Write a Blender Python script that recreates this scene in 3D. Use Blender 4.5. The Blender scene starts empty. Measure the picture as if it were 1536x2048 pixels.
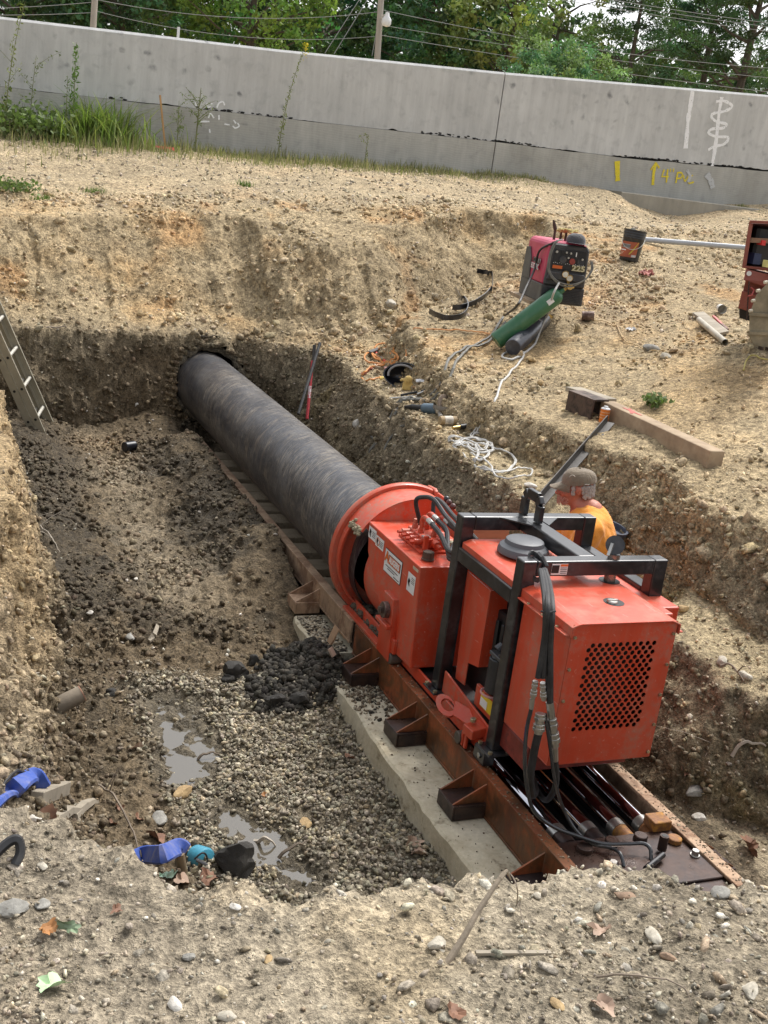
import bpy, math, random
import numpy as np
from mathutils import Vector, Matrix

# ------------------------------------------------------------------ camera, light, exposure
scene = bpy.context.scene
COL = scene.collection
ROLL, PITCH, AZ, FPX = math.radians(7.50134), math.radians(16.51478), math.radians(-23.62952), 2254.69


def _cam_axes():
    def v(a):
        return np.array([math.sin(a), -math.cos(a) * math.sin(PITCH), math.cos(a) * math.cos(PITCH)])
    r = np.array([[math.cos(ROLL), -math.sin(ROLL), 0], [math.sin(ROLL), math.cos(ROLL), 0], [0, 0, 1]])
    d0, d1, d2 = v(AZ), v(AZ + math.pi / 2), np.array([0, math.cos(PITCH), math.sin(PITCH)])
    return np.array([r @ d1, r @ d0, -(r @ d2)])


M3 = _cam_axes()
cam_data = bpy.data.cameras.new('camera')
cam = bpy.data.objects.new('camera', cam_data)
COL.objects.link(cam)
_r, _u, _b = M3 @ np.array([1, 0, 0]), M3 @ np.array([0, -1, 0]), M3 @ np.array([0, 0, -1])
cam.matrix_world = Matrix(((_r[0], _u[0], _b[0], 0), (_r[1], _u[1], _b[1], 0), (_r[2], _u[2], _b[2], 0), (0, 0, 0, 1)))
cam_data.sensor_fit = 'VERTICAL'
cam_data.sensor_height = 24
cam_data.lens = FPX / 2048 * 24
cam_data.clip_start = 0.05
cam_data.clip_end = 1500
scene.camera = cam

SUN_EL, SUN_AZ = math.radians(58), math.radians(55)      # azimuth from +Y towards +X
world = bpy.data.worlds.new('World')
scene.world = world
world.use_nodes = True
wn = world.node_tree
wn.nodes.clear()
sky = wn.nodes.new('ShaderNodeTexSky')
sky.sky_type = 'NISHITA'
sky.sun_disc = False
sky.sun_elevation = SUN_EL
sky.sun_rotation = SUN_AZ
sky.air_density = 1.0
sky.dust_density = 4.0
sky.ozone_density = 1.0
hs = wn.nodes.new('ShaderNodeHueSaturation')
hs.inputs['Saturation'].default_value = 0.22
hs.inputs['Value'].default_value = 1.0
bg = wn.nodes.new('ShaderNodeBackground')
bg.inputs['Strength'].default_value = 0.15
wo = wn.nodes.new('ShaderNodeOutputWorld')
wn.links.new(sky.outputs[0], hs.inputs['Color'])
wn.links.new(hs.outputs[0], bg.inputs['Color'])
wn.links.new(bg.outputs[0], wo.inputs['Surface'])

sl = bpy.data.lights.new('sun', 'SUN')
sl.energy = 1.5
sl.angle = math.radians(10)
sl.color = (1.0, 0.96, 0.9)
sun = bpy.data.objects.new('sun', sl)
COL.objects.link(sun)
sd = Vector((math.sin(SUN_AZ) * math.cos(SUN_EL), math.cos(SUN_AZ) * math.cos(SUN_EL), math.sin(SUN_EL)))
sun.rotation_euler = sd.to_track_quat('Z', 'Y').to_euler()
sun.location = (3, 4, 12)

scene.view_settings.view_transform = 'Standard'
scene.view_settings.look = 'None'
scene.view_settings.gamma = 1
scene.view_settings.use_curve_mapping = False
scene.view_settings.exposure = 0.80
scene.render.engine = 'CYCLES'
scene.cycles.use_denoising = True
scene.cycles.max_bounces = 6
scene.cycles.diffuse_bounces = 3
scene.cycles.transparent_max_bounces = 6

random.seed(7)
RNG = np.random.default_rng(11)
R = math.radians
PI = math.pi

# ------------------------------------------------------------------ noise and picture rays
def _hash(i, j, k, s):
    n = (i * 374761393 + j * 668265263 + k * 2147483647 + s * 1274126177) & 0xffffffff
    n = ((n ^ (n >> 13)) * 1274126177) & 0xffffffff
    return ((n ^ (n >> 16)) & 0xffff) / 65535.0


def noise3(x, y, z, s=0):
    x, y, z = np.broadcast_arrays(np.asarray(x, float), np.asarray(y, float), np.asarray(z, float))
    xi, yi, zi = np.floor(x).astype(np.int64), np.floor(y).astype(np.int64), np.floor(z).astype(np.int64)
    fx, fy, fz = x - xi, y - yi, z - zi
    fx, fy, fz = [f * f * (3 - 2 * f) for f in (fx, fy, fz)]
    o = 0
    for a in (0, 1):
        for b in (0, 1):
            for c in (0, 1):
                w = (fx if a else 1 - fx) * (fy if b else 1 - fy) * (fz if c else 1 - fz)
                o = o + w * _hash(xi + a, yi + b, zi + c, s)
    return o * 2 - 1


def fbm(x, y, z, octv=4, s=0, rough=0.5):
    o, a, t = 0, 1.0, 0
    for k in range(octv):
        f = 2.03 ** k
        o = o + a * noise3(x * f + k * 7.1, y * f - k * 3.3, z * f + k * 1.7, s + k)
        t += a
        a *= rough
    return o / t


def ray(px, py):
    return M3 @ np.array([(px - 768) / FPX, (py - 1024) / FPX, 1.0])


def onX(px, py, X):
    w = ray(px, py)
    return w * (X / w[0])


def onY(px, py, Y):
    w = ray(px, py)
    return w * (Y / w[1])


def onZ(px, py, Z):
    w = ray(px, py)
    return w * (Z / w[2])


# ------------------------------------------------------------------ terrain shape
CP = np.array([
    (0, 1.5, -1.5), (1.5, 1.5, -1.5), (3, 1.5, -1.45), (-1, 1.5, -1.45), (0, 0, -1.5), (3, 0, -1.4), (-3, 0, -1.3), (0, -3, -1.5),
    (0.3, 6, -1.66), (0.0, 8, -1.60), (.2, 7.2, -1.64), (-.2, 4, -1.58), (-2, 6, -1.5), (-.5, 11, -1.0), (-3, 10, -1.0),
    (.7, 12.8, -.74), (2.2, 12.8, -.62), (3.5, 12.7, -.52), (5.2, 12.4, -.34), (-2, 13, -.7), (6.3, 12.2, -.3), (3, 14.5, -.3),
    (0, 17, -.03), (1, 15, -.36), (5, 17, .02), (8.5, 17.0, .20), (8.6, 15.2, -.06), (11, 17.3, .24), (14, 17.4, .36), (11, 14, -.05), (13, 13.5, .1),
    (10.5, 16.5, .20), (11.2, 16.5, -.02), (12.0, 16.5, -.10), (11, 15.7, -.22), (10.5, 14.8, -.28), (12.9, 15.9, .12), (14, 15.8, .22),
    (4.0, 5.6, -1.52), (3.85, 7.9, -1.5), (4.05, 4.3, -1.72), (4.5, 3, -1.6), (4.6, 5.2, -1.42), (4.6, 7.2, -1.40), (4.7, 8.9, -1.33),
    (4.4, 10.2, -1.28), (5.0, 10.8, -1.0), (4.7, 12, -.55), (5.6, 9.4, -1.0), (6.2, 9.6, -.93), (5.3, 8.2, -1.22), (6.6, 10.4, -.66), (7.3, 10.8, -.56),
    (5.5, 7.0, -1.12), (6.0, 7.0, -.93), (5.4, 5.8, -1.2), (5.0, 4.4, -1.35), (6.2, 5.2, -.95), (7.5, 7.2, -.75), (9, 10, -.5), (8.5, 13, -.25),
    (6, 2, -1.2), (10, 3, -.6), (0, 22, .1), (10, 22, .4), (20, 17, .9), (20, 8, .2), (-8, 17, -.1), (-8, 5, -1.2), (12, 30, .6), (-8, 30, .3),
    (40, 40, 1.5), (-30, 40, .5), (-30, -20, -1.3), (40, -20, -.6), (0, -20, -1.5)])


def _rbf_fit(P):
    d = np.hypot(P[:, None, 0] - P[None, :, 0], P[:, None, 1] - P[None, :, 1])
    n = len(P)
    A = np.zeros((n + 3, n + 3))
    A[:n, :n] = d + np.eye(n) * 1e-3
    A[:n, n] = 1
    A[:n, n + 1:] = P[:, :2]
    A[n, :n] = 1
    A[n + 1:, :n] = P[:, :2].T
    return np.linalg.solve(A, np.concatenate([P[:, 2], [0, 0, 0]]))


_W = _rbf_fit(CP)


def top_z(X, Y):
    X, Y = np.asarray(X, float), np.asarray(Y, float)
    o = _W[len(CP)] + _W[len(CP) + 1] * X + _W[len(CP) + 2] * Y
    for (a, b, _), w in zip(CP, _W):
        o = o + w * np.sqrt((X - a) ** 2 + (Y - b) ** 2 + .01)
    r = np.hypot(X - 4, Y - 8)
    k = np.clip((r - 30) / 30, 0, 1)
    return o * (1 - k) + .5 * k


def sstep(x, a, b):
    t = np.clip((x - a) / (b - a), 0, 1)
    return t * t * (3 - 2 * t)


PUD = [(1.25, 5.30, .17, .14), (1.22, 5.02, .12, .22), (1.20, 4.72, .15, .20), (1.33, 4.95, .10, .25), (1.32, 4.22, .10, .16), (1.40, 3.98, .13, .20), (1.50, 3.75, .12, .14), (1.05, 5.5, .08, .06)]


def H(X, Y):
    X, Y = np.asarray(X, float), np.asarray(Y, float)
    w1 = fbm(X * 1.1, Y * 1.1, 0, 3, 5)
    w2 = fbm(X * 3.1, Y * 3.1, 0, 3, 9)
    F = np.interp(Y, [5.5, 6.6, 9, 11], [-2.80, -2.74, -2.68, -2.6]) + .03 * w1 + .02 * w2
    berm = sstep(Y, 5.95, 6.9) * (1 - .8 * sstep(Y, 9.5, 10.3)) * .25 * np.exp(-np.clip(2.27 - X, 0, 9) ** 2 / .13) * (X < 2.31)
    left = sstep(Y, 6.0, 8.5) * .15 * np.exp(-((X - .85) / .32) ** 2)
    mid = sstep(Y, 5.7, 6.3) * (1 - sstep(Y, 6.6, 7.4)) * .06
    pile = .19 * np.exp(-(((X - 2.08) / .20) ** 2 + ((Y - 5.45) / .25) ** 2)) + .05 * np.exp(-(((X - 1.85) / .16) ** 2 + ((Y - 5.25) / .2) ** 2))
    slump = .12 * np.exp(-(((X - 2.1) / .5) ** 2 + ((Y - 10.9) / .75) ** 2))
    F = F + (berm + left + mid + pile) * (1 + .25 * w2) + slump
    dip = 0
    for (a, b, rx, ry) in PUD:
        dip = np.maximum(dip, np.clip(1.25 - np.sqrt(((X - a) / rx) ** 2 + ((Y - b) / ry) ** 2) + .35 * w2, 0, 1))
    F = F - .055 * dip
    track = sstep(X, 2.28, 2.34) * (1 - sstep(X, 3.06, 3.12)) * (Y < 10.6)
    F = F * (1 - track) + (-2.80) * track
    wob = .12 * w1 + .05 * w2
    XL = np.interp(Y, [2, 3, 4.5, 6, 7, 8, 10, 12], [.95, .78, .72, .74, .70, .62, .60, .65]) + wob * .5
    SL = np.interp(Y, [2.5, 4.2, 5.2, 7], [.85, 1.25, 3.0, 4.2])
    cutL = F + SL * (XL - X)
    XR = np.interp(Y, [2.9, 3.2, 3.5, 3.8, 4.5, 4.85, 5.55, 5.85, 7, 9, 10.6], [4.3, 3.8, 3.45, 3.17, 3.17, 3.62, 3.62, 3.18, 3.22, 3.32, 3.5]) + wob * .35
    BZ = np.interp(Y, [2, 4.5, 4.8, 5.6, 6, 8, 9.3, 10.5], [-2.2, -2.12, -2.05, -1.98, -1.86, -1.80, -1.82, -1.75]) + .04 * w2
    XU = np.interp(Y, [2, 4.5, 5.6, 6.2, 7.9, 9.3, 11], [4.0, 3.98, 3.96, 3.9, 3.74, 3.95, 4.2]) + wob * .5
    Fr = np.maximum(F, -2.62 + .05 * w2) * (Y < 4.7) + F * (Y >= 4.7)
    F = np.where(X > 3.12, Fr, F)
    low = np.minimum(F + (1.35 + 1.2 * sstep(Y, 4.4, 5.4)) * (X - XR), BZ + .12 * (X - XR))
    up = BZ + 1.9 * (X - XU)
    up = up - 4 * sstep(Y, 9.9, 11.2)
    right = np.maximum(low, up)
    crest = np.interp(X, [0, .25, .42, .62, .9, 1.5, 2.1, 3.2], [2.42, 2.28, 2.10, 1.93, 1.89, 1.88, 1.74, 1.66]) + .05 * w2
    cutN = -1.5 + 2.2 * (crest - Y)
    YF = np.interp(X, [0, 1, 2, 3.1, 3.5, 4.0, 4.6, 6], [10.35, 10.45, 10.6, 10.65, 10.35, 10.0, 9.9, 10.5]) + wob * np.where(X < 3.3, .35, 1)
    d = Y - YF
    g = np.interp(d, [-.1, 0, .35, .8, 1.95, 3.0], [-3.2, -2.75, -1.75, -1.55, -.50, 1.6])
    g = g + (.06 * fbm(X * 4, Y * .7, 3, 3, 21) + .022 * (1 - np.abs(noise3(X * 7.5 + .9 * w2 + .25 * w1, Y * .35, 2, 23)) * 2.2)) * sstep(d, .35, .8) * (1 - .8 * sstep(d, 1.9, 2.6))
    pit = np.maximum(np.maximum(F, cutL), np.maximum(np.maximum(right, cutN), g))
    T = top_z(X, Y) + .045 * w1 + .03 * w2
    return np.minimum(T, pit)


def hit(px, py, t0=1.2, t1=40):
    """where the view ray through a picture point meets the ground"""
    d = ray(px, py)
    d = d / np.linalg.norm(d)
    t = np.linspace(t0, t1, 2600)
    P = d[None] * t[:, None]
    h = H(P[:, 0], P[:, 1])
    below = np.nonzero(P[:, 2] < h)[0]
    if len(below) == 0:
        return P[-1]
    i = below[0]
    if i == 0:
        return P[0]
    a = P[i - 1, 2] - h[i - 1]
    b = h[i] - P[i, 2]
    k = a / (a + b + 1e-9)
    return P[i - 1] * (1 - k) + P[i] * k


def gz(x, y):
    return float(H(np.array([x]), np.array([y]))[0])


# ------------------------------------------------------------------ mesh helpers
class MB:
    def __init__(s):
        s.v, s.f = [], []

    def add(s, vs, fs):
        o = len(s.v)
        s.v += [tuple(map(float, q)) for q in vs]
        s.f += [tuple(o + i for i in f) for f in fs]
        return s

    def box(s, x0, x1, y0, y1, z0, z1):
        v = [(x, y, z) for z in (z0, z1) for y in (y0, y1) for x in (x0, x1)]
        return s.add(v, [(0, 2, 3, 1), (4, 5, 7, 6), (0, 1, 5, 4), (2, 6, 7, 3), (0, 4, 6, 2), (1, 3, 7, 5)])

    def hexa(s, b, t):
        """b, t: four points each, in order"""
        return s.add(list(b) + list(t), [(3, 2, 1, 0), (4, 5, 6, 7), (0, 1, 5, 4), (1, 2, 6, 5), (2, 3, 7, 6), (3, 0, 4, 7)])

    def beam(s, p, q, w, h, up=(0, 0, 1)):
        p, q = Vector(p), Vector(q)
        d = (q - p).normalized()
        u = Vector(up)
        x = d.cross(u)
        if x.length < 1e-4:
            x = d.cross(Vector((1, 0, 0)))
        x.normalize()
        y = x.cross(d).normalized()
        c = [x * (a * w / 2) + y * (b * h / 2) for a, b in ((-1, -1), (1, -1), (1, 1), (-1, 1))]
        return s.hexa([p + k for k in c], [q + k for k in c])

    def cyl(s, p, q, r0, r1=None, n=16, caps=True, a0=0):
        r1 = r0 if r1 is None else r1
        p, q = Vector(p), Vector(q)
        d = (q - p).normalized()
        x = d.orthogonal().normalized()
        y = d.cross(x)
        vs = []
        for c, r in ((p, r0), (q, r1)):
            for k in range(n):
                a = a0 + 2 * PI * k / n
                vs.append(c + x * (r * math.cos(a)) + y * (r * math.sin(a)))
        fs = [(k, (k + 1) % n, n + (k + 1) % n, n + k) for k in range(n)]
        if caps:
            fs += [tuple(range(n - 1, -1, -1)), tuple(range(n, 2 * n))]
        return s.add(vs, fs)

    def tube(s, pts, r, n=7, caps=True, closed=False):
        pts = [Vector(p) for p in pts]
        m = len(pts)
        rr = r if isinstance(r, (list, tuple)) else [r] * m
        x = None
        vs = []
        for i, p in enumerate(pts):
            if closed:
                d = pts[(i + 1) % m] - pts[i - 1]
            else:
                d = pts[min(i + 1, m - 1)] - pts[max(i - 1, 0)]
            d.normalize()
            if x is None:
                x = d.orthogonal()
            x = (x - d * x.dot(d)).normalized()
            y = d.cross(x)
            for k in range(n):
                a = 2 * PI * k / n
                vs.append(p + x * (rr[i] * math.cos(a)) + y * (rr[i] * math.sin(a)))
        fs = []
        for i in range(m if closed else m - 1):
            j = (i + 1) % m
            for k in range(n):
                fs.append((i * n + k, i * n + (k + 1) % n, j * n + (k + 1) % n, j * n + k))
        if caps and not closed:
            fs += [tuple(range(n - 1, -1, -1)), tuple((m - 1) * n + k for k in range(n))]
        return s.add(vs, fs)

    def prism(s, poly, off):
        """poly: list of 3D points, extruded by vector off"""
        n = len(poly)
        off = Vector(off)
        a = [Vector(p) for p in poly]
        return s.add(a + [p + off for p in a], [tuple(range(n - 1, -1, -1)), tuple(range(n, 2 * n))] + [(k, (k + 1) % n, n + (k + 1) % n, n + k) for k in range(n)])

    def ball(s, c, r, n=12, m=8, sc=(1, 1, 1), rot=None):
        vs = []
        for j in range(m + 1):
            t = PI * j / m
            for k in range(n):
                a = 2 * PI * k / n
                p = Vector((r * sc[0] * math.sin(t) * math.cos(a), r * sc[1] * math.sin(t) * math.sin(a), r * sc[2] * math.cos(t)))
                if rot is not None:
                    p = rot @ p
                vs.append(p + Vector(c))
        return s.add(vs, [(j * n + k, (j + 1) * n + k, (j + 1) * n + (k + 1) % n, j * n + (k + 1) % n) for j in range(m) for k in range(n)])

    def lathe(s, prof, p, axis=(0, 0, 1), n=24):
        d = Vector(axis).normalized()
        x = d.orthogonal().normalized()
        y = d.cross(x)
        vs = []
        for (r, h) in prof:
            for k in range(n):
                a = 2 * PI * k / n
                vs.append(Vector(p) + d * h + x * (r * math.cos(a)) + y * (r * math.sin(a)))
        m = len(prof)
        return s.add(vs, [(i * n + k, i * n + (k + 1) % n, (i + 1) * n + (k + 1) % n, (i + 1) * n + k) for i in range(m - 1) for k in range(n)])

    def build(s, name, mat, parent=None, smooth=False, bevel=0, loc=None, seg=1, auto=None):
        me = bpy.data.meshes.new(name)
        vs = s.v
        if loc is not None:
            vs = [(a - loc[0], b - loc[1], c - loc[2]) for a, b, c in vs]
        me.from_pydata(vs, [], s.f)
        me.validate()
        if mat is not None:
            me.materials.append(mat)
        if smooth:
            me.shade_smooth()
            me.set_sharp_from_angle(angle=R(auto or 40))
        o = bpy.data.objects.new(name, me)
        COL.objects.link(o)
        if loc is not None:
            o.location = loc
        if bevel:
            b = o.modifiers.new('bevel', 'BEVEL')
            b.width = bevel
            b.segments = seg
            b.limit_method = 'ANGLE'
        if parent is not None:
            o.parent = parent
            if loc is None:
                o.matrix_parent_inverse = parent.matrix_world.inverted() if parent.type != 'EMPTY' else Matrix.Translation(-Vector(parent.location))
        return o


def tag(o, label=None, cat=None, group=None, kind=None):
    if label:
        o['label'] = label
    if cat:
        o['category'] = cat
    if group:
        o['group'] = group
    if kind:
        o['kind'] = kind
    return o


def empty(name, loc, label, cat, group=None):
    o = bpy.data.objects.new(name, None)
    o.empty_display_size = .1
    o.location = loc
    COL.objects.link(o)
    return tag(o, label, cat, group)


def smooth_path(pts, n=8):
    """Catmull-Rom through the points"""
    P = [Vector(p) for p in pts]
    P = [P[0] * 2 - P[1]] + P + [P[-1] * 2 - P[-2]]
    out = []
    for i in range(1, len(P) - 2):
        for k in range(n):
            t = k / n
            a, b, c, d = P[i - 1], P[i], P[i + 1], P[i + 2]
            out.append(.5 * ((2 * b) + (c - a) * t + (2 * a - 5 * b + 4 * c - d) * t * t + (3 * b - a - 3 * c + d) * t ** 3))
    out.append(P[-2])
    return out


# ------------------------------------------------------------------ materials
MATS = {}


class NT:
    def __init__(s, name):
        s.m = bpy.data.materials.new(name)
        s.m.use_nodes = True
        s.t = s.m.node_tree
        s.t.nodes.clear()
        s.out = s.n('ShaderNodeOutputMaterial')
        s.b = s.n('ShaderNodeBsdfPrincipled')
        s.l(s.b.outputs[0], s.out.inputs['Surface'])
        s.geo = s.n('ShaderNodeTexCoord')

    def n(s, t, **k):
        o = s.t.nodes.new(t)
        for a, b in k.items():
            setattr(o, a, b)
        return o

    def l(s, a, b):
        s.t.links.new(a, b)

    def noise(s, scale, detail=4, rough=.55, coord='Object', vec=None, stretch=None, dist=0):
        o = s.n('ShaderNodeTexNoise')
        o.inputs['Scale'].default_value = scale
        o.inputs['Detail'].default_value = detail
        o.inputs['Roughness'].default_value = rough
        o.inputs['Distortion'].default_value = dist
        src = vec or s.geo.outputs[coord]
        if stretch:
            mp = s.n('ShaderNodeMapping')
            mp.inputs['Scale'].default_value = stretch
            s.l(src, mp.inputs[0])
            src = mp.outputs[0]
        s.l(src, o.inputs['Vector'])
        return o.outputs['Fac']

    def ramp(s, fac, stops, interp='LINEAR'):
        o = s.n('ShaderNodeValToRGB')
        o.color_ramp.interpolation = interp
        e = o.color_ramp.elements
        while len(e) < len(stops):
            e.new(.5)
        for k, (p, c) in enumerate(stops):
            e[k].position = p
            e[k].color = (*c, 1) if hasattr(c, '__len__') else (c, c, c, 1)
        s.l(fac, o.inputs[0])
        return o.outputs[0]

    def mix(s, fac, a, b, mode='MIX'):
        o = s.n('ShaderNodeMix', data_type='RGBA', blend_type=mode)
        for i, v in ((0, fac), (6, a), (7, b)):
            if isinstance(v, (int, float)):
                o.inputs[i].default_value = v
            elif isinstance(v, tuple):
                o.inputs[i].default_value = (*v, 1)
            else:
                s.l(v, o.inputs[i])
        return o.outputs[2]

    def math(s, op, a, b=0):
        o = s.n('ShaderNodeMath', operation=op)
        for i, v in ((0, a), (1, b)):
            if isinstance(v, (int, float)):
                o.inputs[i].default_value = v
            else:
                s.l(v, o.inputs[i])
        return o.outputs[0]

    def bump(s, h, strength=.3, dist=.01):
        o = s.n('ShaderNodeBump')
        o.inputs['Strength'].default_value = strength
        o.inputs['Distance'].default_value = dist
        s.l(h, o.inputs['Height'])
        s.l(o.outputs[0], s.b.inputs['Normal'])

    def set(s, **k):
        for a, v in k.items():
            i = s.b.inputs[{'color': 'Base Color', 'rough': 'Roughness', 'metal': 'Metallic', 'spec': 'Specular IOR Level', 'coat': 'Coat Weight', 'trans': 'Transmission Weight', 'alpha': 'Alpha', 'sheen': 'Sheen Weight', 'ior': 'IOR'}[a]]
            if isinstance(v, (int, float)):
                i.default_value = v
            elif isinstance(v, tuple):
                i.default_value = (*v, 1)
            else:
                s.l(v, i)
        return s


def simple(name, c, rough=.6, metal=0, var=.25, dirt=None, dirt_amt=.45, nscale=9, bump=.15, bd=.004, coat=0, coord='Object', stretch=None):
    """painted or plain surface: tone variation, patches of dirt, fine relief"""
    if name in MATS:
        return MATS[name]
    t = NT(name)
    n1 = t.noise(nscale, 6, .6, coord, stretch=stretch)
    n2 = t.noise(nscale * 5, 4, .6, coord)
    lo, hi = tuple(q * (1 - var) for q in c), tuple(min(1, q * (1 + var)) for q in c)
    col = t.ramp(n1, [(.3, lo), (.7, hi)])
    if dirt:
        d = t.math('MULTIPLY', t.ramp(n1, [(.42, 0.0), (.68, 1.0)]), t.ramp(n2, [(.35, 0.0), (.65, 1.0)]))
        d = t.math('MULTIPLY', d, dirt_amt)
        col = t.mix(d, col, dirt)
        t.set(rough=t.math('ADD', t.math('MULTIPLY', d, .4), rough))
    else:
        t.set(rough=rough)
    t.set(color=col, metal=metal, coat=coat)
    if bump:
        t.bump(n2, bump, bd)
    MATS[name] = t.m
    return t.m

# ------------------------------------------------------------------ soil material (colour by kind of soil, carried by the mesh)
def soil_mat(name, bump=.6, rough=.92, fine=(60, 220), wet=False):
    t = NT(name)
    at = t.n('ShaderNodeVertexColor', layer_name='Col')
    n1 = t.noise(2.4, 7, .7)
    n2 = t.noise(fine[0], 5, .7)
    n3 = t.noise(fine[1], 3, .6)
    v = t.n('ShaderNodeTexVoronoi', feature='F1')
    v.inputs['Scale'].default_value = 38
    v.inputs['Randomness'].default_value = 1
    t.l(t.geo.outputs['Object'], v.inputs['Vector'])
    m1 = t.ramp(n1, [(.25, .68), (.5, 1.0), (.75, 1.3)])
    m2 = t.ramp(n2, [(.32, .42), (.5, 1.0), (.66, 1.6)])
    m3 = t.ramp(n3, [(.35, .55), (.65, 1.4)])
    col = t.mix(1.0, at.outputs['Color'], m1, 'MULTIPLY')
    col = t.mix(1.0, col, m2, 'MULTIPLY')
    col = t.mix(.8, col, m3, 'MULTIPLY')
    # pale chips pressed in the soil
    chip = t.math('MULTIPLY', t.ramp(v.outputs['Distance'], [(.10, 1.0), (.2, 0.0)]), t.ramp(t.noise(9, 3, .5), [(.5, 0.0), (.62, 1.0)]))
    col = t.mix(t.math('MULTIPLY', chip, .55), col, t.mix(1.0, at.outputs['Color'], (1.7, 1.65, 1.6), 'MULTIPLY'))
    h = t.math('ADD', t.math('MULTIPLY', n2, 1.0), t.math('MULTIPLY', n3, .35))
    h = t.math('ADD', h, t.math('MULTIPLY', chip, .25))
    t.set(color=col, spec=.25)
    wetm = t.ramp(at.outputs['Alpha'], [(0.0, rough), (1.0, .38)])
    t.set(rough=wetm)
    t.bump(h, bump, .03)
    return t.m


M_SOIL = soil_mat('soil', 1.0, fine=(26, 85))
M_STONE = soil_mat('stone', .35, .8, (25, 90))


def lerp(a, b, k):
    return a * (1 - k[:, None]) + np.array(b)[None] * k[:, None]


def soil_colour(X, Y, Z, steep):
    """what the ground is made of: pale fill, ochre subsoil, grey clay, wet mud"""
    n = len(X)
    w1, w2, w3 = fbm(X * .8, Y * .8, Z * .8, 3, 31), fbm(X * 2.3, Y * 2.3, Z * 2.3, 4, 37), fbm(X * 9, Y * 9, Z * 9, 3, 41)
    c = np.tile(np.array([.38, .31, .205]), (n, 1))
    wet = np.zeros(n)
    # tan and ochre on the cut slope and the benches
    k = sstep(w2 + .5 * w1, -.1, .55) * sstep(Y, 4, 8)
    c = lerp(c, (.40, .285, .155), k * .75)
    k = sstep(w2 - .3 * w1, .18, .5) * sstep(Y, 8, 10) * (Z > -1.6)
    c = lerp(c, (.37, .215, .10), k * .55)
    k = sstep(X, 5, 6.5) * (1 - sstep(Y, 5.5, 7.5)) * sstep(w2, -.4, .3)
    c = lerp(c, (.42, .26, .13), k * .6)
    # pale top strip beyond the crest
    k = sstep(Y, 12.3, 13.2)
    c = lerp(c, (.40, .335, .235), k * .8)
    # near bank: grey-beige fill
    k = 1 - sstep(Y, 2.6, 3.6)
    c = lerp(c, (.305, .26, .19), k * .9)
    c = lerp(c, (.20, .165, .115), k * sstep(-w2 - .3 * w1, .1, .45) * .6)
    c = lerp(c, (.36, .28, .17), k * sstep(w2, .05, .5) * .5)
    # grey moist layer low on the walls
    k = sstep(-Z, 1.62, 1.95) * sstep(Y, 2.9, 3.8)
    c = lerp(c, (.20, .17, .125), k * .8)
    k = sstep(-Z, 1.55, 1.85) * sstep(Y, 9.6, 10.6) * (X < 3.7)
    c = lerp(c, (.215, .185, .135), k * .75)
    # left bank keeps its ochre face
    k = (1 - sstep(X, .45, .8)) * sstep(Y, 3.8, 4.8) * (1 - sstep(Y, 8, 9))
    c = lerp(c, (.335, .255, .155), k * .85 * sstep(-Z, 1.2, 1.6) * (1 - sstep(-Z, 2.1, 2.5)))
    k = (1 - sstep(X, .3, .9)) * (1 - sstep(Y, 4.4, 5.0))
    c = lerp(c, (.25, .21, .155), k * .6)
    # face below the upper bench
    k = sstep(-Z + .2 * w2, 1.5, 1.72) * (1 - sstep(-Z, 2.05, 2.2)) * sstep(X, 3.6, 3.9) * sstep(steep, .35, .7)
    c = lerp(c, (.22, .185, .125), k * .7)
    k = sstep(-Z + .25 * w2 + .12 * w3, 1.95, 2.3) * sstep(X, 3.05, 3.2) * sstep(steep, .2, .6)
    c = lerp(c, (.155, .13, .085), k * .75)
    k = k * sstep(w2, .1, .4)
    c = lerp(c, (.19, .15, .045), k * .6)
    # lower bench tops stay pale
    k = sstep(X, 3.15, 3.35) * (1 - sstep(steep, .25, .45)) * sstep(-Z, 1.7, 1.8) * (1 - sstep(-Z, 2.2, 2.35))
    c = lerp(c, (.39, .33, .22), k * .85)
    # pit floor
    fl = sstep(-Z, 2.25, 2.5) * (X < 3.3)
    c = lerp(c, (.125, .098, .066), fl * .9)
    mud = fl * sstep(w2 + .6 * w3, -.15, .25) * sstep(Y, 5.6, 6.4)
    mud = np.maximum(mud, fl * sstep(Y, 8.6, 9.3) * (1 - sstep(X, 1.3, 2.0)) * .95)
    mud = np.maximum(mud, fl * sstep(Y, 6.0, 6.8) * (1 - sstep(X, 1.0, 1.35)) * .8)
    mud = np.maximum(mud, fl * (1 - sstep(X, .8, 1.15)) * sstep(w2, -.3, .1) * sstep(Y, 4.2, 5) * .7)
    c = lerp(c, (.055, .046, .033), mud * .9)
    path = fl * np.exp(-((X - 1.55 - .12 * w1) / .26) ** 2) * sstep(Y, 6.0, 6.6)
    c = lerp(c, (.225, .19, .14), path * .85)
    och = fl * np.exp(-(((X - 1.75) / .45) ** 2 + ((Y - 10.0) / .5) ** 2))
    c = lerp(c, (.24, .16, .085), och * .5)
    sl = np.exp(-(((X - 2.15) / .45) ** 2 + ((Y - 10.75) / .55) ** 2)) * sstep(-Z, 1.8, 2.0)
    c = lerp(c, (.155, .10, .055), sl * .8)
    k = sstep(-Z + .2 * w2, 1.75, 2.1) * sstep(Y, 9.9, 10.3) * (X < 3.4)
    c = lerp(c, (.13, .105, .072), k * .7)
    k = fl * np.exp(-((X - 1.98) / .24) ** 2) * sstep(Y, 6.8, 7.6) * sstep(w2 + .4, .0, .4)
    c = lerp(c, (.062, .052, .038), k * .85)
    k = np.exp(-(((X - 2.12) / .36) ** 2 + ((Y - 10.35) / .6) ** 2)) * sstep(-Z, 1.6, 1.8)
    c = lerp(c, (.125, .098, .065), np.clip(k * 1.3, 0, .9))
    # gravel bed
    gr = gravel_zone(X, Y) * (Z < -2.6)
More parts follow.
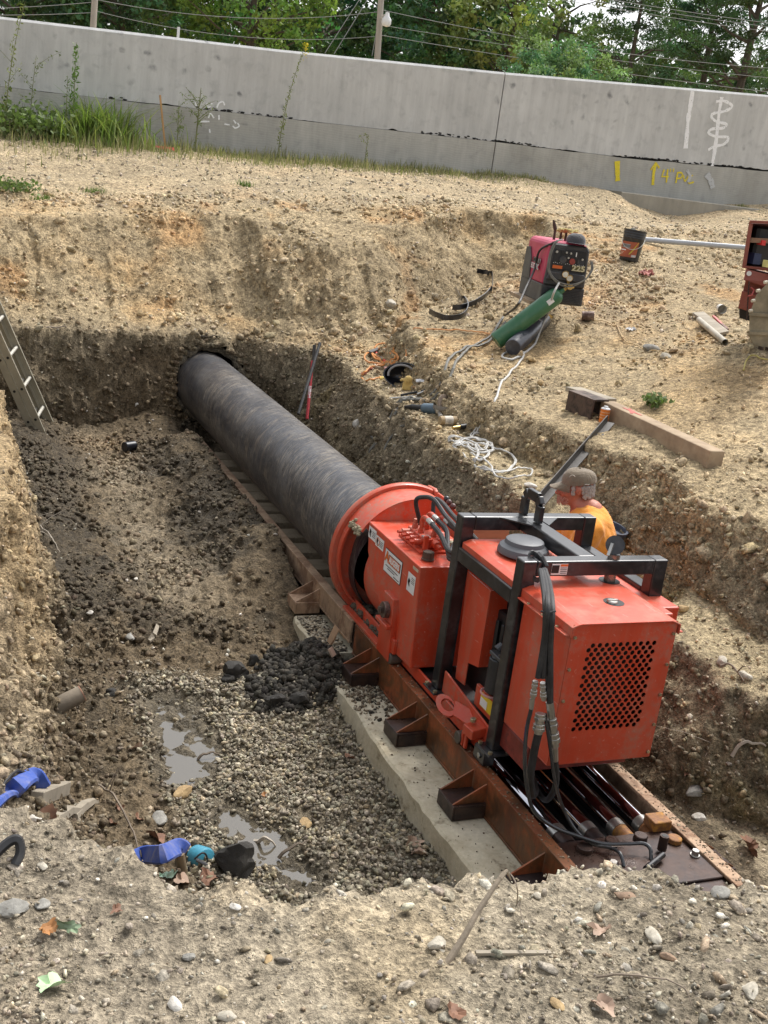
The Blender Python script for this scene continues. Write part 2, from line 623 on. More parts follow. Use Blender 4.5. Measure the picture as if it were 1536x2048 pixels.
    c = lerp(c, (.17, .15, .115), gr * .8)
    # dug clay heap
    pl = np.exp(-(((X - 2.08) / .24) ** 2 + ((Y - 5.45) / .30) ** 2)) + .8 * np.exp(-(((X - 1.83) / .17) ** 2 + ((Y - 5.27) / .2) ** 2))
    pl = sstep(pl, .4, .65) * (Z < -2.4)
    c = lerp(c, (.042, .038, .031), pl)
    trk = ((X > 2.28) & (X < 3.1) & (Z < -2.55)) * 1.0
    c = lerp(c, (.07, .06, .045), trk * .85)
    pud = 0
    for (a, b, rx, ry) in PUD:
        pud = np.maximum(pud, np.clip(1.7 - np.sqrt(((X - a) / rx) ** 2 + ((Y - b) / ry) ** 2), 0, 1))
    c = lerp(c, (.085, .075, .055), pud * .6 * (Z < -2.6))
    wet = np.maximum(wet, np.maximum(mud * .35, np.maximum(pud * .9, pl * .45)))
    far_ = sstep(Y, 2.8, 4)[:, None]
    c = c * (1 - far_) + c * np.array([[1.04, .99, .90]]) * far_
    v = 1 + .16 * w3 + .16 * w2 + .12 * w1
    c = np.clip(c * v[:, None], .005, .9)
    return np.concatenate([c, np.clip(wet, 0, 1)[:, None]], 1)


def gravel_zone(X, Y):
    w = fbm(X * 2.5, Y * 2.5, 0, 3, 55)
    a = sstep(X, .98, 1.15) * (1 - sstep(X, 2.12, 2.2)) * (1 - sstep(Y + .25 * w, 5.5, 5.75)) * sstep(Y, 2.7, 2.9)
    return np.clip(a, 0, 1)


def set_col(me, c):
    at = me.color_attributes.new('Col', 'FLOAT_COLOR', 'POINT')
    at.data.foreach_set('color', np.asarray(c, np.float32).ravel())


def fast_mesh(name, V, Fq, mat, col=None, smooth=False):
    me = bpy.data.meshes.new(name)
    V = np.asarray(V, np.float32)
    Fq = np.asarray(Fq, np.int32)
    k = Fq.shape[1]
    me.vertices.add(len(V))
    me.vertices.foreach_set('co', V.ravel())
    me.loops.add(Fq.size)
    me.loops.foreach_set('vertex_index', Fq.ravel())
    me.polygons.add(len(Fq))
    me.polygons.foreach_set('loop_start', np.arange(0, Fq.size, k, dtype=np.int32))
    me.polygons.foreach_set('loop_total', np.full(len(Fq), k, np.int32))
    me.update(calc_edges=True)
    me.materials.append(mat)
    if col is not None:
        set_col(me, col)
    if smooth:
        me.shade_smooth()
    o = bpy.data.objects.new(name, me)
    COL.objects.link(o)
    return o


def axis_grid(segs):
    out = [segs[0][0]]
    for (a, b, d) in segs:
        n = max(1, int(round((b - a) / d)))
        out += list(np.linspace(a, b, n + 1)[1:])
    return np.array(out)


gx = axis_grid([(-400, -60, 60), (-60, -12, 8), (-12, -3, 1.0), (-3, -.7, .15), (-.7, 0, .03), (0, 4.7, .0165), (4.7, 7.5, .026), (7.5, 12, .05), (12, 18, .25), (18, 60, 6), (60, 400, 60)])
gy = axis_grid([(-60, -8, 8), (-8, .9, .6), (.9, 2.5, .013), (2.5, 5.8, .0165), (5.8, 9, .020), (9, 13, .022), (13, 17.2, .045), (17.2, 24, .5), (24, 80, 7), (80, 600, 60)])
GX, GY = np.meshgrid(gx, gy)
X, Y = GX.ravel(), GY.ravel()
Z = H(X, Y)
nx, ny = len(gx), len(gy)
Zg = Z.reshape(ny, nx)
dzdx = np.gradient(Zg, gx, axis=1).ravel()
dzdy = np.gradient(Zg, gy, axis=0).ravel()
nl = np.sqrt(1 + dzdx ** 2 + dzdy ** 2)
N = np.stack([-dzdx / nl, -dzdy / nl, 1 / nl], 1)
steep = 1 - 1 / nl
near = (X > -3) & (X < 16) & (Y > .5) & (Y < 17.3)
disp = np.zeros(len(X))
xa, ya, za = X[near], Y[near], Z[near]
rough_amt = .5 + 1.3 * sstep(steep[near], .15, .6)
floorm = (za < -2.3) & (xa < 3.2)
d1 = fbm(xa * 5, ya * 5, za * 5, 5, 61, .55)
d2 = 1 - np.abs(fbm(xa * 13, ya * 13, za * 13, 4, 71, .6)) * 2
d3 = noise3(xa * 37, ya * 37, za * 37, 81)
d4 = 1 - np.abs(fbm(xa * 8, ya * 8, za * 8, 3, 101, .5)) * 2.4
lump = sstep(fbm(xa * 1.7, ya * 1.7, za * 1.7, 2, 111), -.35, .35)
disp[near] = rough_amt * (.055 * d1 + .016 * d2 + .011 * d3) + (.25 + lump) * rough_amt * .020 * d4
disp[near] += floorm * (.020 * noise3(xa * 17, ya * 17, 0, 91) + .020 * (1 - np.abs(noise3(xa * 24, ya * 24, 1, 93)) * 2) * lump + .010 * d3)
disp[(X > 2.1) & (X < 2.3) & (Z < -2.3) & (Y > 5.9)] *= .4
flat_t = ((X > 2.25) & (X < 3.12) & (Z < -2.5))
disp[flat_t] *= .25
P3 = np.stack([X, Y, Z], 1) + N * disp[:, None]
idx = np.arange(nx * ny).reshape(ny, nx)
Q = np.stack([idx[:-1, :-1], idx[:-1, 1:], idx[1:, 1:], idx[1:, :-1]], -1).reshape(-1, 4)
# the bored hole in the far face is left open around the pipe
PC = np.array([2.66, -2.20])
cx, cz = P3[:, 0] - PC[0], P3[:, 2] - PC[1]
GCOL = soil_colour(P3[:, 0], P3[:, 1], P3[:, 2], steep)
# collapsed rim around the pipe where it enters the face: soil is pushed back behind the face
rr = np.sqrt(((cx - .035) / .352) ** 2 + ((cz - .005) / .338) ** 2)
holem = (Y > 9.9) & (Y < 12.2) & (rr < 1.0) & (P3[:, 2] > -2.75)
HOLE_V = holem
keep = ~(holem[Q].any(1))
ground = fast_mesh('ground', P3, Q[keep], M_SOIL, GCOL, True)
tag(ground, kind='structure')
FC = P3[Q[keep]].mean(1)
FN = N[Q[keep][:, 0]]
FS = steep[Q[keep][:, 0]]
FA = np.linalg.norm(np.cross(P3[Q[keep][:, 1]] - P3[Q[keep][:, 0]], P3[Q[keep][:, 3]] - P3[Q[keep][:, 0]]), axis=1)

_H0 = H
_Zd = P3[:, 2].reshape(ny, nx)


def H(X, Y):
    """height of the finished, roughened ground"""
    X, Y = np.asarray(X, float), np.asarray(Y, float)
    i = np.clip(np.searchsorted(gx, X) - 1, 0, nx - 2)
    j = np.clip(np.searchsorted(gy, Y) - 1, 0, ny - 2)
    u = np.clip((X - gx[i]) / (gx[i + 1] - gx[i]), 0, 1)
    v = np.clip((Y - gy[j]) / (gy[j + 1] - gy[j]), 0, 1)
    return (_Zd[j, i] * (1 - u) + _Zd[j, i + 1] * u) * (1 - v) + (_Zd[j + 1, i] * (1 - u) + _Zd[j + 1, i + 1] * u) * v


# dark soil tunnel behind the opening
t = MB()
nA = 40
rings = []
for j, yy in enumerate(np.linspace(10.2, 13.2, 9)):
    for k in range(nA):
        a = 2 * PI * k / nA
        w = float(fbm(math.cos(a) * 2, math.sin(a) * 2, yy * 1.5, 3, 13))
        rx, rz = .50 + .08 * w, .50 + .07 * w
        rings.append((PC[0] + rx * math.cos(a), yy + .0, PC[1] - .02 + rz * math.sin(a)))
t.add(rings, [(j * nA + k, (j + 1) * nA + k, (j + 1) * nA + (k + 1) % nA, j * nA + (k + 1) % nA) for j in range(8) for k in range(nA) if not (j < 5 and False)])
tv = np.array(t.v)
# keep only the part that lies behind the face
ff = [f for f in t.f if all(tv[i][1] > 10.75 for i in f)]
t.f = ff
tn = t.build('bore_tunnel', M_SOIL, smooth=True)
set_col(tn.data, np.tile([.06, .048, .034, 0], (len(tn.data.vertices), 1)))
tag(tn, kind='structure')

# broken soil lip round the mouth of the bore
m = MB()
pts, rr_ = [], []
for k in range(110):
    a = 2 * PI * k / 110
    s_ = 1.03 + .05 * float(noise3(k * .35, 0, 0, 7))
    x_, z_ = PC[0] + .035 + .352 * s_ * math.cos(a), PC[1] + .005 + .338 * s_ * math.sin(a)
    if z_ < -2.50:
        continue
    yy_ = np.linspace(9.8, 12.2, 240)
    h_ = _H0(np.full(240, x_), yy_)
    i_ = np.nonzero(h_ > z_)[0]
    y_ = yy_[i_[0]] if len(i_) else 10.6
    pts.append((a, x_, y_ + .03, z_))
pts.sort(key=lambda q: (q[0] + PI / 2 + .6) % (2 * PI))
tb_ = MB().tube([q[1:] for q in pts], [.038 + .016 * float(noise3(i * .5, 3, 0, 9)) for i in range(len(pts))], 12)
vv = np.array(tb_.v)
nv_ = fbm(vv[:, 0] * 14, vv[:, 1] * 14, vv[:, 2] * 14, 4, 17)
vv[:, 1] -= .03 * nv_
vv[:, 2] += .035 * fbm(vv[:, 0] * 17, vv[:, 1] * 17, vv[:, 2] * 17, 3, 27)
tb_.v = [tuple(q) for q in vv]
lip = tb_.build('bore_lip', M_SOIL, smooth=True, auto=60)
set_col(lip.data, np.tile([.19, .16, .115, 0], (len(lip.data.vertices), 1)))
tag(lip, kind='structure')

# ------------------------------------------------------------------ loose stones, clods, gravel (scattered on the real faces of the ground)
def ico():
    p = (1 + 5 ** .5) / 2
    v = np.array([(-1, p, 0), (1, p, 0), (-1, -p, 0), (1, -p, 0), (0, -1, p), (0, 1, p), (0, -1, -p), (0, 1, -p), (p, 0, -1), (p, 0, 1), (-p, 0, -1), (-p, 0, 1)], float)
    v /= np.linalg.norm(v[0])
    f = np.array([(0, 11, 5), (0, 5, 1), (0, 1, 7), (0, 7, 10), (0, 10, 11), (1, 5, 9), (5, 11, 4), (11, 10, 2), (10, 7, 6), (7, 1, 8), (3, 9, 4), (3, 4, 2), (3, 2, 6), (3, 6, 8), (3, 8, 9), (4, 9, 5), (2, 4, 11), (6, 2, 10), (8, 6, 7), (9, 8, 1)])
    return v, f


def subdiv(v, f):
    v = list(map(tuple, v))
    cache = {}

    def mid(a, b):
        k = (min(a, b), max(a, b))
        if k not in cache:
            m = (np.array(v[a]) + np.array(v[b])) / 2
            m /= np.linalg.norm(m)
            cache[k] = len(v)
            v.append(tuple(m))
        return cache[k]
    o = []
    for a, b, c in f:
        x, y, z = mid(a, b), mid(b, c), mid(c, a)
        o += [(a, x, z), (b, y, x), (c, z, y), (x, y, z)]
    return np.array(v), np.array(o)


IV, IF = ico()
IV2, IF2 = subdiv(IV, IF)
IV3, IF3 = subdiv(IV2, IF2)


def rand_rot(n, flat=0.0):
    q = RNG.normal(size=(n, 4))
    if flat:
        q[:, 1] *= (1 - flat)
        q[:, 2] *= (1 - flat)
    q /= np.linalg.norm(q, axis=1)[:, None]
    w, x, y, z = q.T
    return np.stack([1 - 2 * (y * y + z * z), 2 * (x * y - z * w), 2 * (x * z + y * w), 2 * (x * y + z * w), 1 - 2 * (x * x + z * z), 2 * (y * z - x * w), 2 * (x * z - y * w), 2 * (y * z + x * w), 1 - 2 * (x * x + y * y)], 1).reshape(n, 3, 3)


def scatter(name, weight, n, smin, smax, colour, power=2.2, sq=(1, .8, .55), flat=.6, jit=.28, base=0, sink=.25, tint=.2, label=None, soil=0.0):
    w = weight * FA
    w = np.clip(w, 0, None)
    if w.sum() <= 0:
        return None
    i = RNG.choice(len(FC), n, p=w / w.sum())
    pos = FC[i] + RNG.normal(size=(n, 3)) * .006
    s = smin + (smax - smin) * RNG.random(n) ** power
    bv, bf = ((IV, IF), (IV2, IF2))[base]
    nv = len(bv)
    V = np.tile(bv[None], (n, 1, 1))
    V = V * (1 + jit * (RNG.random((n, nv, 1)) - .5) * 2)
    sc = np.array(sq)[None] * (1 + .35 * (RNG.random((n, 3)) - .5))
    V = V * (s[:, None] * sc)[:, None, :]
    V = np.einsum('nij,nvj->nvi', rand_rot(n, flat), V)
    V = V + (pos + FN[i] * (s * sq[2] * (1 - sink * 2))[:, None])[:, None, :]
    Fm = (bf[None] + (np.arange(n) * nv)[:, None, None]).reshape(-1, 3)
    cc = np.array(colour)
    ci = RNG.integers(0, len(cc), n)
    base_c = cc[ci]
    if soil:
        base_c = base_c * (1 - soil) + FCOL[i] * soil * 1.08
    c = base_c * (1 + tint * RNG.normal(size=(n, 1))) * (1 + .02 * RNG.normal(size=(n, 3)))
    c = np.clip(c, .01, .85)
    c = np.concatenate([c, np.zeros((n, 1))], 1)
    o = fast_mesh(name, V.reshape(-1, 3), Fm, M_STONE, np.repeat(c, nv, 0), False)
    tag(o, label, kind='stuff')
    return o


FCOL = GCOL[Q[keep][:, 0], :3]
fx, fy, fz = FC.T
inview = (fx > .0) & (fy > 1.1) & (fx < fy * 1.08 + .4) & (fy < 17)
gz_ = gravel_zone(fx, fy) * (fz < -2.62) * inview
und = np.ones(len(fx))
for (a, b, rx, ry) in PUD:
    und *= 1 - .93 * (np.sqrt(((fx - a) / rx) ** 2 + ((fy - b) / ry) ** 2) < 1.0)
GRAV = [(.34, .30, .23), (.42, .38, .29), (.28, .25, .19), (.22, .195, .15), (.38, .32, .21), (.19, .17, .13)]
scatter('gravel', gz_ * und, 15000, .007, .0185, GRAV, 1.7, jit=.42, sq=(1, .75, .55), sink=.32, soil=.25, tint=.16, label='pale crushed gravel bed on the pit floor')
TAN = [(.50, .43, .31), (.56, .49, .38), (.42, .35, .24), (.34, .30, .23), (.62, .57, .48), (.46, .33, .19)]
slope = inview * (fz > -1.75) * (fy > 9.3) * (fy < 13.2)
patch = sstep(fbm(fx * 1.6, fy * 1.6, fz * 1.6, 3, 121), -.25, .4)
scatter('slope_clods', slope * (.2 + patch), 9000, .006, .030, TAN, 2.6, jit=.42, tint=.16, sq=(1, .8, .6), soil=.85, label='crumbled soil lumps on the far cut slope')
scatter('slope_stones', slope * (.3 + patch), 4500, .005, .026, TAN, 3.4, jit=.4, tint=.22, sq=(1, .7, .38), soil=.3, label='loose stone chips on the far cut slope')
scatter('slope_lumps', slope * (.1 + patch), 420, .025, .065, TAN, 2.2, base=1, jit=.3, tint=.1, sq=(1, .8, .55), soil=.9, sink=.35, label='larger lumps of soil on the far cut slope')
shelf = inview * (fz > -1.85) * (fx > 3.3) * (fy > 3.2) * (fy < 11)
scatter('bench_clods', shelf * (.15 + patch), 8000, .005, .024, TAN, 2.6, jit=.42, tint=.15, sq=(1, .8, .55), soil=.85, label='crumbled soil on the working bench to the right')
scatter('bench_stones', shelf * (.3 + patch), 3200, .004, .020, TAN, 3.4, jit=.4, sq=(1, .75, .38), soil=.3, label='stones on the working bench to the right')
nearb = inview * (fy < 3.0) * (fz > -2.0)
NEARC = [(.40, .36, .29), (.48, .44, .36), (.34, .30, .24), (.28, .265, .23), (.58, .54, .46), (.42, .33, .22), (.24, .205, .16)]
scatter('bank_crumbs', nearb * (.25 + patch), 11000, .002, .008, NEARC, 2.4, jit=.42, sq=(1, .8, .6), soil=.75, tint=.2, label='crumbled soil on the near bank')
scatter('bank_pebbles', nearb, 3600, .0025, .0075, NEARC, 2.6, jit=.38, sq=(1, .75, .45), soil=.2, label='small pebbles on the near bank')
scatter('bank_stones', nearb * (.25 + sstep(fx, .8, 2.2)), 1200, .007, .024, NEARC, 3.0, jit=.34, sq=(1, .72, .38), sink=.45, soil=.25, tint=.15, label='stones on the near bank')
leftb = inview * (fx < .9) * (fy > 2.6) * (fy < 9) * (fz > -2.6)
scatter('left_bank_stones', leftb, 2200, .004, .016, NEARC, 2.8, jit=.42, soil=.7, label='lumps and stones in the left bank')
scatter('bench_lumps', shelf * (.1 + patch), 320, .02, .055, TAN, 2.2, base=1, jit=.3, tint=.1, sq=(1, .8, .5), soil=.9, sink=.35, label='larger lumps of soil on the working bench')
walls = inview * (FS > .3) * (fz < -1.45) * (fy > 3)
scatter('wall_clods', walls, 9000, .006, .026, [(.2, .17, .12), (.28, .24, .17), (.12, .10, .07)], 2.4, jit=.42, sq=(1, .85, .7), soil=.85, tint=.16, label='lumps of soil in the cut faces')
scatter('wall_stones', walls, 1200, .006, .024, [(.42, .38, .30), (.35, .31, .24), (.5, .46, .38)], 3.0, jit=.36, sq=(1, .8, .5), soil=.3, sink=.4, label='stones showing in the cut faces')
floor_ = inview * (fz < -2.3) * (fy > 5.4) * (fx < 2.32) * (1 - gravel_zone(fx, fy))
scatter('floor_clods', floor_ * (.2 + sstep(fbm(fx * 2.3, fy * 2.3, fz * 2.3, 4, 37), -.1, .3)), 6500, .005, .028, [(.09, .078, .06), (.06, .053, .042), (.14, .115, .082)], 2.6, jit=.42, sq=(1, .85, .65), soil=.9, tint=.13, label='clods of damp soil on the pit floor')
scatter('floor_stones', floor_, 380, .006, .020, [(.50, .47, .40), (.40, .37, .30), (.30, .27, .20)], 3.0, jit=.36, soil=.1, label='scattered stones on the pit floor')
lowleft = inview * (fx < 1.1) * (fz < -2.2) * (fy > 3) * (fy < 6.2)
scatter('corner_clods', lowleft * und, 3500, .004, .022, [(.15, .125, .09), (.11, .09, .065), (.24, .21, .155), (.38, .34, .27)], 2.6, jit=.42, soil=.7, label='clods and grit along the foot of the left bank')
plz = np.exp(-(((fx - 2.08) / .23) ** 2 + ((fy - 5.45) / .28) ** 2)) + .8 * np.exp(-(((fx - 1.83) / .16) ** 2 + ((fy - 5.27) / .2) ** 2))
scatter('clay_clods', (plz > .3) * (fz < -2.4), 3200, .006, .030, [(.045, .040, .032), (.060, .053, .042), (.032, .029, .024)], 2.4, jit=.45, sq=(1, .9, .8), label='heap of dark dug clay clods beside the track')
scatter('track_spoil', ((fx > 2.36) & (fx < 3.0) & (fz < -2.55) & (fy > 5.4) & (fy < 10.4)).astype(float), 1500, .010, .035, [(.05, .045, .036), (.08, .07, .052)], 2, jit=.4, label='dark spoil lying between the track members')
rimw = (np.abs(np.sqrt(((fx - PC[0] - .035) / .352) ** 2 + ((fz - PC[1] - .005) / .338) ** 2) - 1.14) < .16) * (fy > 9.9) * (fy < 12.2)
scatter('hole_rim_soil', rimw.astype(float), 1300, .006, .026, [(.2, .17, .12)], 2.6, jit=.45, sq=(1, .9, .8), soil=.95, tint=.12, label='broken soil round the mouth of the bored hole')
topst = inview * (fy > 12.4) * (fy < 17)
scatter('strip_stones', topst, 5500, .008, .036, [(.48, .43, .35), (.56, .52, .45), (.38, .34, .27), (.34, .33, .30)], 3.2, jit=.4, sq=(1, .7, .4), soil=.55, label='rubble on the strip before the concrete wall')
rightlow = inview * (fx > 3.05) * (fy < 5.9) * (fz < -1.9)
scatter('trench_stones', rightlow, 3500, .004, .018, TAN, 2.8, jit=.42, soil=.7, label='stones and crumbs on the ground right of the machine')

# ------------------------------------------------------------------ puddles
def water_mat():
    t = NT('puddle_water')
    n = t.noise(14, 3, .5)
    t.set(color=(.085, .073, .052), rough=.05, spec=.8, ior=1.65)
    t.bump(n, .05, .002)
    return t.m


def puddle(x0, x1, y0, y1, z, label):
    n = 26
    m = MB()
    vs = [(x0 + (x1 - x0) * i / n, y0 + (y1 - y0) * j / n, z) for j in range(n + 1) for i in range(n + 1)]
    m.add(vs, [(j * (n + 1) + i, j * (n + 1) + i + 1, (j + 1) * (n + 1) + i + 1, (j + 1) * (n + 1) + i) for j in range(n) for i in range(n)])
    o = m.build('puddle', water_mat() if 'w' not in MATS else MATS['w'])
    MATS['w'] = o.data.materials[0]
    return tag(o, label, kind='structure')


puddle(.92, 1.62, 4.45, 5.68, -2.822, 'shallow puddle reflecting the sky beside the gravel')
puddle(1.12, 1.8, 3.3, 4.42, -2.822, 'small puddle near the pump')

# ------------------------------------------------------------------ concrete wall
def concrete(name, c, blotch=.85, board=False):
    t = NT(name)
    n1 = t.noise(.7, 5, .6)
    n2 = t.noise(5, 6, .65, dist=.4)
    n3 = t.noise(60, 3, .6)
    n4 = t.noise(2.2, 5, .7, stretch=(3.5, 1, .35))
    v = t.n('ShaderNodeTexVoronoi')
    v.inputs['Scale'].default_value = 4.2
    vn = t.n('ShaderNodeTexNoise')
    vn.inputs['Scale'].default_value = 2.6
    vn.inputs['Detail'].default_value = 5
    t.l(t.geo.outputs['Object'], vn.inputs['Vector'])
    t.l(t.mix(.16, t.geo.outputs['Object'], vn.outputs['Color'], 'LINEAR_LIGHT'), v.inputs['Vector'])
    col = t.ramp(n1, [(.3, tuple(q * .86 for q in c)), (.7, tuple(q * 1.1 for q in c))])
    col = t.mix(.6, col, t.ramp(n4, [(.3, .78), (.7, 1.15)]), 'MULTIPLY')
    spots = t.math('MULTIPLY', t.ramp(v.outputs['Distance'], [(.10, 1.0), (.26, 0.0)]), t.math('MULTIPLY', t.ramp(t.noise(.5, 2, .5), [(.40, 0.15), (.56, 1.0)]), t.ramp(n2, [(.38, 0.05), (.62, 1.0)])))
    
    col = t.mix(t.math('MULTIPLY', spots, blotch), col, (.09, .095, .105))
    cloud = t.ramp(n2, [(.52, 0.0), (.75, 1.0)])
    col = t.mix(t.math('MULTIPLY', cloud, .3), col, (.16, .165, .175))
    if board:
        w = t.n('ShaderNodeTexWave', bands_direction='Z')
        w.inputs['Scale'].default_value = 9
        w.inputs['Distortion'].default_value = 6
        w.inputs['Detail'].default_value = 4
        w.inputs['Detail Scale'].default_value = .6
        t.l(t.geo.outputs['Object'], w.inputs['Vector'])
        col = t.mix(.14, col, t.ramp(w.outputs['Fac'], [(.2, .7), (.8, 1.2)]), 'MULTIPLY')
        col = t.mix(t.math('MULTIPLY', t.ramp(n1, [(.45, 0.0), (.65, 1.0)]), .4), col, (.17, .165, .14))
    t.set(color=col, rough=.88, spec=.3)
    t.bump(t.math('ADD', n2, t.math('MULTIPLY', n3, .3)), .25, .02)
    return t.m


M_CONC = concrete('wall_concrete', (.53, .535, .525))
M_CONC2 = concrete('base_concrete', (.46, .455, .42), .45, True)
M_FOOT = concrete('footing_concrete', (.33, .31, .26), .15)
M_VOID_SHADE = simple('void_shade', (.02, .02, .02), .95)  # shade of voids and gaps put into a near-black colour
YW = 17.2


def wall_top(x):
    return float(np.interp(x, [-6, 1.0, 4.83, 8.6, 13.8, 24], [1.1, 1.375, 1.555, 1.79, 2.18, 2.95]))


def crack_z(x):
    return float(np.interp(x, [-6, 1.4, 4.5, 8.67, 11, 14.1, 24], [.38, .50, .60, .735, .79, .93, 1.35]))


wall = empty('concrete_wall', (5, YW, 0), 'long pale grey concrete wall with a dark ragged pour line behind the pit', 'wall')


def wall_piece(x0, x1, zb, zt, yf, yb, name, mat, ragged=None, chamf=0, n=60):
    m = MB()
    xs = np.linspace(x0, x1, n)
    fr, bk = [], []
    for x in xs:
        b = zb(x) + (max(0, float(noise3(x * 2.2, 1, 1, ragged)) * .03 + float(noise3(x * 15, 1, 1, ragged)) * .016) if ragged else 0)
        t_ = zt(x) + (min(0, float(noise3(x * 3, 5, 1, ragged)) * .014) if (ragged and not chamf) else 0)
        if chamf:
            fr.append([(x, yf, b), (x, yf, t_ - chamf), (x, yf + chamf, t_), (x, yb, t_), (x, yb, b)])
        else:
            fr.append([(x, yf, b), (x, yf, t_), (x, yb, t_), (x, yb, b)])
    k = len(fr[0])
    vs = [p for s_ in fr for p in s_]
    fs = []
    for i in range(n - 1):
        for j in range(k):
            a, b_ = i * k + j, i * k + (j + 1) % k
            fs.append((a, a + k, b_ + k, b_))
    fs += [tuple(range(k)), tuple((n - 1) * k + j for j in range(k - 1, -1, -1))]
    m.add(vs, fs)
    return m.build(name, mat, wall)


XJ = 8.62
for x0, x1, sd_ in ((-6, XJ - .009, 3), (XJ + .009, 24, 4)):
    up = wall_piece(x0, x1, lambda x: crack_z(x) + .001, wall_top, YW, YW + .28, 'wall_panel', M_CONC, sd_, .035, 260)
    lo = wall_piece(x0, x1, lambda x: -.6, lambda x: crack_z(x) - .003, YW - .015, YW + .26, 'base_course', M_CONC2, sd_ + 3, 0, 160)
core = wall_piece(-6, 24, lambda x: -.6, lambda x: wall_top(x) - .08, YW + .05, YW + .24, 'shade_dark_backing', M_VOID_SHADE, None, 0, 30)  # recessed backing wall, shade of the gaps put into its near-black colour
# solid dark lumps along the pour line, painted as shade in honeycomb voids
m = MB()
for k in range(420):
    x = random.uniform(2.5, 14)
    g = float(noise3(x * 1.3, 3, 3, 8))
    if g < -.15:
        continue
    z = crack_z(x) + random.gauss(.012, .014)
    m.ball((x, YW - .004, z), random.uniform(.008, .022), 6, 4, (1.6, .35, .6))
m.build('honeycomb_shade_lumps', M_VOID_SHADE, wall)
foot = wall_piece(10.80, 15.5, lambda x: -.7, lambda x: .225 + .008 * (x - 10), YW - .55, YW - .016, 'wall_footing', M_FOOT, None, .015, 40)


# sprayed marks
def spray(name, c):
    t = NT(name)
    n = t.noise(45, 3, .7)
    a = t.ramp(n, [(.26, 0.0), (.42, 1.0)])
    tr = t.n('ShaderNodeBsdfTransparent')
    mx = t.n('ShaderNodeMixShader')
    t.set(color=c, rough=.7)
    t.l(a, mx.inputs[0])
    t.l(tr.outputs[0], mx.inputs[1])
    t.l(t.b.outputs[0], mx.inputs[2])
    t.l(mx.outputs[0], t.out.inputs['Surface'])
    return t.m


M_WSP, M_YSP, M_WSPF = spray('white_spray_paint', (.85, .86, .87)), spray('yellow_spray_paint', (.72, .58, .03)), spray('faint_white_spray', (.5, .51, .51))


SK = [0]


def stroke(pts, w, mat, name='spray_mark', y=YW - .004, par=wall, soft=True):
    """flat ribbon of paint on the wall; pts in (x, z) metres"""
    SK[0] += 1
    y = y - .0004 * SK[0]
    P = smooth_path([(a, 0, b) for a, b in pts], 8) if soft else [Vector((a, 0, b)) for a, b in pts]
    m = MB()
    vs = []
    for i, p in enumerate(P):
        d = (P[min(i + 1, len(P) - 1)] - P[max(i - 1, 0)]).normalized()
        nrm = Vector((-d.z, 0, d.x))
        ww = w * (1 + .35 * float(noise3(i * .7, p.x * 9, p.z * 9, 3))) / 2
        vs += [(p.x + nrm.x * ww, y, p.z + nrm.z * ww), (p.x - nrm.x * ww, y, p.z - nrm.z * ww)]
    m.add(vs, [(2 * i, 2 * i + 1, 2 * i + 3, 2 * i + 2) for i in range(len(P) - 1)])
    return m.build(name, mat, par)


def wpx(pts, y=YW):
    return [tuple(onY(a, b, y)[[0, 2]]) for a, b in pts]


stroke(wpx([(1385, 182), (1379, 220), (1376, 240), (1371, 297)]), .085, M_WSP)
stroke(wpx([(1443, 194), (1438, 225), (1432, 280), (1424, 332)]), .07, M_WSP)
stroke(wpx([(1432, 203), (1448, 202), (1464, 212), (1450, 222), (1430, 226), (1422, 232), (1432, 243), (1452, 248), (1446, 256), (1424, 258), (1417, 266), (1432, 273), (1456, 275), (1448, 288), (1428, 293), (1416, 300)]), .048, M_WSP)
yb = YW - .022
stroke(wpx([(1233, 322), (1234, 362)]), .09, M_YSP, y=yb)
stroke(wpx([(1311, 325), (1306, 345), (1304, 370)]), .055, M_YSP, y=yb)
stroke(wpx([(1300, 340), (1310, 325), (1317, 336)]), .035, M_YSP, y=yb, soft=False)
stroke(wpx([(1327, 339), (1322, 353), (1336, 353)]), .030, M_YSP, y=yb, soft=False)
stroke(wpx([(1334, 338), (1331, 365)]), .030, M_YSP, y=yb)
stroke(wpx([(1340, 337), (1339, 344)]), .020, M_YSP, y=yb)
stroke(wpx([(1346, 337), (1345, 344)]), .020, M_YSP, y=yb)
stroke(wpx([(1354, 344), (1350, 366)]), .030, M_YSP, y=yb)
stroke(wpx([(1353, 345), (1362, 346), (1361, 355), (1352, 357)]), .026, M_YSP, y=yb)
stroke(wpx([(1365, 350), (1368, 362), (1375, 352)]), .026, M_YSP, y=yb)
stroke(wpx([(1384, 350), (1377, 356), (1376, 366), (1386, 364)]), .026, M_YSP, y=yb)
stroke(wpx([(1372, 340), (1378, 352), (1374, 364)]), .06, M_WSPF, y=yb)
stroke(wpx([(1412, 348), (1420, 362), (1424, 376)]), .10, M_WSPF, y=yb)
for pts in ([(433, 216), (438, 206), (446, 204), (449, 211)], [(391, 203), (392, 212)], [(413, 207), (417, 215), (424, 206)], [(416, 236), (420, 227), (427, 236)], [(437, 230), (437, 240)], [(396, 243), (418, 243)], [(448, 248), (458, 250)], [(466, 240), (471, 247)], [(464, 252), (470, 256), (477, 252), (474, 246)], [(418, 258), (419, 266)]):
    hi = pts[0][1] < 225
    stroke(wpx(pts), .022, M_WSP, y=YW - .004 if hi else yb)

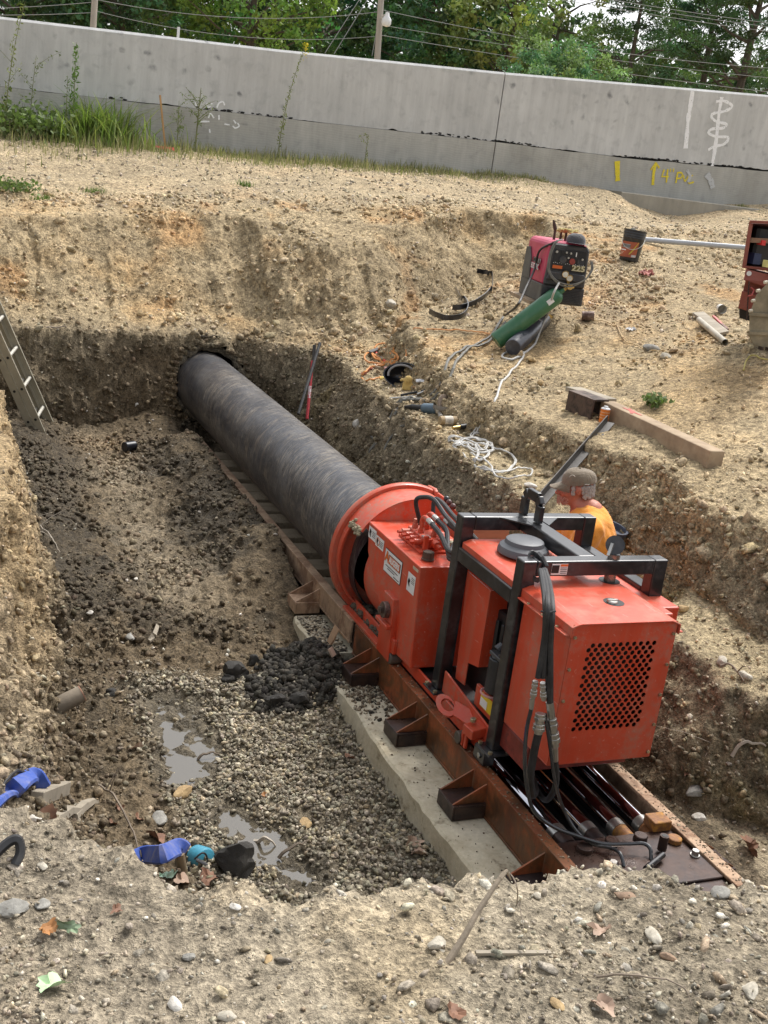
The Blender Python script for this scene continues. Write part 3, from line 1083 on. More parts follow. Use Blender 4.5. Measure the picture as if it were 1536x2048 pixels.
# ------------------------------------------------------------------ foliage
def leaf_mat(name, trans=.25, rough=.6):
    t = NT(name)
    at = t.n('ShaderNodeVertexColor', layer_name='Col')
    tr = t.n('ShaderNodeBsdfTranslucent')
    mx = t.n('ShaderNodeMixShader')
    mx.inputs[0].default_value = trans
    t.l(at.outputs['Color'], t.b.inputs['Base Color'])
    t.l(t.mix(1.0, at.outputs['Color'], (1.1, 1.35, .7), 'MULTIPLY'), tr.inputs['Color'])
    t.set(rough=rough, spec=.3)
    t.l(t.b.outputs[0], mx.inputs[1])
    t.l(tr.outputs[0], mx.inputs[2])
    t.l(mx.outputs[0], t.out.inputs['Surface'])
    return t.m


M_LEAF = leaf_mat('leaves')
M_GRASS = leaf_mat('grass_blades', .3, .7)
M_BARK = simple('bark', (.10, .08, .06), .9, var=.35, nscale=4, bump=.6, bd=.03, stretch=(1, 1, .2))
M_POLE = simple('weathered_wood_pole', (.36, .33, .29), .85, var=.2, nscale=6, bump=.2, stretch=(1, 1, .08))


def leaves(name, P, S, colour, parent, mat=None, up=.35, aspect=.55, loc=(0, 0, 0)):
    """one quad per leaf or leaf tuft, all in one mesh"""
    n = len(P)
    a = RNG.normal(size=(n, 3))
    a /= np.linalg.norm(a, axis=1)[:, None]
    nn = RNG.normal(size=(n, 3)) * .9 + np.array([0, 0, up])
    b = np.cross(a, nn)
    b /= np.linalg.norm(b, axis=1)[:, None] + 1e-9
    S = np.asarray(S)[:, None]
    V = np.stack([P - a * S * .5, P + b * S * aspect * .5, P + a * S * .5, P - b * S * aspect * .5], 1)
    F = np.arange(n * 4).reshape(n, 4)
    c = np.concatenate([np.clip(colour, .004, .9), np.zeros((n, 1))], 1)
    o = fast_mesh(name, (V - np.array(loc)).reshape(-1, 3), F, mat or M_LEAF, np.repeat(c, 4, 0))
    o.parent = parent
    if parent is not None:
        o['kind'] = 'stuff'
    return o


def tree(name, x, y, z0, h, w, cb, col, label, clumps=150, per=60, leaf=.18, pine=False, group=None, seed=0, cat='tree', spread=.5, trunk=.16, gap=.25):
    rs = np.random.default_rng(seed + 100)
    root = empty(name, (x, y, z0), label, cat, group)
    m = MB()
    lean = rs.normal() * .25
    tp = [(x + lean * (k / 6) ** 1.5, y, z0 + h * .93 * k / 6) for k in range(7)]
    m.tube(tp, [trunk * (1 - .82 * k / 6) for k in range(7)], 8)
    # clump centres on the crown's shell, with gaps
    C = []
    while len(C) < clumps:
        q = rs.normal(size=3)
        q /= np.linalg.norm(q)
        r = .45 + .55 * rs.random() ** .5
        f = 1 + .35 * float(noise3(q[0] * 2.2, q[1] * 2.2, q[2] * 2.2, seed))
        if pine:
            tt = rs.random()
            ww = w / 2 * (1 - tt) ** .6 * (.4 + .6 * rs.random()) * f
            az = rs.random() * 2 * PI
            p = np.array([math.cos(az) * ww, math.sin(az) * ww, cb + (h - cb) * tt])
        else:
            p = q * r * f * np.array([w / 2, w / 2, (h - cb) / 2]) + np.array([0, 0, (h + cb) / 2])
            if p[2] < cb * .8:
                continue
        if float(noise3(p[0] * .55 + seed, p[1] * .55, p[2] * .55, seed + 9)) > 1 - gap * 2 + .3:
            continue
        C.append(p)
    C = np.array(C)
    k_ = 0
    for p in C[:: max(1, clumps // 34)]:
        zt = max(cb * .6, p[2] - .25 * math.hypot(p[0], p[1]) - .2)
        zt = min(zt, h * .9)
        b0 = Vector((x + lean * (zt / h) ** 1.5, y, z0 + zt))
        b1 = Vector((x + p[0], y + p[1], z0 + p[2]))
        mid = (b0 + b1) / 2 + Vector((0, 0, .15 * rs.normal()))
        m.tube([b0, mid, b1], [trunk * .32, trunk * .2, trunk * .07], 5)
    m.build('trunk', M_BARK, root, True)
    n = int(clumps * per * 1.25)
    ci = rs.integers(0, clumps, n)
    rad = spread * (.6 + .8 * rs.random(clumps))
    off = rs.normal(size=(n, 3))
    off /= np.linalg.norm(off, axis=1)[:, None]
    off *= (rs.random((n, 1)) ** .45)
    if pine:
        off[:, 2] *= .45
    else:
        off[:, 2] *= .7
    P = C[ci] + off * rad[ci][:, None] + np.array([x, y, z0])
    tone = 1 + .28 * rs.normal(size=(clumps, 1))
    hue = rs.normal(size=(clumps, 1))
    c = np.array(col)[None] * tone[ci] * (1 + .16 * rs.normal(size=(n, 1)))
    c = c * np.array([[1.75, 1.75, 2.3]]) * (1 + hue[ci] * np.array([[.18, .04, -.1]]))  # brightened with a blue shift: distance haze put into the leaf colour
    leaves('crown', P, leaf * (.6 + .8 * rs.random(n)), c, root, up=.5, aspect=.22 if pine else .6, loc=(x, y, z0))
    return root


def px_tree(name, pxx, pyb, Yd, h, w, cb, col, label, **k):
    p = onY(pxx, pyb, Yd)
    return tree(name, p[0], Yd, .8, h, w, cb, col, label, **k)


GT = 'trees standing behind the concrete wall'
px_tree('broadleaf_tree', 40, 60, 40, 8.5, 6.5, 1.0, (.035, .062, .02), 'dark green broadleaf tree at the far left end behind the wall', seed=1, clumps=170, per=55, group=GT)
px_tree('broadleaf_tree', 240, 80, 38, 9, 6.0, 1.0, (.055, .10, .03), 'mid green broadleaf tree behind the left utility pole', seed=2, clumps=190, per=60, group=GT)
px_tree('broadleaf_tree', 345, 80, 44, 10, 6, 1.0, (.028, .05, .018), 'very dark tree between the left pole and the yellow-green tree', seed=3, clumps=150, per=50, group=GT)
px_tree('broadleaf_tree', 500, 60, 36, 7.6, 5.0, 1.4, (.085, .13, .02), 'bright yellow-green tree left of the second utility pole', seed=4, clumps=170, per=60, group=GT, leaf=.15)
px_tree('broadleaf_tree', 640, 80, 43, 8.6, 6.0, 1.0, (.032, .058, .02), 'dark green tree just left of the second utility pole', seed=5, clumps=160, per=55, group=GT)
px_tree('broadleaf_tree', 770, 60, 46, 8.2, 5.5, 1.0, (.05, .10, .03), 'fresh green tree right behind the second utility pole', seed=6, clumps=160, per=60, group=GT)
px_tree('broadleaf_tree', 880, 80, 40, 7.0, 5.6, 1.0, (.042, .085, .028), 'rounded mid green tree right of the lamp pole', seed=7, clumps=180, per=60, group=GT)
px_tree('broadleaf_tree', 1000, 90, 37, 6.6, 4.2, 1.0, (.11, .14, .035), 'olive yellow loose tree behind the round bush', seed=8, clumps=120, per=50, group=GT, gap=.4)
px_tree('broadleaf_tree', 1110, 60, 41, 6.9, 5.0, 1.5, (.10, .125, .04), 'olive tree with bare pale branches above the round bush', seed=9, clumps=110, per=45, group=GT, gap=.4)
px_tree('pine_tree', 1265, 100, 36, 7.6, 5.0, .8, (.042, .075, .022), 'bushy dark pine standing just right of the round bush', seed=10, clumps=170, per=85, leaf=.2, pine=True, group=GT, spread=.48)
px_tree('pine_tree', 1340, 80, 44, 9.8, 5.5, 1.2, (.05, .088, .028), 'lighter pine between two darker pines at right', seed=11, clumps=170, per=75, leaf=.2, pine=True, group=GT)
px_tree('pine_tree', 1420, 120, 38, 9.5, 4.6, 3.6, (.035, .065, .02), 'tall pine with a bare dark trunk near the right edge', seed=12, clumps=130, per=70, leaf=.2, pine=True, group=GT, trunk=.2)
px_tree('pine_tree', 1482, 140, 35, 10.0, 4.8, 3.0, (.04, .07, .02), 'rightmost tall pine with its trunk showing', seed=13, clumps=130, per=75, leaf=.2, pine=True, group=GT, trunk=.22)
px_tree('pine_tree', 1560, 140, 42, 10, 6, .8, (.05, .08, .025), 'pine cut by the right edge of the photo', seed=14, clumps=140, per=60, leaf=.2, pine=True, group=GT)
px_tree('broadleaf_tree', 130, 60, 47, 11, 6.5, 1.0, (.025, .045, .016), 'dark tree behind the gap left of the first pole', seed=15, clumps=150, per=50, group=GT)
px_tree('broadleaf_tree', 1190, 120, 47, 5.6, 6, .5, (.05, .08, .03), 'low tree far behind between bush and pines', seed=16, clumps=120, per=50, group=GT)
p = onY(1122, 150, 27)
tree('round_bush', p[0], 27, .6, 3.35, 3.1, .1, (.095, .155, .055), 'light green round bush rising over the wall top', clumps=260, per=70, leaf=.085, cat='bush', seed=20, spread=.26, trunk=.05, gap=0)
# far wood behind
n = 34000
wx = RNG.uniform(-12, 75, n)
wy = RNG.uniform(56, 66, n)
hz = 6.8 + 2.2 * fbm(wx * .25, 0, 0, 3, 5) + .045 * wx
wz = RNG.uniform(.0, 1, n) ** .8 * hz + .5
c = np.array([[.05, .085, .03]]) * (1 + .3 * RNG.normal(size=(n, 1))) * (1 + .5 * fbm(wx * .6, wy * .6, wz * .8, 3, 6))[:, None]
wood = leaves('far_wood', np.stack([wx, wy, wz], 1), RNG.uniform(.3, .8, n), c, None)
tag(wood, 'dark wood far behind the single trees', kind='stuff')

# poles, lamp, wires
M_GALV = simple('galvanised', (.5, .5, .5), .4, .8, var=.1)
M_WIRE = simple('wire_grey', (.27, .28, .28), .5, var=.05, bump=0)
GP = 'wooden utility poles behind the wall'
poles = []
for (px0, py0, px1, py1, Yp, rr_, lab) in ((187, 44, 193, -60, 30, .075, 'left wooden utility pole, cut off by the top of the photo'), (755, 108, 766, -60, 30, .085, 'wooden utility pole with the lamp')):
    a, b = onY(px0, py0, Yp), onY(px1, py1, Yp)
    d = (b - a) / (b[2] - a[2])
    base, topp = a + d * (.3 - a[2]), a + d * (6.2 - a[2])
    r = empty('utility_pole', tuple(base), lab, 'utility pole', GP)
    MB().cyl(base, topp, rr_ * 1.1, rr_ * .85, 14).build('pole', M_POLE, r, True)
    m = MB()
    m.beam(topp + np.array([-.7, 0, -.5]), topp + np.array([.7, 0, -.5]), .07, .09)
    m.build('crossarm', M_POLE, r)
    for dx in (-.6, -.2, .3, .62):
        MB().cyl(topp + np.array([dx, 0, -.45]), topp + np.array([dx, 0, -.32]), .03, .02, 8).build('insulator', M_GALV, r)
    poles.append((a, d))
a, b = onY(762, 36, 29.9), onY(774, 34, 29.7)
lampo = empty('street_lamp', tuple(a), 'small white lamp on a short arm on the second pole', 'street lamp')
MB().tube(smooth_path([a, (a + b) / 2 + np.array([0, 0, .06]), b + np.array([0, 0, .03])], 4), .022, 6).build('lamp_arm', M_GALV, lampo)
m = MB()
m.lathe([(.0, .12), (.05, .11), (.06, .03), (.12, -.05), (.13, -.16), (.09, -.22), (0, -.24)], b, n=14)
m.build('lamp_head', simple('white_enamel', (.75, .76, .76), .35, var=.05), lampo, True)


def wire(pa, pb, label, Ya=30, Yb=30, sag=.1, r=.008):
    a, b = onY(*pa, Ya), onY(*pb, Yb)
    pts = [a + (b - a) * k / 24 - np.array([0, 0, sag * 4 * (k / 24) * (1 - k / 24)]) for k in range(25)]
    o = MB().tube(pts, r, 5).build('power_line', M_WIRE, None, loc=tuple(pts[0]))
    return tag(o, label, 'power line', 'overhead lines behind the wall')


wire((-160, 18), (190, 4), 'overhead line running left from the first pole', sag=.05)
wire((192, -1), (761, 23), 'long sagging overhead line between the two poles', sag=.28)
wire((-40, 30), (188, 25), 'lower overhead line left of the first pole', sag=.02)
wire((192, 22), (758, 72), 'lower thin overhead line between the two poles', sag=.3, r=.007)
wire((764, 20), (1640, 142), 'overhead line from the lamp pole over the round bush', sag=.25)
wire((762, 50), (1640, 165), 'middle overhead line right of the lamp pole', sag=.12, r=.007)
wire((760, 70), (1640, 195), 'lowest overhead line passing just over the wall at right', sag=.1)
wire((1080, -8), (1640, 76), 'upper right overhead line, lowest of the three', sag=.05)
wire((1130, -8), (1640, 66), 'upper right overhead line, middle of the three', sag=.05)
wire((1180, -8), (1640, 58), 'upper right overhead line, topmost of the three', sag=.05)
for q0, q1, lab in (((722, -6), (650, 106), 'left guy wire beside the lamp pole'), ((738, -6), (668, 108), 'right guy wire beside the lamp pole'), ((757, 40), (744, 112), 'short guy wire close to the lamp pole')):
    w_ = wire(q0, q1, lab, sag=0, r=.010)
p = onY(357, 60, 19)
post = MB().box(p[0] - .018, p[0] + .018, 18.98, 19.02, .2, onY(357, 54, 19)[2]).build('marker_post', simple('white_enamel', (.75, .76, .76), .35), loc=(p[0], 19, .2))
tag(post, 'short thin white post showing above the wall left of centre', 'post')

# ------------------------------------------------------------------ weeds and grass on the strip
def grass_field(name, n, fpos, hmin, hmax, cols, label, wid=.006, lean=.35, base_w=None):
    xs, ys, hs_ = fpos(n)
    n = len(xs)
    zs = H(xs, ys) - .01
    az = RNG.uniform(0, 2 * PI, n)
    hh = (hmin + (hmax - hmin) * RNG.random(n) ** 1.6) * hs_
    ln = lean * hh * RNG.random(n)
    segs = 3
    V = np.zeros((n, 2 * segs + 1, 3))
    sx, sy = np.cos(az + PI / 2), np.sin(az + PI / 2)
    for s_ in range(segs + 1):
        t_ = s_ / segs
        px_, py_ = xs + np.cos(az) * ln * t_ ** 2 * 1.6, ys + np.sin(az) * ln * t_ ** 2 * 1.6
        pz_ = zs + hh * (t_ - .15 * t_ ** 2)
        w_ = wid * (1 - t_ * .7) * (.7 + .6 * RNG.random(n))
        if s_ < segs:
            V[:, 2 * s_] = np.stack([px_ - sx * w_, py_ - sy * w_, pz_], 1)
            V[:, 2 * s_ + 1] = np.stack([px_ + sx * w_, py_ + sy * w_, pz_], 1)
        else:
            V[:, 2 * s_] = np.stack([px_, py_, pz_], 1)
    base = (np.arange(n) * (2 * segs + 1))[:, None, None]
    tri = []
    for s_ in range(segs - 1):
        a_ = 2 * s_
        tri += [(a_, a_ + 1, a_ + 3), (a_, a_ + 3, a_ + 2)]
    tri += [(2 * segs - 2, 2 * segs - 1, 2 * segs)]
    F = (np.array(tri)[None] + base).reshape(-1, 3)
    cc = np.array(cols)[RNG.integers(0, len(cols), n)] * (1 + .2 * RNG.normal(size=(n, 1)))
    c = np.concatenate([np.clip(cc, .01, .8), np.zeros((n, 1))], 1)
    o = fast_mesh(name, V.reshape(-1, 3), F, M_GRASS, np.repeat(c, 2 * segs + 1, 0))
    return tag(o, label, kind='stuff')


GC = [(.20, .21, .09), (.30, .28, .14), (.16, .18, .06), (.38, .33, .20), (.32, .29, .16)]


def strip(n):
    x = RNG.uniform(-2, 15, n)
    y = 17.1 - np.abs(RNG.normal(size=n)) * np.interp(x, [0, 3, 6, 8, 10, 15], [.9, .8, .55, .35, .25, .25])
    d = fbm(x * 1.2, y * 1.2, 0, 3, 15)
    k = (d > np.interp(x, [0, 6, 8.5, 9.5, 10.3, 15], [-.5, -.4, -.15, .0, .25, .25])) & ((x < 10.4) | (x > 13.4) | (y > 16.6) & (d > .35))
    x, y = x[k], y[k]
    return x, y, np.interp(x, [0, 2, 4, 6, 8, 10, 15], [1.3, 1.1, .9, .8, .55, .4, .4]) * (1 + .4 * fbm(x * 2, y * 2, 0, 2, 19))


grass_field('strip_grass', 15000, strip, .06, .27, GC, 'dry yellow-green grass along the foot of the concrete wall', .005)


def clumps_pos(cs):
    def f(n):
        x, y, h = [], [], []
        for (a, b, r, hh, k) in cs:
            m_ = int(n * k)
            x += list(a + RNG.normal(size=m_) * r)
            y += list(b + RNG.normal(size=m_) * r * .6)
            h += [hh] * m_
        return np.array(x), np.array(y), np.array(h)
    return f


bp_ = [hit(205, 280), hit(60, 225), hit(120, 235), hit(20, 250)]
grass_field('tall_grass', 700, clumps_pos([(bp_[0][0], bp_[0][1], .22, 1.0, .6), (bp_[1][0], 16.7, .5, .8, .4)]), .35, .8, [(.17, .25, .06), (.24, .3, .09), (.2, .22, .08)], 'clump of long arching grass near the wooden stake', .011, .9)
tf = [hit(20, 375), hit(45, 378), hit(85, 400), hit(190, 385), hit(488, 372), hit(1185, 372), hit(1310, 805), hit(1320, 420)]
grass_field('grass_tufts', 900, clumps_pos([(q[0], q[1], .06 if i < 6 else .035, 1.0, .125) for i, q in enumerate(tf)]), .04, .11, [(.10, .17, .04), (.15, .2, .06)], 'small grass tufts on bare soil', .004, .5)


def weed(name, base, h, lean, nl, leaf, col, label, cat='weed', branches=0, stem=.008, flower=None, drop=0, wmul=1):
    root = empty(name, tuple(base), label, cat)
    b = np.array(base)
    pts = [b + np.array([lean * t * t * h, 0, h * t]) for t in np.linspace(0, 1, 9)]
    m = MB()
    m.tube([tuple(q) for q in pts], [stem * (1 - .7 * k / 8) for k in range(9)], 5)
    P, S = [], []
    for k in range(nl):
        t_ = .12 + .86 * k / nl
        q = b + np.array([lean * t_ * t_ * h, 0, h * t_])
        a = random.uniform(0, 2 * PI)
        r = leaf * (.35 + .3 * random.random()) * wmul * (1.1 - .5 * t_)
        P.append(q + np.array([math.cos(a) * r, math.sin(a) * r, r * .4 - drop * r]))
        S.append(leaf * (.7 + .5 * random.random()) * (1.15 - .5 * t_))
    for k in range(branches):
        t_ = random.uniform(.35, .9)
        q = b + np.array([lean * t_ * t_ * h, 0, h * t_])
        a = random.uniform(0, 2 * PI)
        L_ = h * random.uniform(.18, .4)
        e = q + np.array([math.cos(a) * L_ * .8, math.sin(a) * L_ * .3, L_ * .6])
        m.tube([tuple(q), tuple((q + e) / 2 + np.array([0, 0, .02])), tuple(e)], [stem * .5, stem * .35, stem * .15], 4)
        for j in range(14):
            u = random.uniform(.2, 1)
            P.append(q + (e - q) * u + RNG.normal(size=3) * leaf * .35)
            S.append(leaf * random.uniform(.5, .9))
    m.build('stem', simple('green_stem', (.16, .17, .07), .7), root)
    c = np.array(col)[None] * (1 + .2 * RNG.normal(size=(len(P), 1)))
    leaves('leaf_mass', np.array(P), np.array(S), c, root, up=.6, aspect=.3, loc=tuple(base))
    if flower:
        P = np.array([pts[-1] + np.array([random.gauss(0, .02), random.gauss(0, .02), -abs(random.gauss(0, .09))]) for _ in range(60)])
        leaves('flower_head', P, np.full(60, .03), np.tile([.55, .42, .03], (60, 1)), root, loc=tuple(base))
    return root


def wbase(px, py, Y):
    q = onY(px, py, Y)
    return (q[0], Y, gz(q[0], Y) - .02)


def wheight(px, py, Y, base):
    return onY(px, py, Y)[2] - base[2]


b = wbase(146, 235, 16.7); weed('tall_weed', b, wheight(148, 84, 16.7, b), 0, 150, .10, (.11, .19, .045), 'tall bright green narrow weed against the wall at left')
b = wbase(132, 235, 16.6); weed('tall_weed', b, wheight(128, 150, 16.6, b), 0, 60, .08, (.10, .16, .045), 'shorter weed beside the tall green one')
b = wbase(558, 285, 16.8); weed('goldenrod', b, wheight(590, 82, 16.8, b), .16, 120, .065, (.17, .2, .06), 'tall thin goldenrod leaning right with a yellow tip', flower=True)
b = wbase(393, 265, 16.7); weed('sapling', b, wheight(398, 175, 16.7, b), .02, 25, .06, (.15, .2, .06), 'small spindly sapling in front of the white scribbles', branches=12, stem=.014)
b = wbase(356, 262, 16.6); weed('sapling', b, wheight(350, 200, 16.6, b), -.02, 15, .06, (.15, .2, .06), 'low bushy sapling left of the white scribbles', branches=8)
b = wbase(10, 230, 16.3); weed('tall_weed', b, wheight(46, 2, 16.3, b), .12, 90, .08, (.2, .22, .08), 'tallest weed at the left edge of the photo', branches=3)
b = wbase(60, 240, 16.5); weed('tall_weed', b, wheight(68, 110, 16.5, b), .05, 40, .07, (.12, .15, .05), 'thin dark weed at the left in front of the wall', branches=4)
b = wbase(730, 320, 16.8); weed('tall_weed', b, wheight(733, 268, 16.8, b), .02, 30, .05, (.22, .25, .08), 'short pale weed at the middle of the wall foot', branches=2)
for (px_, py_, hh, w_, lab) in ((30, 232, .55, .75, 'leafy green bush at the left end of the grass strip'), (95, 238, .38, .5, 'low leafy bush beside the tall green weed'), (28, 385, .16, .38, 'low green leafy plant on the bare soil at left'), (1310, 812, .09, .14, 'tiny green tuft of leaves on the right bench')):
    q = hit(px_, py_)
    if hh > .3:
        q = np.array(wbase(px_, py_, 16.4))
    r = empty('leafy_bush' if hh > .3 else 'low_plant', tuple(q), lab, 'bush' if hh > .3 else 'plant')
    n = int(900 * w_)
    P = q + RNG.normal(size=(n, 3)) * np.array([w_ * .35, w_ * .3, hh * .22]) + np.array([0, 0, hh * .45])
    P[:, 2] = np.maximum(P[:, 2], q[2])
    leaves('leaf_mass', P, RNG.uniform(.04, .10, n) * (1 if hh > .3 else .55), np.array([[.12, .17, .055]]) * (1 + .25 * RNG.normal(size=(n, 1))), r, up=.8, aspect=.7, loc=tuple(q))
    m = MB()
    for k in range(9):
        a = random.uniform(0, 2 * PI)
        m.tube([tuple(q - np.array([0, 0, .02])), tuple(q + np.array([math.cos(a) * w_ * .3, math.sin(a) * w_ * .3, hh * random.uniform(.5, 1)]))], [.006, .002], 4)
    m.build('stem', simple('green_stem', (.16, .17, .07), .7), r)
# wooden stake with a scrap of ribbon at its foot
b = wbase(332, 300, 16.3)
tq = onY(320, 190, 16.3)
st = MB().beam(b, (tq[0], 16.3, tq[2]), .035, .02).build('wooden_stake', simple('stake_wood', (.42, .25, .11), .8, stretch=(1, 1, .2)), loc=b)
tag(st, 'thin brown wooden survey stake standing in the grass by the wall', 'stake')
q = hit(326, 303)
m = MB()
pp = smooth_path([q + np.array([random.gauss(0, .10), random.gauss(0, .03), .02 + random.random() * .03]) for _ in range(7)], 4)
for i in range(len(pp) - 1):
    a, b_ = pp[i], pp[i + 1]
    m.add([a, b_, b_ + Vector((0, .01, .025)), a + Vector((0, .01, .025))], [(0, 1, 2, 3)])
tag(m.build('survey_ribbon', simple('pink_ribbon', (.75, .12, .08), .5), loc=tuple(q)), 'crumpled red-pink ribbon on the soil at the foot of the stake', 'ribbon')

# ------------------------------------------------------------------ metals and paints
def worn_red(name, c, dust=.3, rough=.34):
    t = NT(name)
    n = t.noise(3.5, 6, .65)
    nf = t.noise(38, 5, .7)
    st = t.noise(13, 5, .65, stretch=(1, 1, .07))
    sc = t.noise(60, 3, .6, stretch=(1, .12, 1), dist=.6)
    col = t.ramp(n, [(.3, tuple(q * .86 for q in c)), (.7, tuple(min(1, q * 1.12) for q in c))])
    col = t.mix(t.math('MULTIPLY', t.ramp(st, [(.46, 0.0), (.70, 1.0)]), dust), col, (.34, .20, .13))
    col = t.mix(t.math('MULTIPLY', t.math('MULTIPLY', t.ramp(n, [(.48, 0.0), (.62, 1.0)]), t.ramp(nf, [(.42, 0.0), (.60, 1.0)])), dust * 1.5), col, (.30, .19, .14))
    col = t.mix(t.math('MULTIPLY', t.ramp(sc, [(.66, 0.0), (.70, 1.0)]), .5), col, (.62, .30, .24))
    chip = t.math('MULTIPLY', t.ramp(nf, [(.70, 0.0), (.73, 1.0)]), t.ramp(n, [(.45, 0.0), (.6, 1.0)]))
    col = t.mix(t.math('MULTIPLY', chip, .85), col, (.05, .035, .03))
    t.set(color=col, rough=t.ramp(t.math('ADD', t.math('MULTIPLY', n, .6), t.math('MULTIPLY', st, .4)), [(.35, rough - .06), (.65, rough + .22)]), coat=.08)
    t.bump(nf, .03, .002)
    return t.m


RED = simple('red_paint', (.52, .060, .028), .36, var=.10, dirt=(.10, .055, .04), dirt_amt=.35, nscale=4, bump=.04, bd=.002, coat=.15)
REDT = simple('red_paint_dusty', (.52, .068, .036), .40, var=.12, dirt=(.36, .22, .16), dirt_amt=.45, nscale=5, bump=.05, bd=.002, coat=.1)
RED = worn_red('worn_red_paint', (.55, .056, .020), .34)
REDT = worn_red('dusty_red_paint', (.56, .070, .030), .42, .38)
BLK = simple('black_paint', (.014, .014, .016), .28, var=.3, dirt=(.12, .12, .12), dirt_amt=.35, nscale=9, bump=.05, bd=.002, coat=.3)
RUB = simple('black_rubber', (.022, .022, .024), .5, var=.25, dirt=(.12, .11, .09), dirt_amt=.35, nscale=12, bump=.05)
DARK = simple('engine_black', (.012, .012, .013), .45, var=.4, nscale=20)
CHROME = simple('chrome', (.62, .62, .66), .07, 1.0, var=.05, nscale=3, bump=0)
STEEL = simple('bare_steel', (.48, .47, .44), .33, .9, var=.2, nscale=12, bump=.05)
BRASS = simple('brass', (.55, .40, .16), .32, .9, var=.2, nscale=20)
ZINC = simple('zinc_bolt', (.45, .40, .27), .35, .85, var=.15)
PLAST = simple('grey_plastic', (.10, .105, .115), .5, var=.1, nscale=9)
WHT = simple('white_label', (.72, .72, .70), .45, var=.06)
BLKP = simple('label_black', (.01, .01, .01), .5, var=0, bump=0)
ORG = simple('label_orange', (.62, .13, .02), .45, var=0, bump=0)
YEL = simple('label_yellow', (.70, .52, .03), .45, var=.05)


def rust_mat(name, c1, c2, c3, rough=.6, scale=7, metal=.2):
    t = NT(name)
    n = t.noise(scale, 7, .68, dist=.5)
    n2 = t.noise(scale * 6, 4, .7, stretch=(1, 1, .35))
    n3 = t.noise(scale * .45, 3, .5)
    col = t.ramp(n, [(.28, c1), (.46, c2), (.60, c3), (.75, c1)])
    col = t.mix(.6, col, t.ramp(n2, [(.3, .6), (.7, 1.35)]), 'MULTIPLY')
    col = t.mix(t.ramp(n3, [(.5, 0.0), (.7, .6)]), col, tuple(q * .35 for q in c1))
    t.set(color=col, rough=t.ramp(n, [(.3, rough - .25), (.7, rough + .1)]), metal=metal)
    t.bump(n2, .25, .004)
    return t.m


RUST = rust_mat('rusty_rail', (.075, .042, .026), (.17, .07, .028), (.30, .085, .03))
RUSTD = rust_mat('dusty_rust', (.34, .23, .15), (.42, .29, .19), (.24, .14, .085), .8)
RUSTB = rust_mat('oily_brown_steel', (.040, .026, .021), (.07, .042, .032), (.035, .025, .025), .42, 5, .4)
ORR = rust_mat('orange_rust', (.36, .15, .03), (.20, .09, .04), (.45, .22, .04), .7, 12)


def slab_mat():
    t = NT('slab_concrete')
    n = t.noise(4, 6, .65)
    n2 = t.noise(40, 4, .7)
    n3 = t.noise(14, 5, .7)
    col = t.ramp(n, [(.3, (.40, .34, .23)), (.55, (.56, .51, .38)), (.75, (.62, .57, .45))])
    col = t.mix(t.ramp(n3, [(.56, 0.0), (.68, .75)]), col, (.17, .13, .08))
    col = t.mix(.6, col, t.ramp(n2, [(.3, .75), (.7, 1.15)]), 'MULTIPLY')
    t.set(color=col, rough=.88)
    t.bump(t.math('ADD', n2, n3), .35, .006)
    return t.m


SLAB = slab_mat()

# ------------------------------------------------------------------ concrete bearing slabs
def slab(x0, y0, y1, x1, zt, zb, label):
    m = MB()
    ys = np.linspace(y0, y1, 40)
    ring = []
    for y in ys:
        j = .012 * float(noise3(y * 5, 1, 2, 5)) + .006 * float(noise3(y * 17, 1, 2, 6))
        j2 = .012 * float(noise3(y * 7, 4, 2, 7))
        ring.append([(x0 + j + .005, y, zb), (x0 + j2 - .004, y, (zt + zb) / 2), (x0 + j + .004, y, zt - .010), (x0 + j + .016, y, zt), (x1, y, zt), (x1, y, zb)])
    vs = [p for r in ring for p in r]
    k = 6
    fs = [(i * k + j, (i + 1) * k + j, (i + 1) * k + (j + 1) % k, i * k + (j + 1) % k) for i in range(len(ys) - 1) for j in range(k)]
    fs += [tuple(range(k - 1, -1, -1)), tuple((len(ys) - 1) * k + j for j in range(k))]
    m.add(vs, fs)
    o = m.build('concrete_slab', SLAB, loc=((x0 + x1) / 2, (y0 + y1) / 2, zb), smooth=True, auto=35)
    return tag(o, label, 'slab', 'concrete slabs under the machine track')


slab(2.11, 2.95, 5.36, 3.16, -2.668, -2.86, 'long pale concrete slab under the near part of the machine track')
slab(2.165, 5.58, 6.14, 3.10, -2.668, -2.86, 'short pale concrete slab half buried behind the dark clay heap')

# ------------------------------------------------------------------ track
track = empty('machine_track', (2.68, 4.5, -2.66), 'rusty steel machine track with triangular brackets on its rail, under machine and pipe', 'track')
XL0, XL1, XR0, XR1 = 2.345, 2.400, 2.985, 3.045
ZT = -2.475


def rail(x0, x1, y0, y1, mat, h=.19, name='rail', par=track):
    m = MB()
    m.box(x0, x1, y0, y1, ZT - .014, ZT)
    out = x0 < 2.6
    wx0, wx1 = (x0 + .004, x0 + .018) if out else (x1 - .018, x1 - .004)
    m.box(wx0, wx1, y0, y1, ZT - h + .012, ZT - .014)
    m.box(x0 - (.0 if out else .02), x1 + (.02 if out else 0), y0, y1, ZT - h, ZT - h + .012)
    return m.build(name, mat, par, bevel=.002)


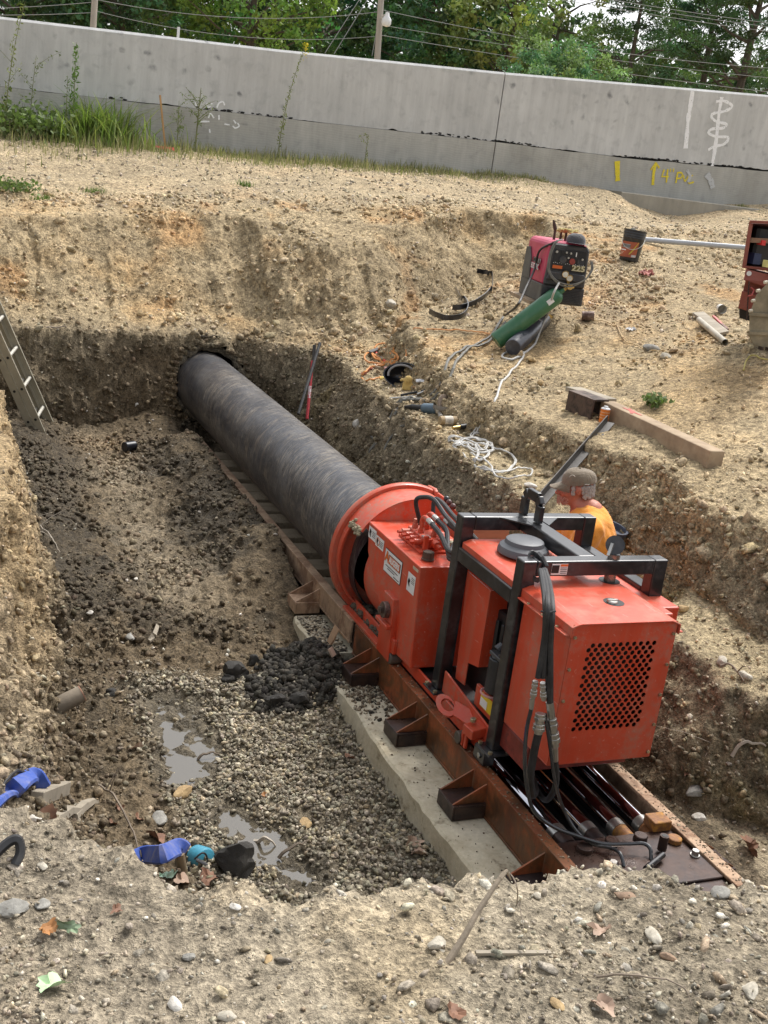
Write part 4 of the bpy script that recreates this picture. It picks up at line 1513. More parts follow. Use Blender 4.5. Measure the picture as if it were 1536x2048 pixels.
rail(XL0, XL1, 2.92, 5.56, RUST)
rail(XR0, XR1, 2.92, 5.56, RUSTD)
rail(XL0 - .010, XL1 - .005, 5.60, 9.95, RUSTD, .14)
rail(XR0 + .012, XR1 + .005, 5.60, 9.95, RUSTD, .14)
brk = [(3.966, 3.835), (4.631, 4.495), (5.281, 5.156), (6.317, 6.176), (3.31, 3.18)]
for j, (ya, yb_) in enumerate(brk):
    dd = j == 3
    for side in (0, 1):
        if side and j == 3:
            continue
        sx = (lambda x: x) if side == 0 else (lambda x: 2.695 * 2 - x)
        mt = RUST if not dd else RUSTD
        ft = MB()
        xa, xb = sorted((sx(2.185), sx(2.347)))
        ft.box(xa, xb, yb_ - .015, ya + .015, -2.600, -2.592)
        ft.box(xa, xa + .008, yb_ - .015, ya + .015, -2.664, -2.600)
        ft.box(xa + .010, xb, yb_ - .015, yb_ - .007, -2.664, -2.601)
        fo = ft.build('bracket_foot', RUSTB if not dd else mt, track, bevel=.0015)
        for yy in (ya, yb_):
            ty = yy - .004 if side == 0 else yy + .004
            MB().prism([(sx(2.188), yy, -2.591), (sx(2.343), yy, -2.591), (sx(2.343), yy, -2.503)], (0, .008, 0)).build('gusset', mt, track)
# cross members of the far section
for k, y in enumerate((6.35, 6.68, 7.02, 7.32, 7.66, 7.95, 8.22, 8.46, 8.80, 9.16, 9.42)):
    sk = .05 * math.sin(k * 2.3)
    m = MB()
    m.hexa([(2.39, y - .07, -2.60), (3.0, y - .07 + sk, -2.60), (3.0, y + .06 + sk, -2.60), (2.39, y + .06, -2.60)], [(2.39, y - .07, -2.545), (3.0, y - .07 + sk, -2.545), (3.0, y + .06 + sk, -2.52), (2.39, y + .06, -2.52)])
    m.build('cross_member', simple('muddy_timber', (.36, .29, .20), .85, var=.35, dirt=(.08, .06, .045), dirt_amt=.6, nscale=14, stretch=(.3, 1, 1), bump=.4), track, bevel=.004)
# end plate and its hardware
m = MB()
m.box(2.40, 2.985, 2.92, 3.36, -2.512, -2.498)
m.box(2.40, 2.985, 2.95, 3.30, -2.66, -2.5125)
m.build('end_plate', RUSTB, track, bevel=.003)
MB().box(2.58, 2.985, 3.00, 3.19, -2.4978, -2.486).build('clamp_plate', RUSTB, track, bevel=.003)
for (x, y, mt, r) in ((2.511, 3.287, RUSTB, .034), (2.939, 3.271, ORR, .032), (2.655, 3.31, RUSTB, .030), (2.80, 3.315, RUSTB, .030)):
    MB().cyl((x, y, -2.4985), (x, y, -2.476), r, r * .96, 20).build('pin', mt, track, True, bevel=.003)
for (x, y) in ((2.556, 3.15), (2.973 - .02, 3.15)):
    b_ = MB()
    b_.cyl((x, y, -2.486), (x, y, -2.480), .021, .021, 16)
    b_.cyl((x, y, -2.480), (x, y, -2.460), .017, .016, 6)
    b_.build('bolt', STEEL, track, bevel=.001)
MB().cyl((2.835, 3.215, -2.486), (2.835, 3.215, -2.42), .019, .019, 16).build('pipe_stub', RUSTB, track, True)
MB().cyl((2.835, 3.215, -2.4198), (2.835, 3.215, -2.4188), .012, .012, 12).build('stub_shade_disc', BLKP, track)  # black disc on the solid stub, darkness of its bore painted
MB().box(2.885, 2.975, 3.345, 3.425, -2.497, -2.452).build('stop_block', ORR, track, bevel=.003)
MB().cyl((2.66, 3.08, -2.462), (2.79, 3.15, -2.462), .013, .013, 12).build('grab_bar', BLK, track, True)
MB().box(2.43, 2.965, 3.37, 5.6, -2.655, -2.64).build('track_bottom_plate', DARK, track)
# the ring of weld-on clamp parts between the track halves
MB().box(XL0 + .01, XL1 - .01, 5.50, 5.62, ZT - .17, ZT - .016).build('joint_plate', RUSTB, track)

# ------------------------------------------------------------------ pipe
def pipe_mat():
    t = NT('casing_pipe_steel')
    # scraped scale: thin helical scratches running round the pipe
    mp = t.n('ShaderNodeMapping')
    mp.inputs['Rotation'].default_value = (0, R(0), 0)
    sep = t.n('ShaderNodeSeparateXYZ')
    t.l(t.geo.outputs['Object'], sep.inputs[0])
    an = t.math('ARCTAN2', sep.outputs['Z'], sep.outputs['X'])
    yy = t.math('ADD', sep.outputs['Y'], t.math('MULTIPLY', an, .17))
    cmb = t.n('ShaderNodeCombineXYZ')
    t.l(t.math('MULTIPLY', an, .55), cmb.inputs[0])
    t.l(t.math('MULTIPLY', yy, 1.0), cmb.inputs[1])
    n1 = t.noise(6, 5, .8, vec=cmb.outputs[0], stretch=(.42, 6.5, 1), dist=.12)
    n2 = t.noise(2.2, 4, .6, vec=cmb.outputs[0], stretch=(1.1, 1.3, 1))
    n3 = t.noise(30, 4, .8, vec=cmb.outputs[0], stretch=(.16, 4.0, 1), dist=.1)
    n4 = t.noise(1.8, 5, .65)
    n5 = t.noise(4, 5, .7, vec=cmb.outputs[0], stretch=(.6, 3.0, 1), dist=.6)
    base = t.ramp(n2, [(.3, (.009, .010, .015)), (.5, (.018, .020, .028)), (.72, (.050, .054, .064))])
    s1 = t.math('MULTIPLY', t.ramp(n1, [(.50, 0.0), (.60, 1.0)]), t.ramp(n4, [(.40, .05), (.60, 1.0)]))
    s2 = t.math('MULTIPLY', t.ramp(n3, [(.54, 0.0), (.58, 1.0)]), t.ramp(n4, [(.35, .25), (.6, 1.0)]))
    s3 = t.ramp(n5, [(.56, 0.0), (.66, 1.0)])
    col = t.mix(t.math('MULTIPLY', s3, .65), base, (.15, .12, .09))
    col = t.mix(t.math('MULTIPLY', s1, .62), col, (.29, .245, .185))
    col = t.mix(t.math('MULTIPLY', s2, .42), col, (.42, .39, .34))
    t.set(color=col, rough=t.ramp(n1, [(.35, .27), (.62, .55)]), metal=.1, spec=.6)
    t.bump(t.math('ADD', n1, n3), .12, .003)
    return t.m


PX, PZ, PR = 2.66, -2.20, .304
m = MB()
n = 72
vs, fs = [], []
ysr = np.linspace(5.70, 13.0, 50)
for y in ysr:
    for k in range(n):
        a = 2 * PI * k / n
        vs.append((PX + PR * math.cos(a), y, PZ + PR * math.sin(a)))
for i in range(len(ysr) - 1):
    fs += [(i * n + k, i * n + (k + 1) % n, (i + 1) * n + (k + 1) % n, (i + 1) * n + k) for k in range(n)]
m.add(vs, fs)
m.cyl((PX, 5.70, PZ), (PX, 5.72, PZ), PR - .0005, PR - .012, 72, False)
pipe = m.build('casing_pipe', pipe_mat(), smooth=True, loc=(PX, 9, PZ))
tag(pipe, 'big black scuffed steel casing pipe running into the far soil face', 'pipe')

# ------------------------------------------------------------------ boring machine
mach = empty('boring_machine', (2.68, 4.4, -2.46), 'red auger boring machine with black roll frame and perforated radiator box', 'boring machine')


def part(mb, name, mat, bevel=.003, smooth=False, **k):
    return mb.build(name, mat, mach, smooth, bevel, **k)


# push ring and barrel
RX, RZ = 2.67, -2.135
def arc_shell(y0, y1, r, a0, a1, th=.012, nn=40, c=(RX, RZ)):
    """curved plate round the machine axis; angles in degrees from +X towards +Z"""
    m = MB()
    vs = []
    for k in range(nn + 1):
        a = R(a0 + (a1 - a0) * k / nn)
        for (yy, rr_) in ((y0, r), (y1, r), (y1, r - th), (y0, r - th)):
            vs.append((c[0] + rr_ * math.cos(a), yy, c[1] + rr_ * math.sin(a)))
    fs = []
    for k in range(nn):
        for j in range(4):
            fs.append((k * 4 + j, (k + 1) * 4 + j, (k + 1) * 4 + (j + 1) % 4, k * 4 + (j + 1) % 4))
    fs += [(0, 1, 2, 3), (nn * 4 + 3, nn * 4 + 2, nn * 4 + 1, nn * 4)]
    m.add(vs, fs)
    return m


rg = MB()
vs = []
prof = [(.305, 5.80), (.425, 5.80), (.432, 5.81), (.432, 5.835), (.425, 5.845), (.395, 5.845), (.395, 5.87), (.305, 5.87)]
nn = 88
for (r_, y_) in prof:
    for k in range(nn):
        a = 2 * PI * k / nn
        vs.append((RX + r_ * math.cos(a), y_, RZ + r_ * math.sin(a)))
rg.add(vs, [(i * nn + k, i * nn + (k + 1) % nn, ((i + 1) % 8) * nn + (k + 1) % nn, ((i + 1) % 8) * nn + k) for i in range(8) for k in range(nn)])
part(rg, 'push_ring', REDT, 0, True)
part(arc_shell(5.592, 5.797, .405, -42, 149), 'barrel_cover', REDT, 0, True)
part(arc_shell(5.10, 5.585, .300, 0, 360, c=(RX, -2.17)), 'drive_housing', REDT, 0, True)
part(arc_shell(5.745, 5.796, .400, 149.5, 238), 'barrel_rim', REDT, 0, True)
fl_ = MB()
fl_.add([(RX + .40 * math.cos(R(a)), 5.590, RZ + .40 * math.sin(R(a))) for a in range(-40, 150, 8)] + [(RX + .29 * math.cos(R(a)), 5.590, -2.17 + .29 * math.sin(R(a))) for a in range(-40, 150, 8)], [(k, k + 1, 24 + k + 1, 24 + k) for k in range(23)])
part(fl_, 'barrel_flange', RED, 0)
bk = MB()
bk.cyl((RX, 5.08, -2.17), (RX, 5.095, -2.17), .298, .298, 56)
part(bk, 'barrel_back_plate', RED, .002, True)
md = MB()
md.cyl((RX, 5.60, RZ), (RX, 5.79, RZ), .12, .12, 40)
part(md, 'auger_drive_hub', DARK, 0, True)
part(MB().box(2.40, 2.98, 5.25, 5.80, -2.52, -2.51), 'spoil_tray', RUSTB, .002)
# dirt lip hanging on the opening's edge
dl = MB()
for k in range(60):
    yy = random.uniform(5.60, 5.76)
    aa = R(149 + random.gauss(0, 1.5) + (5.76 - yy) * 8)
    dl.ball((RX + .405 * math.cos(aa), yy, RZ + .405 * math.sin(aa)), random.uniform(.006, .016), 6, 4, (1, 1.2, .7))
o = part(dl, 'mud_crust', simple('dry_mud', (.24, .20, .13), .95, nscale=30), 0)
# spoil lying under the opening
sp = MB()
for k in range(170):
    sp.ball((2.40 + abs(random.gauss(0, .09)), random.uniform(5.35, 5.80), -2.49 + random.random() * .05), random.uniform(.012, .032), 6, 4, (1, 1, .7))
o = part(sp, 'spoil_in_tray', simple('dark_spoil', (.105, .09, .066), .95, nscale=30), 0)
o['kind'] = 'stuff'
# low side rail of the machine with welded stiffeners and wheel blocks
part(MB().prism([(2.352, 5.80, -2.46), (2.352, 5.22, -2.46), (2.352, 5.22, -2.475), (2.352, 5.80, -2.475)], (.04, 0, 0)), 'slide_shoe', REDT, .001)
sk = MB()
sk.box(2.405, 2.419, 3.95, 5.82, -2.472, -2.405)
part(sk, 'side_frame', RED)
sk = MB()
sk.box(2.96, 2.975, 3.95, 5.82, -2.472, -2.405)
part(sk, 'side_frame', RED)
part(MB().box(2.42, 2.959, 4.1, 5.16, -2.44, -2.425), 'belly_plate', DARK)
# post plate (the red upright with a boss left of the tank)
part(MB().prism([(2.33, 5.19, -2.12), (2.33, 5.19, -2.465), (2.33, 5.02, -2.465), (2.33, 5.05, -2.12)], (.055, 0, 0)), 'upright_bracket', RED)
bb = MB()
bb.cyl((2.300, 5.11, -2.20), (2.329, 5.11, -2.20), .045, .045, 24)
bb.cyl((2.280, 5.11, -2.20), (2.2995, 5.11, -2.20), .022, .018, 16)
part(bb, 'pivot_boss', rust_mat('boss_steel', (.12, .09, .08), (.2, .14, .12), (.08, .06, .05), .5, 20, .5), .002, True)
part(MB().box(2.30, 2.329, 5.03, 5.19, -2.285, -2.262), 'bracket_shelf', REDT)
# trapezoid tank
tk = MB()
tx0, tx1 = 2.36, 2.66
top = [(5.585, -1.862), (4.85, -1.862), (4.80, -2.40), (5.09, -2.415), (5.55, -2.03)]
tk.prism([(tx0, y, z) for y, z in top], (tx1 - tx0, 0, 0))
part(tk, 'hydraulic_tank', RED, .006, seg=2)
for yy, l_ in ((5.0, 1), (5.4, 1)):
    pass
part(MB().box(2.44, 2.645, 5.04, 5.34, -1.861, -1.848), 'valve_base_plate', RED, .002)
cp = MB()
cp.cyl((2.447, 4.955, -1.8615), (2.447, 4.955, -1.85), .034, .034, 24)
cp.cyl((2.447, 4.955, -1.85), (2.447, 4.955, -1.815), .030, .027, 24)
cap_ = part(cp, 'filler_cap', simple('brown_cap', (.10, .07, .05), .45, .3), .002, True)
for k in range(14):
    a = 2 * PI * k / 14
    MB().cyl((2.447 + .029 * math.cos(a), 4.955 + .029 * math.sin(a), -1.848), (2.447 + .0275 * math.cos(a), 4.955 + .0275 * math.sin(a), -1.817), .0025, .0025, 5).build('cap_rib', cap_.data.materials[0], cap_)
# control valve bank
VZ = -1.848


def valve(mb, p, r, h, hexed=True):
    mb.cyl(p, (p[0], p[1], p[2] + h), r, r, 6 if hexed else 14)


vb = MB()
vb.box(2.475, 2.625, 5.08, 5.31, VZ + .0005, VZ + .055)
vb.box(2.462, 2.49, 5.055, 5.075, VZ + .0005, VZ + .08)
part(vb, 'valve_block', RED, .004)
for i, yy in enumerate((5.115, 5.17, 5.225, 5.28)):
    s_ = MB()
    s_.cyl((2.43, yy, VZ + .03), (2.474, yy, VZ + .03), .017, .017, 14)
    s_.cyl((2.405, yy, VZ + .03), (2.43, yy, VZ + .03), .011, .012, 6)
    part(s_, 'spool_end', RED, 0, True)
    part(MB().cyl((2.626, yy, VZ + .03), (2.655, yy, VZ + .03), .015, .013, 12), 'spool_end', RED, 0, True)
ss = MB()
ss.cyl((2.535, 5.079, VZ + .03), (2.535, 5.04, VZ + .03), .024, .022, 16)
ss.cyl((2.535, 5.04, VZ + .03), (2.535, 5.0, VZ + .03), .012, .011, 12)
part(ss, 'relief_valve', RED, 0, True)
for (x, y, h) in ((2.50, 5.27, .05), (2.50, 5.19, .045), (2.56, 5.25, .055), (2.60, 5.19, .045), (2.55, 5.13, .04), (2.605, 5.27, .05)):
    s_ = MB()
    s_.cyl((x, y, VZ + .0555), (x, y, VZ + .0555 + h * .5), .019, .017, 6)
    s_.cyl((x, y, VZ + .0555 + h * .5), (x, y, VZ + .0555 + h), .013, .013, 12)
    part(s_, 'port_fitting', RED, .001)
for (x, y) in ((2.50, 5.19), (2.56, 5.25), (2.60, 5.19)):
    z0_ = VZ + .095
    e = MB().tube(smooth_path([(x, y, z0_), (x, y, z0_ + .035), (x + .004, y - .02, z0_ + .05), (x + .008, y - .05, z0_ + .047)], 5), .014, 10)
    part(e, 'elbow_fitting', RED, 0, True)
part(MB().box(2.475, 2.515, 5.09, 5.13, VZ + .0555, VZ + .062), 'valve_tag', STEEL, .001)
kn = MB()
kn.cyl((2.605, 5.02, VZ + .0005), (2.605, 5.02, VZ + .045), .006, .006, 8)
kn.lathe([(0, .045), (.026, .045), (.028, .052), (.022, .062), (0, .064)], (2.605, 5.02, VZ), n=16)
part(kn, 'dipstick_cap', simple('tan_cap', (.42, .36, .22), .5), 0, True)
# levers with ball knobs
for i, (pxx, pyy) in enumerate(((893, 998), (898, 1005), (906, 1013))):
    tp = onX(pxx, pyy, 2.86)
    lv = MB().cyl(tp - np.array([.01, 0, .11]), tp, .006, .006, 8)
    lo_ = part(lv, 'control_lever', RED, 0, True)
    MB().ball(tp, .019, 14, 9).build('lever_knob', simple('dark_red_knob', (.09, .035, .03), .35) if i else BLK, lo_, True)
# lifting loop on the barrel
q = [onX(1030 / 7.68 + 720, 330 / 7.68 + 960, 2.85), onX(1046 / 7.68 + 720, 115 / 7.68 + 960, 2.85), onX(1170 / 7.68 + 720, 180 / 7.68 + 960, 2.85), onX(1155 / 7.68 + 720, 395 / 7.68 + 960, 2.85)]
lp = MB().tube([q[0] - np.array([0, 0, .06]), q[0], q[1], q[1] + (q[2] - q[1]) * .12 + np.array([0, 0, .006]), q[1] + (q[2] - q[1]) * .88 + np.array([0, 0, .006]), q[2], q[3], q[3] - np.array([0, 0, .06])], .013, 8)
part(lp, 'lifting_loop', REDT, 0, True)
# decals on the tank
dec = empty('x', (0, 0, 0), 'x', 'x'); bpy.data.objects.remove(dec)


def text_mesh(s, size, mat, name, parent, origin, xdir, ydir, extr=.0006, align='CENTER', bold=0, sx=1.0):
    cu = bpy.data.curves.new(name, 'FONT')
    cu.body = s
    cu.size = size
    cu.extrude = extr
    cu.offset = bold
    cu.align_x = align
    cu.align_y = 'CENTER'
    ob = bpy.data.objects.new('tmp', cu)
    COL.objects.link(ob)
    bpy.context.view_layer.update()
    me = bpy.data.meshes.new_from_object(ob.evaluated_get(bpy.context.evaluated_depsgraph_get()))
    bpy.data.objects.remove(ob)
    xd, yd = Vector(xdir).normalized() * sx, Vector(ydir).normalized()
    zd = Vector(xdir).normalized().cross(yd)
    Mx = Matrix(((xd.x, yd.x, zd.x, origin[0]), (xd.y, yd.y, zd.y, origin[1]), (xd.z, yd.z, zd.z, origin[2]), (0, 0, 0, 1)))
    me.transform(Mx)
    me.materials.clear()
    me.materials.append(mat)
    o = bpy.data.objects.new(name, me)
    COL.objects.link(o)
    if parent:
        o.parent = parent
        o.matrix_parent_inverse = Matrix.Translation(-Vector(parent.location)) if parent.type == 'EMPTY' else parent.matrix_world.inverted()
    return o


def quad_on(plane, pts, mat, name, parent, off=.001, thick=.0012):
    """thin sticker; pts in (y, z) on a plane x = plane, facing -X"""
    return MB().prism([(plane - off, y, z) for y, z in pts], (-thick, 0, 0)).build(name, mat, parent)


YD, ZD = (0, -1, 0), (0, 0, 1)       # reading direction on the left faces: towards the camera


def rect(y1, y0, z0, z1):
    return [(y1, z0), (y0, z0), (y0, z1), (y1, z1)]


d1_ = quad_on(tx0, rect(5.30, 5.06, -2.045, -1.915), BLKP, 'brand_decal', mach)
quad_on(tx0, rect(5.295, 5.065, -2.041, -1.919), WHT, 'decal_panel', d1_, .0024)
quad_on(tx0, rect(5.24, 5.075, -1.985, -1.935), BLKP, 'decal_panel', d1_, .0038)
quad_on(tx0, rect(5.236, 5.079, -1.982, -1.938), ORG, 'decal_panel', d1_, .0052)
text_mesh('AUGERS', .045, WHT, 'lettering', d1_, (tx0 - .0068, 5.155, -1.960), YD, ZD, bold=.0018, sx=.85)
text_mesh('A', .078, ORG, 'lettering', d1_, (tx0 - .0060, 5.262, -1.957), YD, ZD, bold=.003)
for zz, y1_, y0_ in ((-2.003, 5.27, 5.10), (-2.015, 5.24, 5.14), (-2.030, 5.15, 5.075)):
    quad_on(tx0, rect(y1_, y0_, zz - .002, zz + .002), BLKP, 'decal_line', d1_, .0038)
for (y1_, y0_, z0_, z1_, rot) in ((5.565, 5.455, -1.945, -1.880, 0), (5.45, 5.335, -1.955, -1.895, 1), (4.975, 4.88, -2.03, -1.93, 2)):
    d_ = quad_on(tx0, rect(y1_, y0_, z0_, z1_), WHT, 'warning_decal', mach)
    w_ = (y1_ - y0_)
    ym = y1_ - w_ * .28
    if rot == 1:
        MB().cyl((tx0 - .0024, ym, (z0_ + z1_) / 2), (tx0 - .0034, ym, (z0_ + z1_) / 2), .024, .024, 20).build('pictogram', ORG, d_)
        MB().cyl((tx0 - .0036, ym, (z0_ + z1_) / 2), (tx0 - .0044, ym, (z0_ + z1_) / 2), .019, .019, 20).build('pictogram', WHT, d_)
    pg = MB()
    zc = (z0_ + z1_) / 2
    pg.prism([(tx0 - .0046, ym + .006, zc + .022), (tx0 - .0046, ym - .012, zc + .010), (tx0 - .0046, ym - .002, zc - .004), (tx0 - .0046, ym - .012, zc - .022), (tx0 - .0046, ym + .006, zc - .012), (tx0 - .0046, ym + .015, zc)], (-.001, 0, 0))
    pg.build('pictogram', BLKP, d_)
    for k in range(4):
        zz = z1_ - .018 - k * .009
        quad_on(tx0, rect(y1_ - w_ * .52, y0_ + w_ * .08, zz - .0012, zz + .0012), BLKP, 'decal_line', d_, .0024)
d_ = quad_on(tx0, rect(4.93, 4.862, -1.898, -1.882), simple('tan_label', (.5, .42, .3), .5), 'small_decal', mach)

# hydraulic jacks
for (x, r_) in ((2.487, .046), (2.640, .040), (2.782, .040), (2.915, .040)):
    yb0 = 3.43
    g = MB().cyl((x, yb0 + .05, -2.535), (x, 4.6, -2.535), r_, r_, 36)
    jk = part(g, 'jack_rod', CHROME, 0, True)
    MB().cyl((x, yb0, -2.535), (x, yb0 + .049, -2.535), r_ * 1.01, r_ * 1.01, 36).build('rod_collar', STEEL, jk, True)
    MB().cyl((x, yb0 - .07, -2.535), (x, yb0 - .001, -2.535), r_ * .92, r_ * .95, 28).build('rod_end', ORR if x > 2.7 else RUSTB, jk, True)
for x in (2.487, 2.640, 2.782, 2.915):
    part(MB().cyl((x, 4.35, -2.53), (x, 5.1, -2.53), .062, .062, 28), 'jack_barrel', DARK, 0, True)

# roll frame
fr = BLK
FX0, FX1, FY0, FY1 = 2.42, 3.105, 3.965, 4.575
TW = .070


def tube_sq(p, q, w=TW, h=TW, name='frame_tube', mat=None, up=(0, 0, 1)):
    return part(MB().beam(p, q, w, h, up), name, mat or fr, .006, seg=2)


zt = -1.525
for x in (FX0 + .01, FX1):
    for y in (FY0, FY1):
        tube_sq((x, y, -2.395), (x, y, zt + TW / 2), up=(0, 1, 0), name='frame_post')
for y in (FY0, FY1):
    tube_sq((FX0 + .01 + TW / 2 - .0, y, zt), (FX1 - TW / 2, y, zt), name='top_crossbar')
zs_ = -1.675
for x in (FX0 + .01, FX1):
    tube_sq((x, FY0 + TW / 2, zs_), (x, FY1 - TW / 2, zs_), name='side_beam')
tube_sq((2.752, FY0 + TW / 2 + .0005, zt), (2.752, FY1 - TW / 2 - .0005, zt), .085, TW - .004, name='centre_beam')
for s_ in (-1, 1):
    part(MB().prism([(2.752 + s_ * .0435, FY1 - TW / 2 - .001, zt + .026), (2.752 + s_ * .16, FY1 - TW / 2 - .001, zt + .026), (2.752 + s_ * .0435, FY1 - TW / 2 - .12, zt + .026)], (0, 0, .008)), 'corner_gusset', fr, .001)
hq = [(2.752, 4.60, zt + .036), (2.752, 4.60, zt + .12), (2.752, 4.575, zt + .150), (2.752, 4.48, zt + .150), (2.752, 4.455, zt + .12), (2.752, 4.455, zt + .036)]
hb = MB()
for a, b_ in zip(hq[:-1], hq[1:]):
    hb.beam(a, b_, .05, .026, (1, 0, 0))
part(hb, 'lifting_handle', fr, .004, seg=2)
for (x, y) in ((FX0 + .01, FY0), (FX0 + .01, FY1)):
    pl = part(MB().box(x - .07, x + .05, y - .075, y + .055, -2.404, -2.396), 'foot_plate', fr, .001)
    for dx, dy in ((-.055, -.058), (.035, -.058), (-.055, .042)):
        MB().cyl((x + dx, y + dy, -2.3958), (x + dx, y + dy, -2.385), .011, .011, 6).build('foot_bolt', ZINC, pl)
for (x, y) in ((FX1, FY0), (FX1, FY1)):
    part(MB().box(x - .07, x + .05, y - .075, y + .055, -2.404, -2.396), 'foot_plate', fr, .001)
# warning label and tie on the near crossbar
lb = MB().box(2.535, 2.615, FY0 - TW / 2 - .0022, FY0 - TW / 2 - .0008, zt - .026, zt + .024).build('frame_decal', WHT, mach)
MB().box(2.536, 2.572, FY0 - TW / 2 - .0034, FY0 - TW / 2 - .0024, zt - .018, zt + .018).build('pictogram', BLKP, lb)
MB().box(2.578, 2.614, FY0 - TW / 2 - .0034, FY0 - TW / 2 - .0024, zt + .012, zt + .022).build('decal_band', ORG, lb)
for k in range(4):
    MB().box(2.580, 2.612, FY0 - TW / 2 - .0034, FY0 - TW / 2 - .0024, zt - .02 + k * .008, zt - .0175 + k * .008).build('decal_line', BLKP, lb)
st_ = MB()
for k in range(5):
    zz = zt - .045 + k * .001
    st_.tube([(2.472 + .03 * math.cos(t_), FY0 - .0 + (TW / 2 + .006) * math.sin(t_) * 1.0, zt + (.042) * math.cos(t_ * 2 + k) * .2 + (.048 * math.sin(t_))) for t_ in np.linspace(0, 2 * PI, 18)], .005, 5, closed=False)
st_.tube([(2.49, FY0 - .045, zt - .03), (2.50, FY0 - .045, zt + .02), (2.49, FY0 - .02, zt + .045), (2.50, FY0 + .03, zt + .045)], .012, 6)
part(st_, 'tie_strap', RUB, 0)

# radiator box with real round holes
bx0, bx1, by0, by1, bz0, bz1 = 2.42, 2.925, 3.52, 3.915, -2.235, -1.605


def perforated(x0, x1, z0, z1, y, hx0, hx1, hz0, hz1, nxh, nzh, r, th=.004):
    """sheet with staggered round holes: each cell is a ring of faces round its hole"""
    m = MB()
    dx, dz = (hx1 - hx0) / nxh, (hz1 - hz0) / nzh
    K = 12
    for j in range(nzh):
        for i in range(nxh + 1):
            off = 0 if j % 2 == 0 else dx / 2
            a, b_ = hx0 + i * dx - dx / 2 + off - dx / 4, hx0 + i * dx + dx / 2 + off - dx / 4
            ca = (a + b_) / 2
            a2, b2 = max(a, hx0), min(b_, hx1)
            if b2 - a2 < 1e-5:
                continue
            c0, c1 = hz0 + j * dz, hz0 + (j + 1) * dz
            if b2 - a2 < dx * .95:
                m.add([(a2, y, c0), (b2, y, c0), (b2, y, c1), (a2, y, c1)], [(0, 1, 2, 3)])
                continue
            cz_ = (c0 + c1) / 2
            outer, inner, inb = [], [], []
            for k in range(K):
                t_ = 2 * PI * (k + .5) / K
                cx_, sz_ = math.cos(t_), math.sin(t_)
                sc = min((b2 - a2) / 2 / abs(cx_) if abs(cx_) > 1e-6 else 9, (c1 - c0) / 2 / abs(sz_) if abs(sz_) > 1e-6 else 9)
                outer.append((ca + cx_ * sc, y, cz_ + sz_ * sc))
                inner.append((ca + cx_ * r, y, cz_ + sz_ * r))
                inb.append((ca + cx_ * r, y + th, cz_ + sz_ * r))
            fs = [(k, (k + 1) % K, K + (k + 1) % K, K + k) for k in range(K)] + [(K + k, K + (k + 1) % K, 2 * K + (k + 1) % K, 2 * K + k) for k in range(K)]
            o_ = len(m.v)
            m.add(outer + inner + inb, fs)
            corners = [(a2, y, c0), (b2, y, c0), (b2, y, c1), (a2, y, c1)]
            # corner triangles
            for cc in corners:
                d = sorted(range(K), key=lambda k: (outer[k][0] - cc[0]) ** 2 + (outer[k][2] - cc[2]) ** 2)[:2]
                m.add([cc, outer[d[0]], outer[d[1]]], [(0, 1, 2)])
    # frame round the field
    for (a, b_, c, d) in ((x0, x1, z0, hz0), (x0, x1, hz1, z1), (x0, hx0, hz0, hz1), (hx1, x1, hz0, hz1)):
        m.add([(a, y, c), (b_, y, c), (b_, y, d), (a, y, d)], [(0, 1, 2, 3)])
    return m


pf = perforated(bx0, bx1, bz0, bz1, by0, 2.488, 2.852, -2.085, -1.69, 11, 20, .0108)
rf = part(pf, 'radiator_guard', RED, 0)
bd = MB()
bd.box(bx0, bx0 + .006, by0 + .004, by1, bz0, bz1 - .004)
bd.box(bx1 - .006, bx1, by0 + .004, by1, bz0, bz1 - .004)
bd.box(bx0, bx1, by0 + .006, by1, bz0 - .006, bz0 - .001)
part(bd, 'radiator_housing', RED, .001)
part(MB().box(bx0 + .02, bx1 - .02, by0 + .07, by0 + .13, bz0 + .01, bz1 - .03), 'radiator_core', DARK, 0)
part(MB().box(bx0 + .01, bx1 - .01, by0 + .02, by1 + .02, bz0 - .016, bz0 - .007), 'lower_skirt', REDT, .002)
# hood over box and engine
hd = MB()
hz = -1.598
prof = [(bx0 - .012, hz - .055), (bx0 - .012, hz - .015), (bx0 + .02, hz - .003), (bx0 + .035, hz + .0), (bx1 - .035, hz + .0), (bx1 - .012, hz - .008), (bx1 + .010, hz - .018), (bx1 + .010, hz - .060)]
hy0, hy1 = by0 - .012, 4.53
vsb = []
for yy in (hy0, hy1):
    for (x, z) in prof:
        vsb.append((x, yy, z))
    for (x, z) in prof:
        vsb.append((x + (.004 if x < 2.6 else -.004), yy, z - .004))
k = len(prof)
fs = []
for j in range(k - 1):
    fs += [(j, j + 1, 2 * k + j + 1, 2 * k + j), (k + j, 3 * k + j, 3 * k + j + 1, k + j + 1)]
    fs += [(j, k + j, k + j + 1, j + 1), (2 * k + j, 2 * k + j + 1, 3 * k + j + 1, 3 * k + j)]
fs += [(0, 2 * k, 3 * k, k), (k - 1, 2 * k - 1, 4 * k - 1, 3 * k - 1)]
hd.add(vsb, fs)
part(hd, 'hood', REDT, .0015)
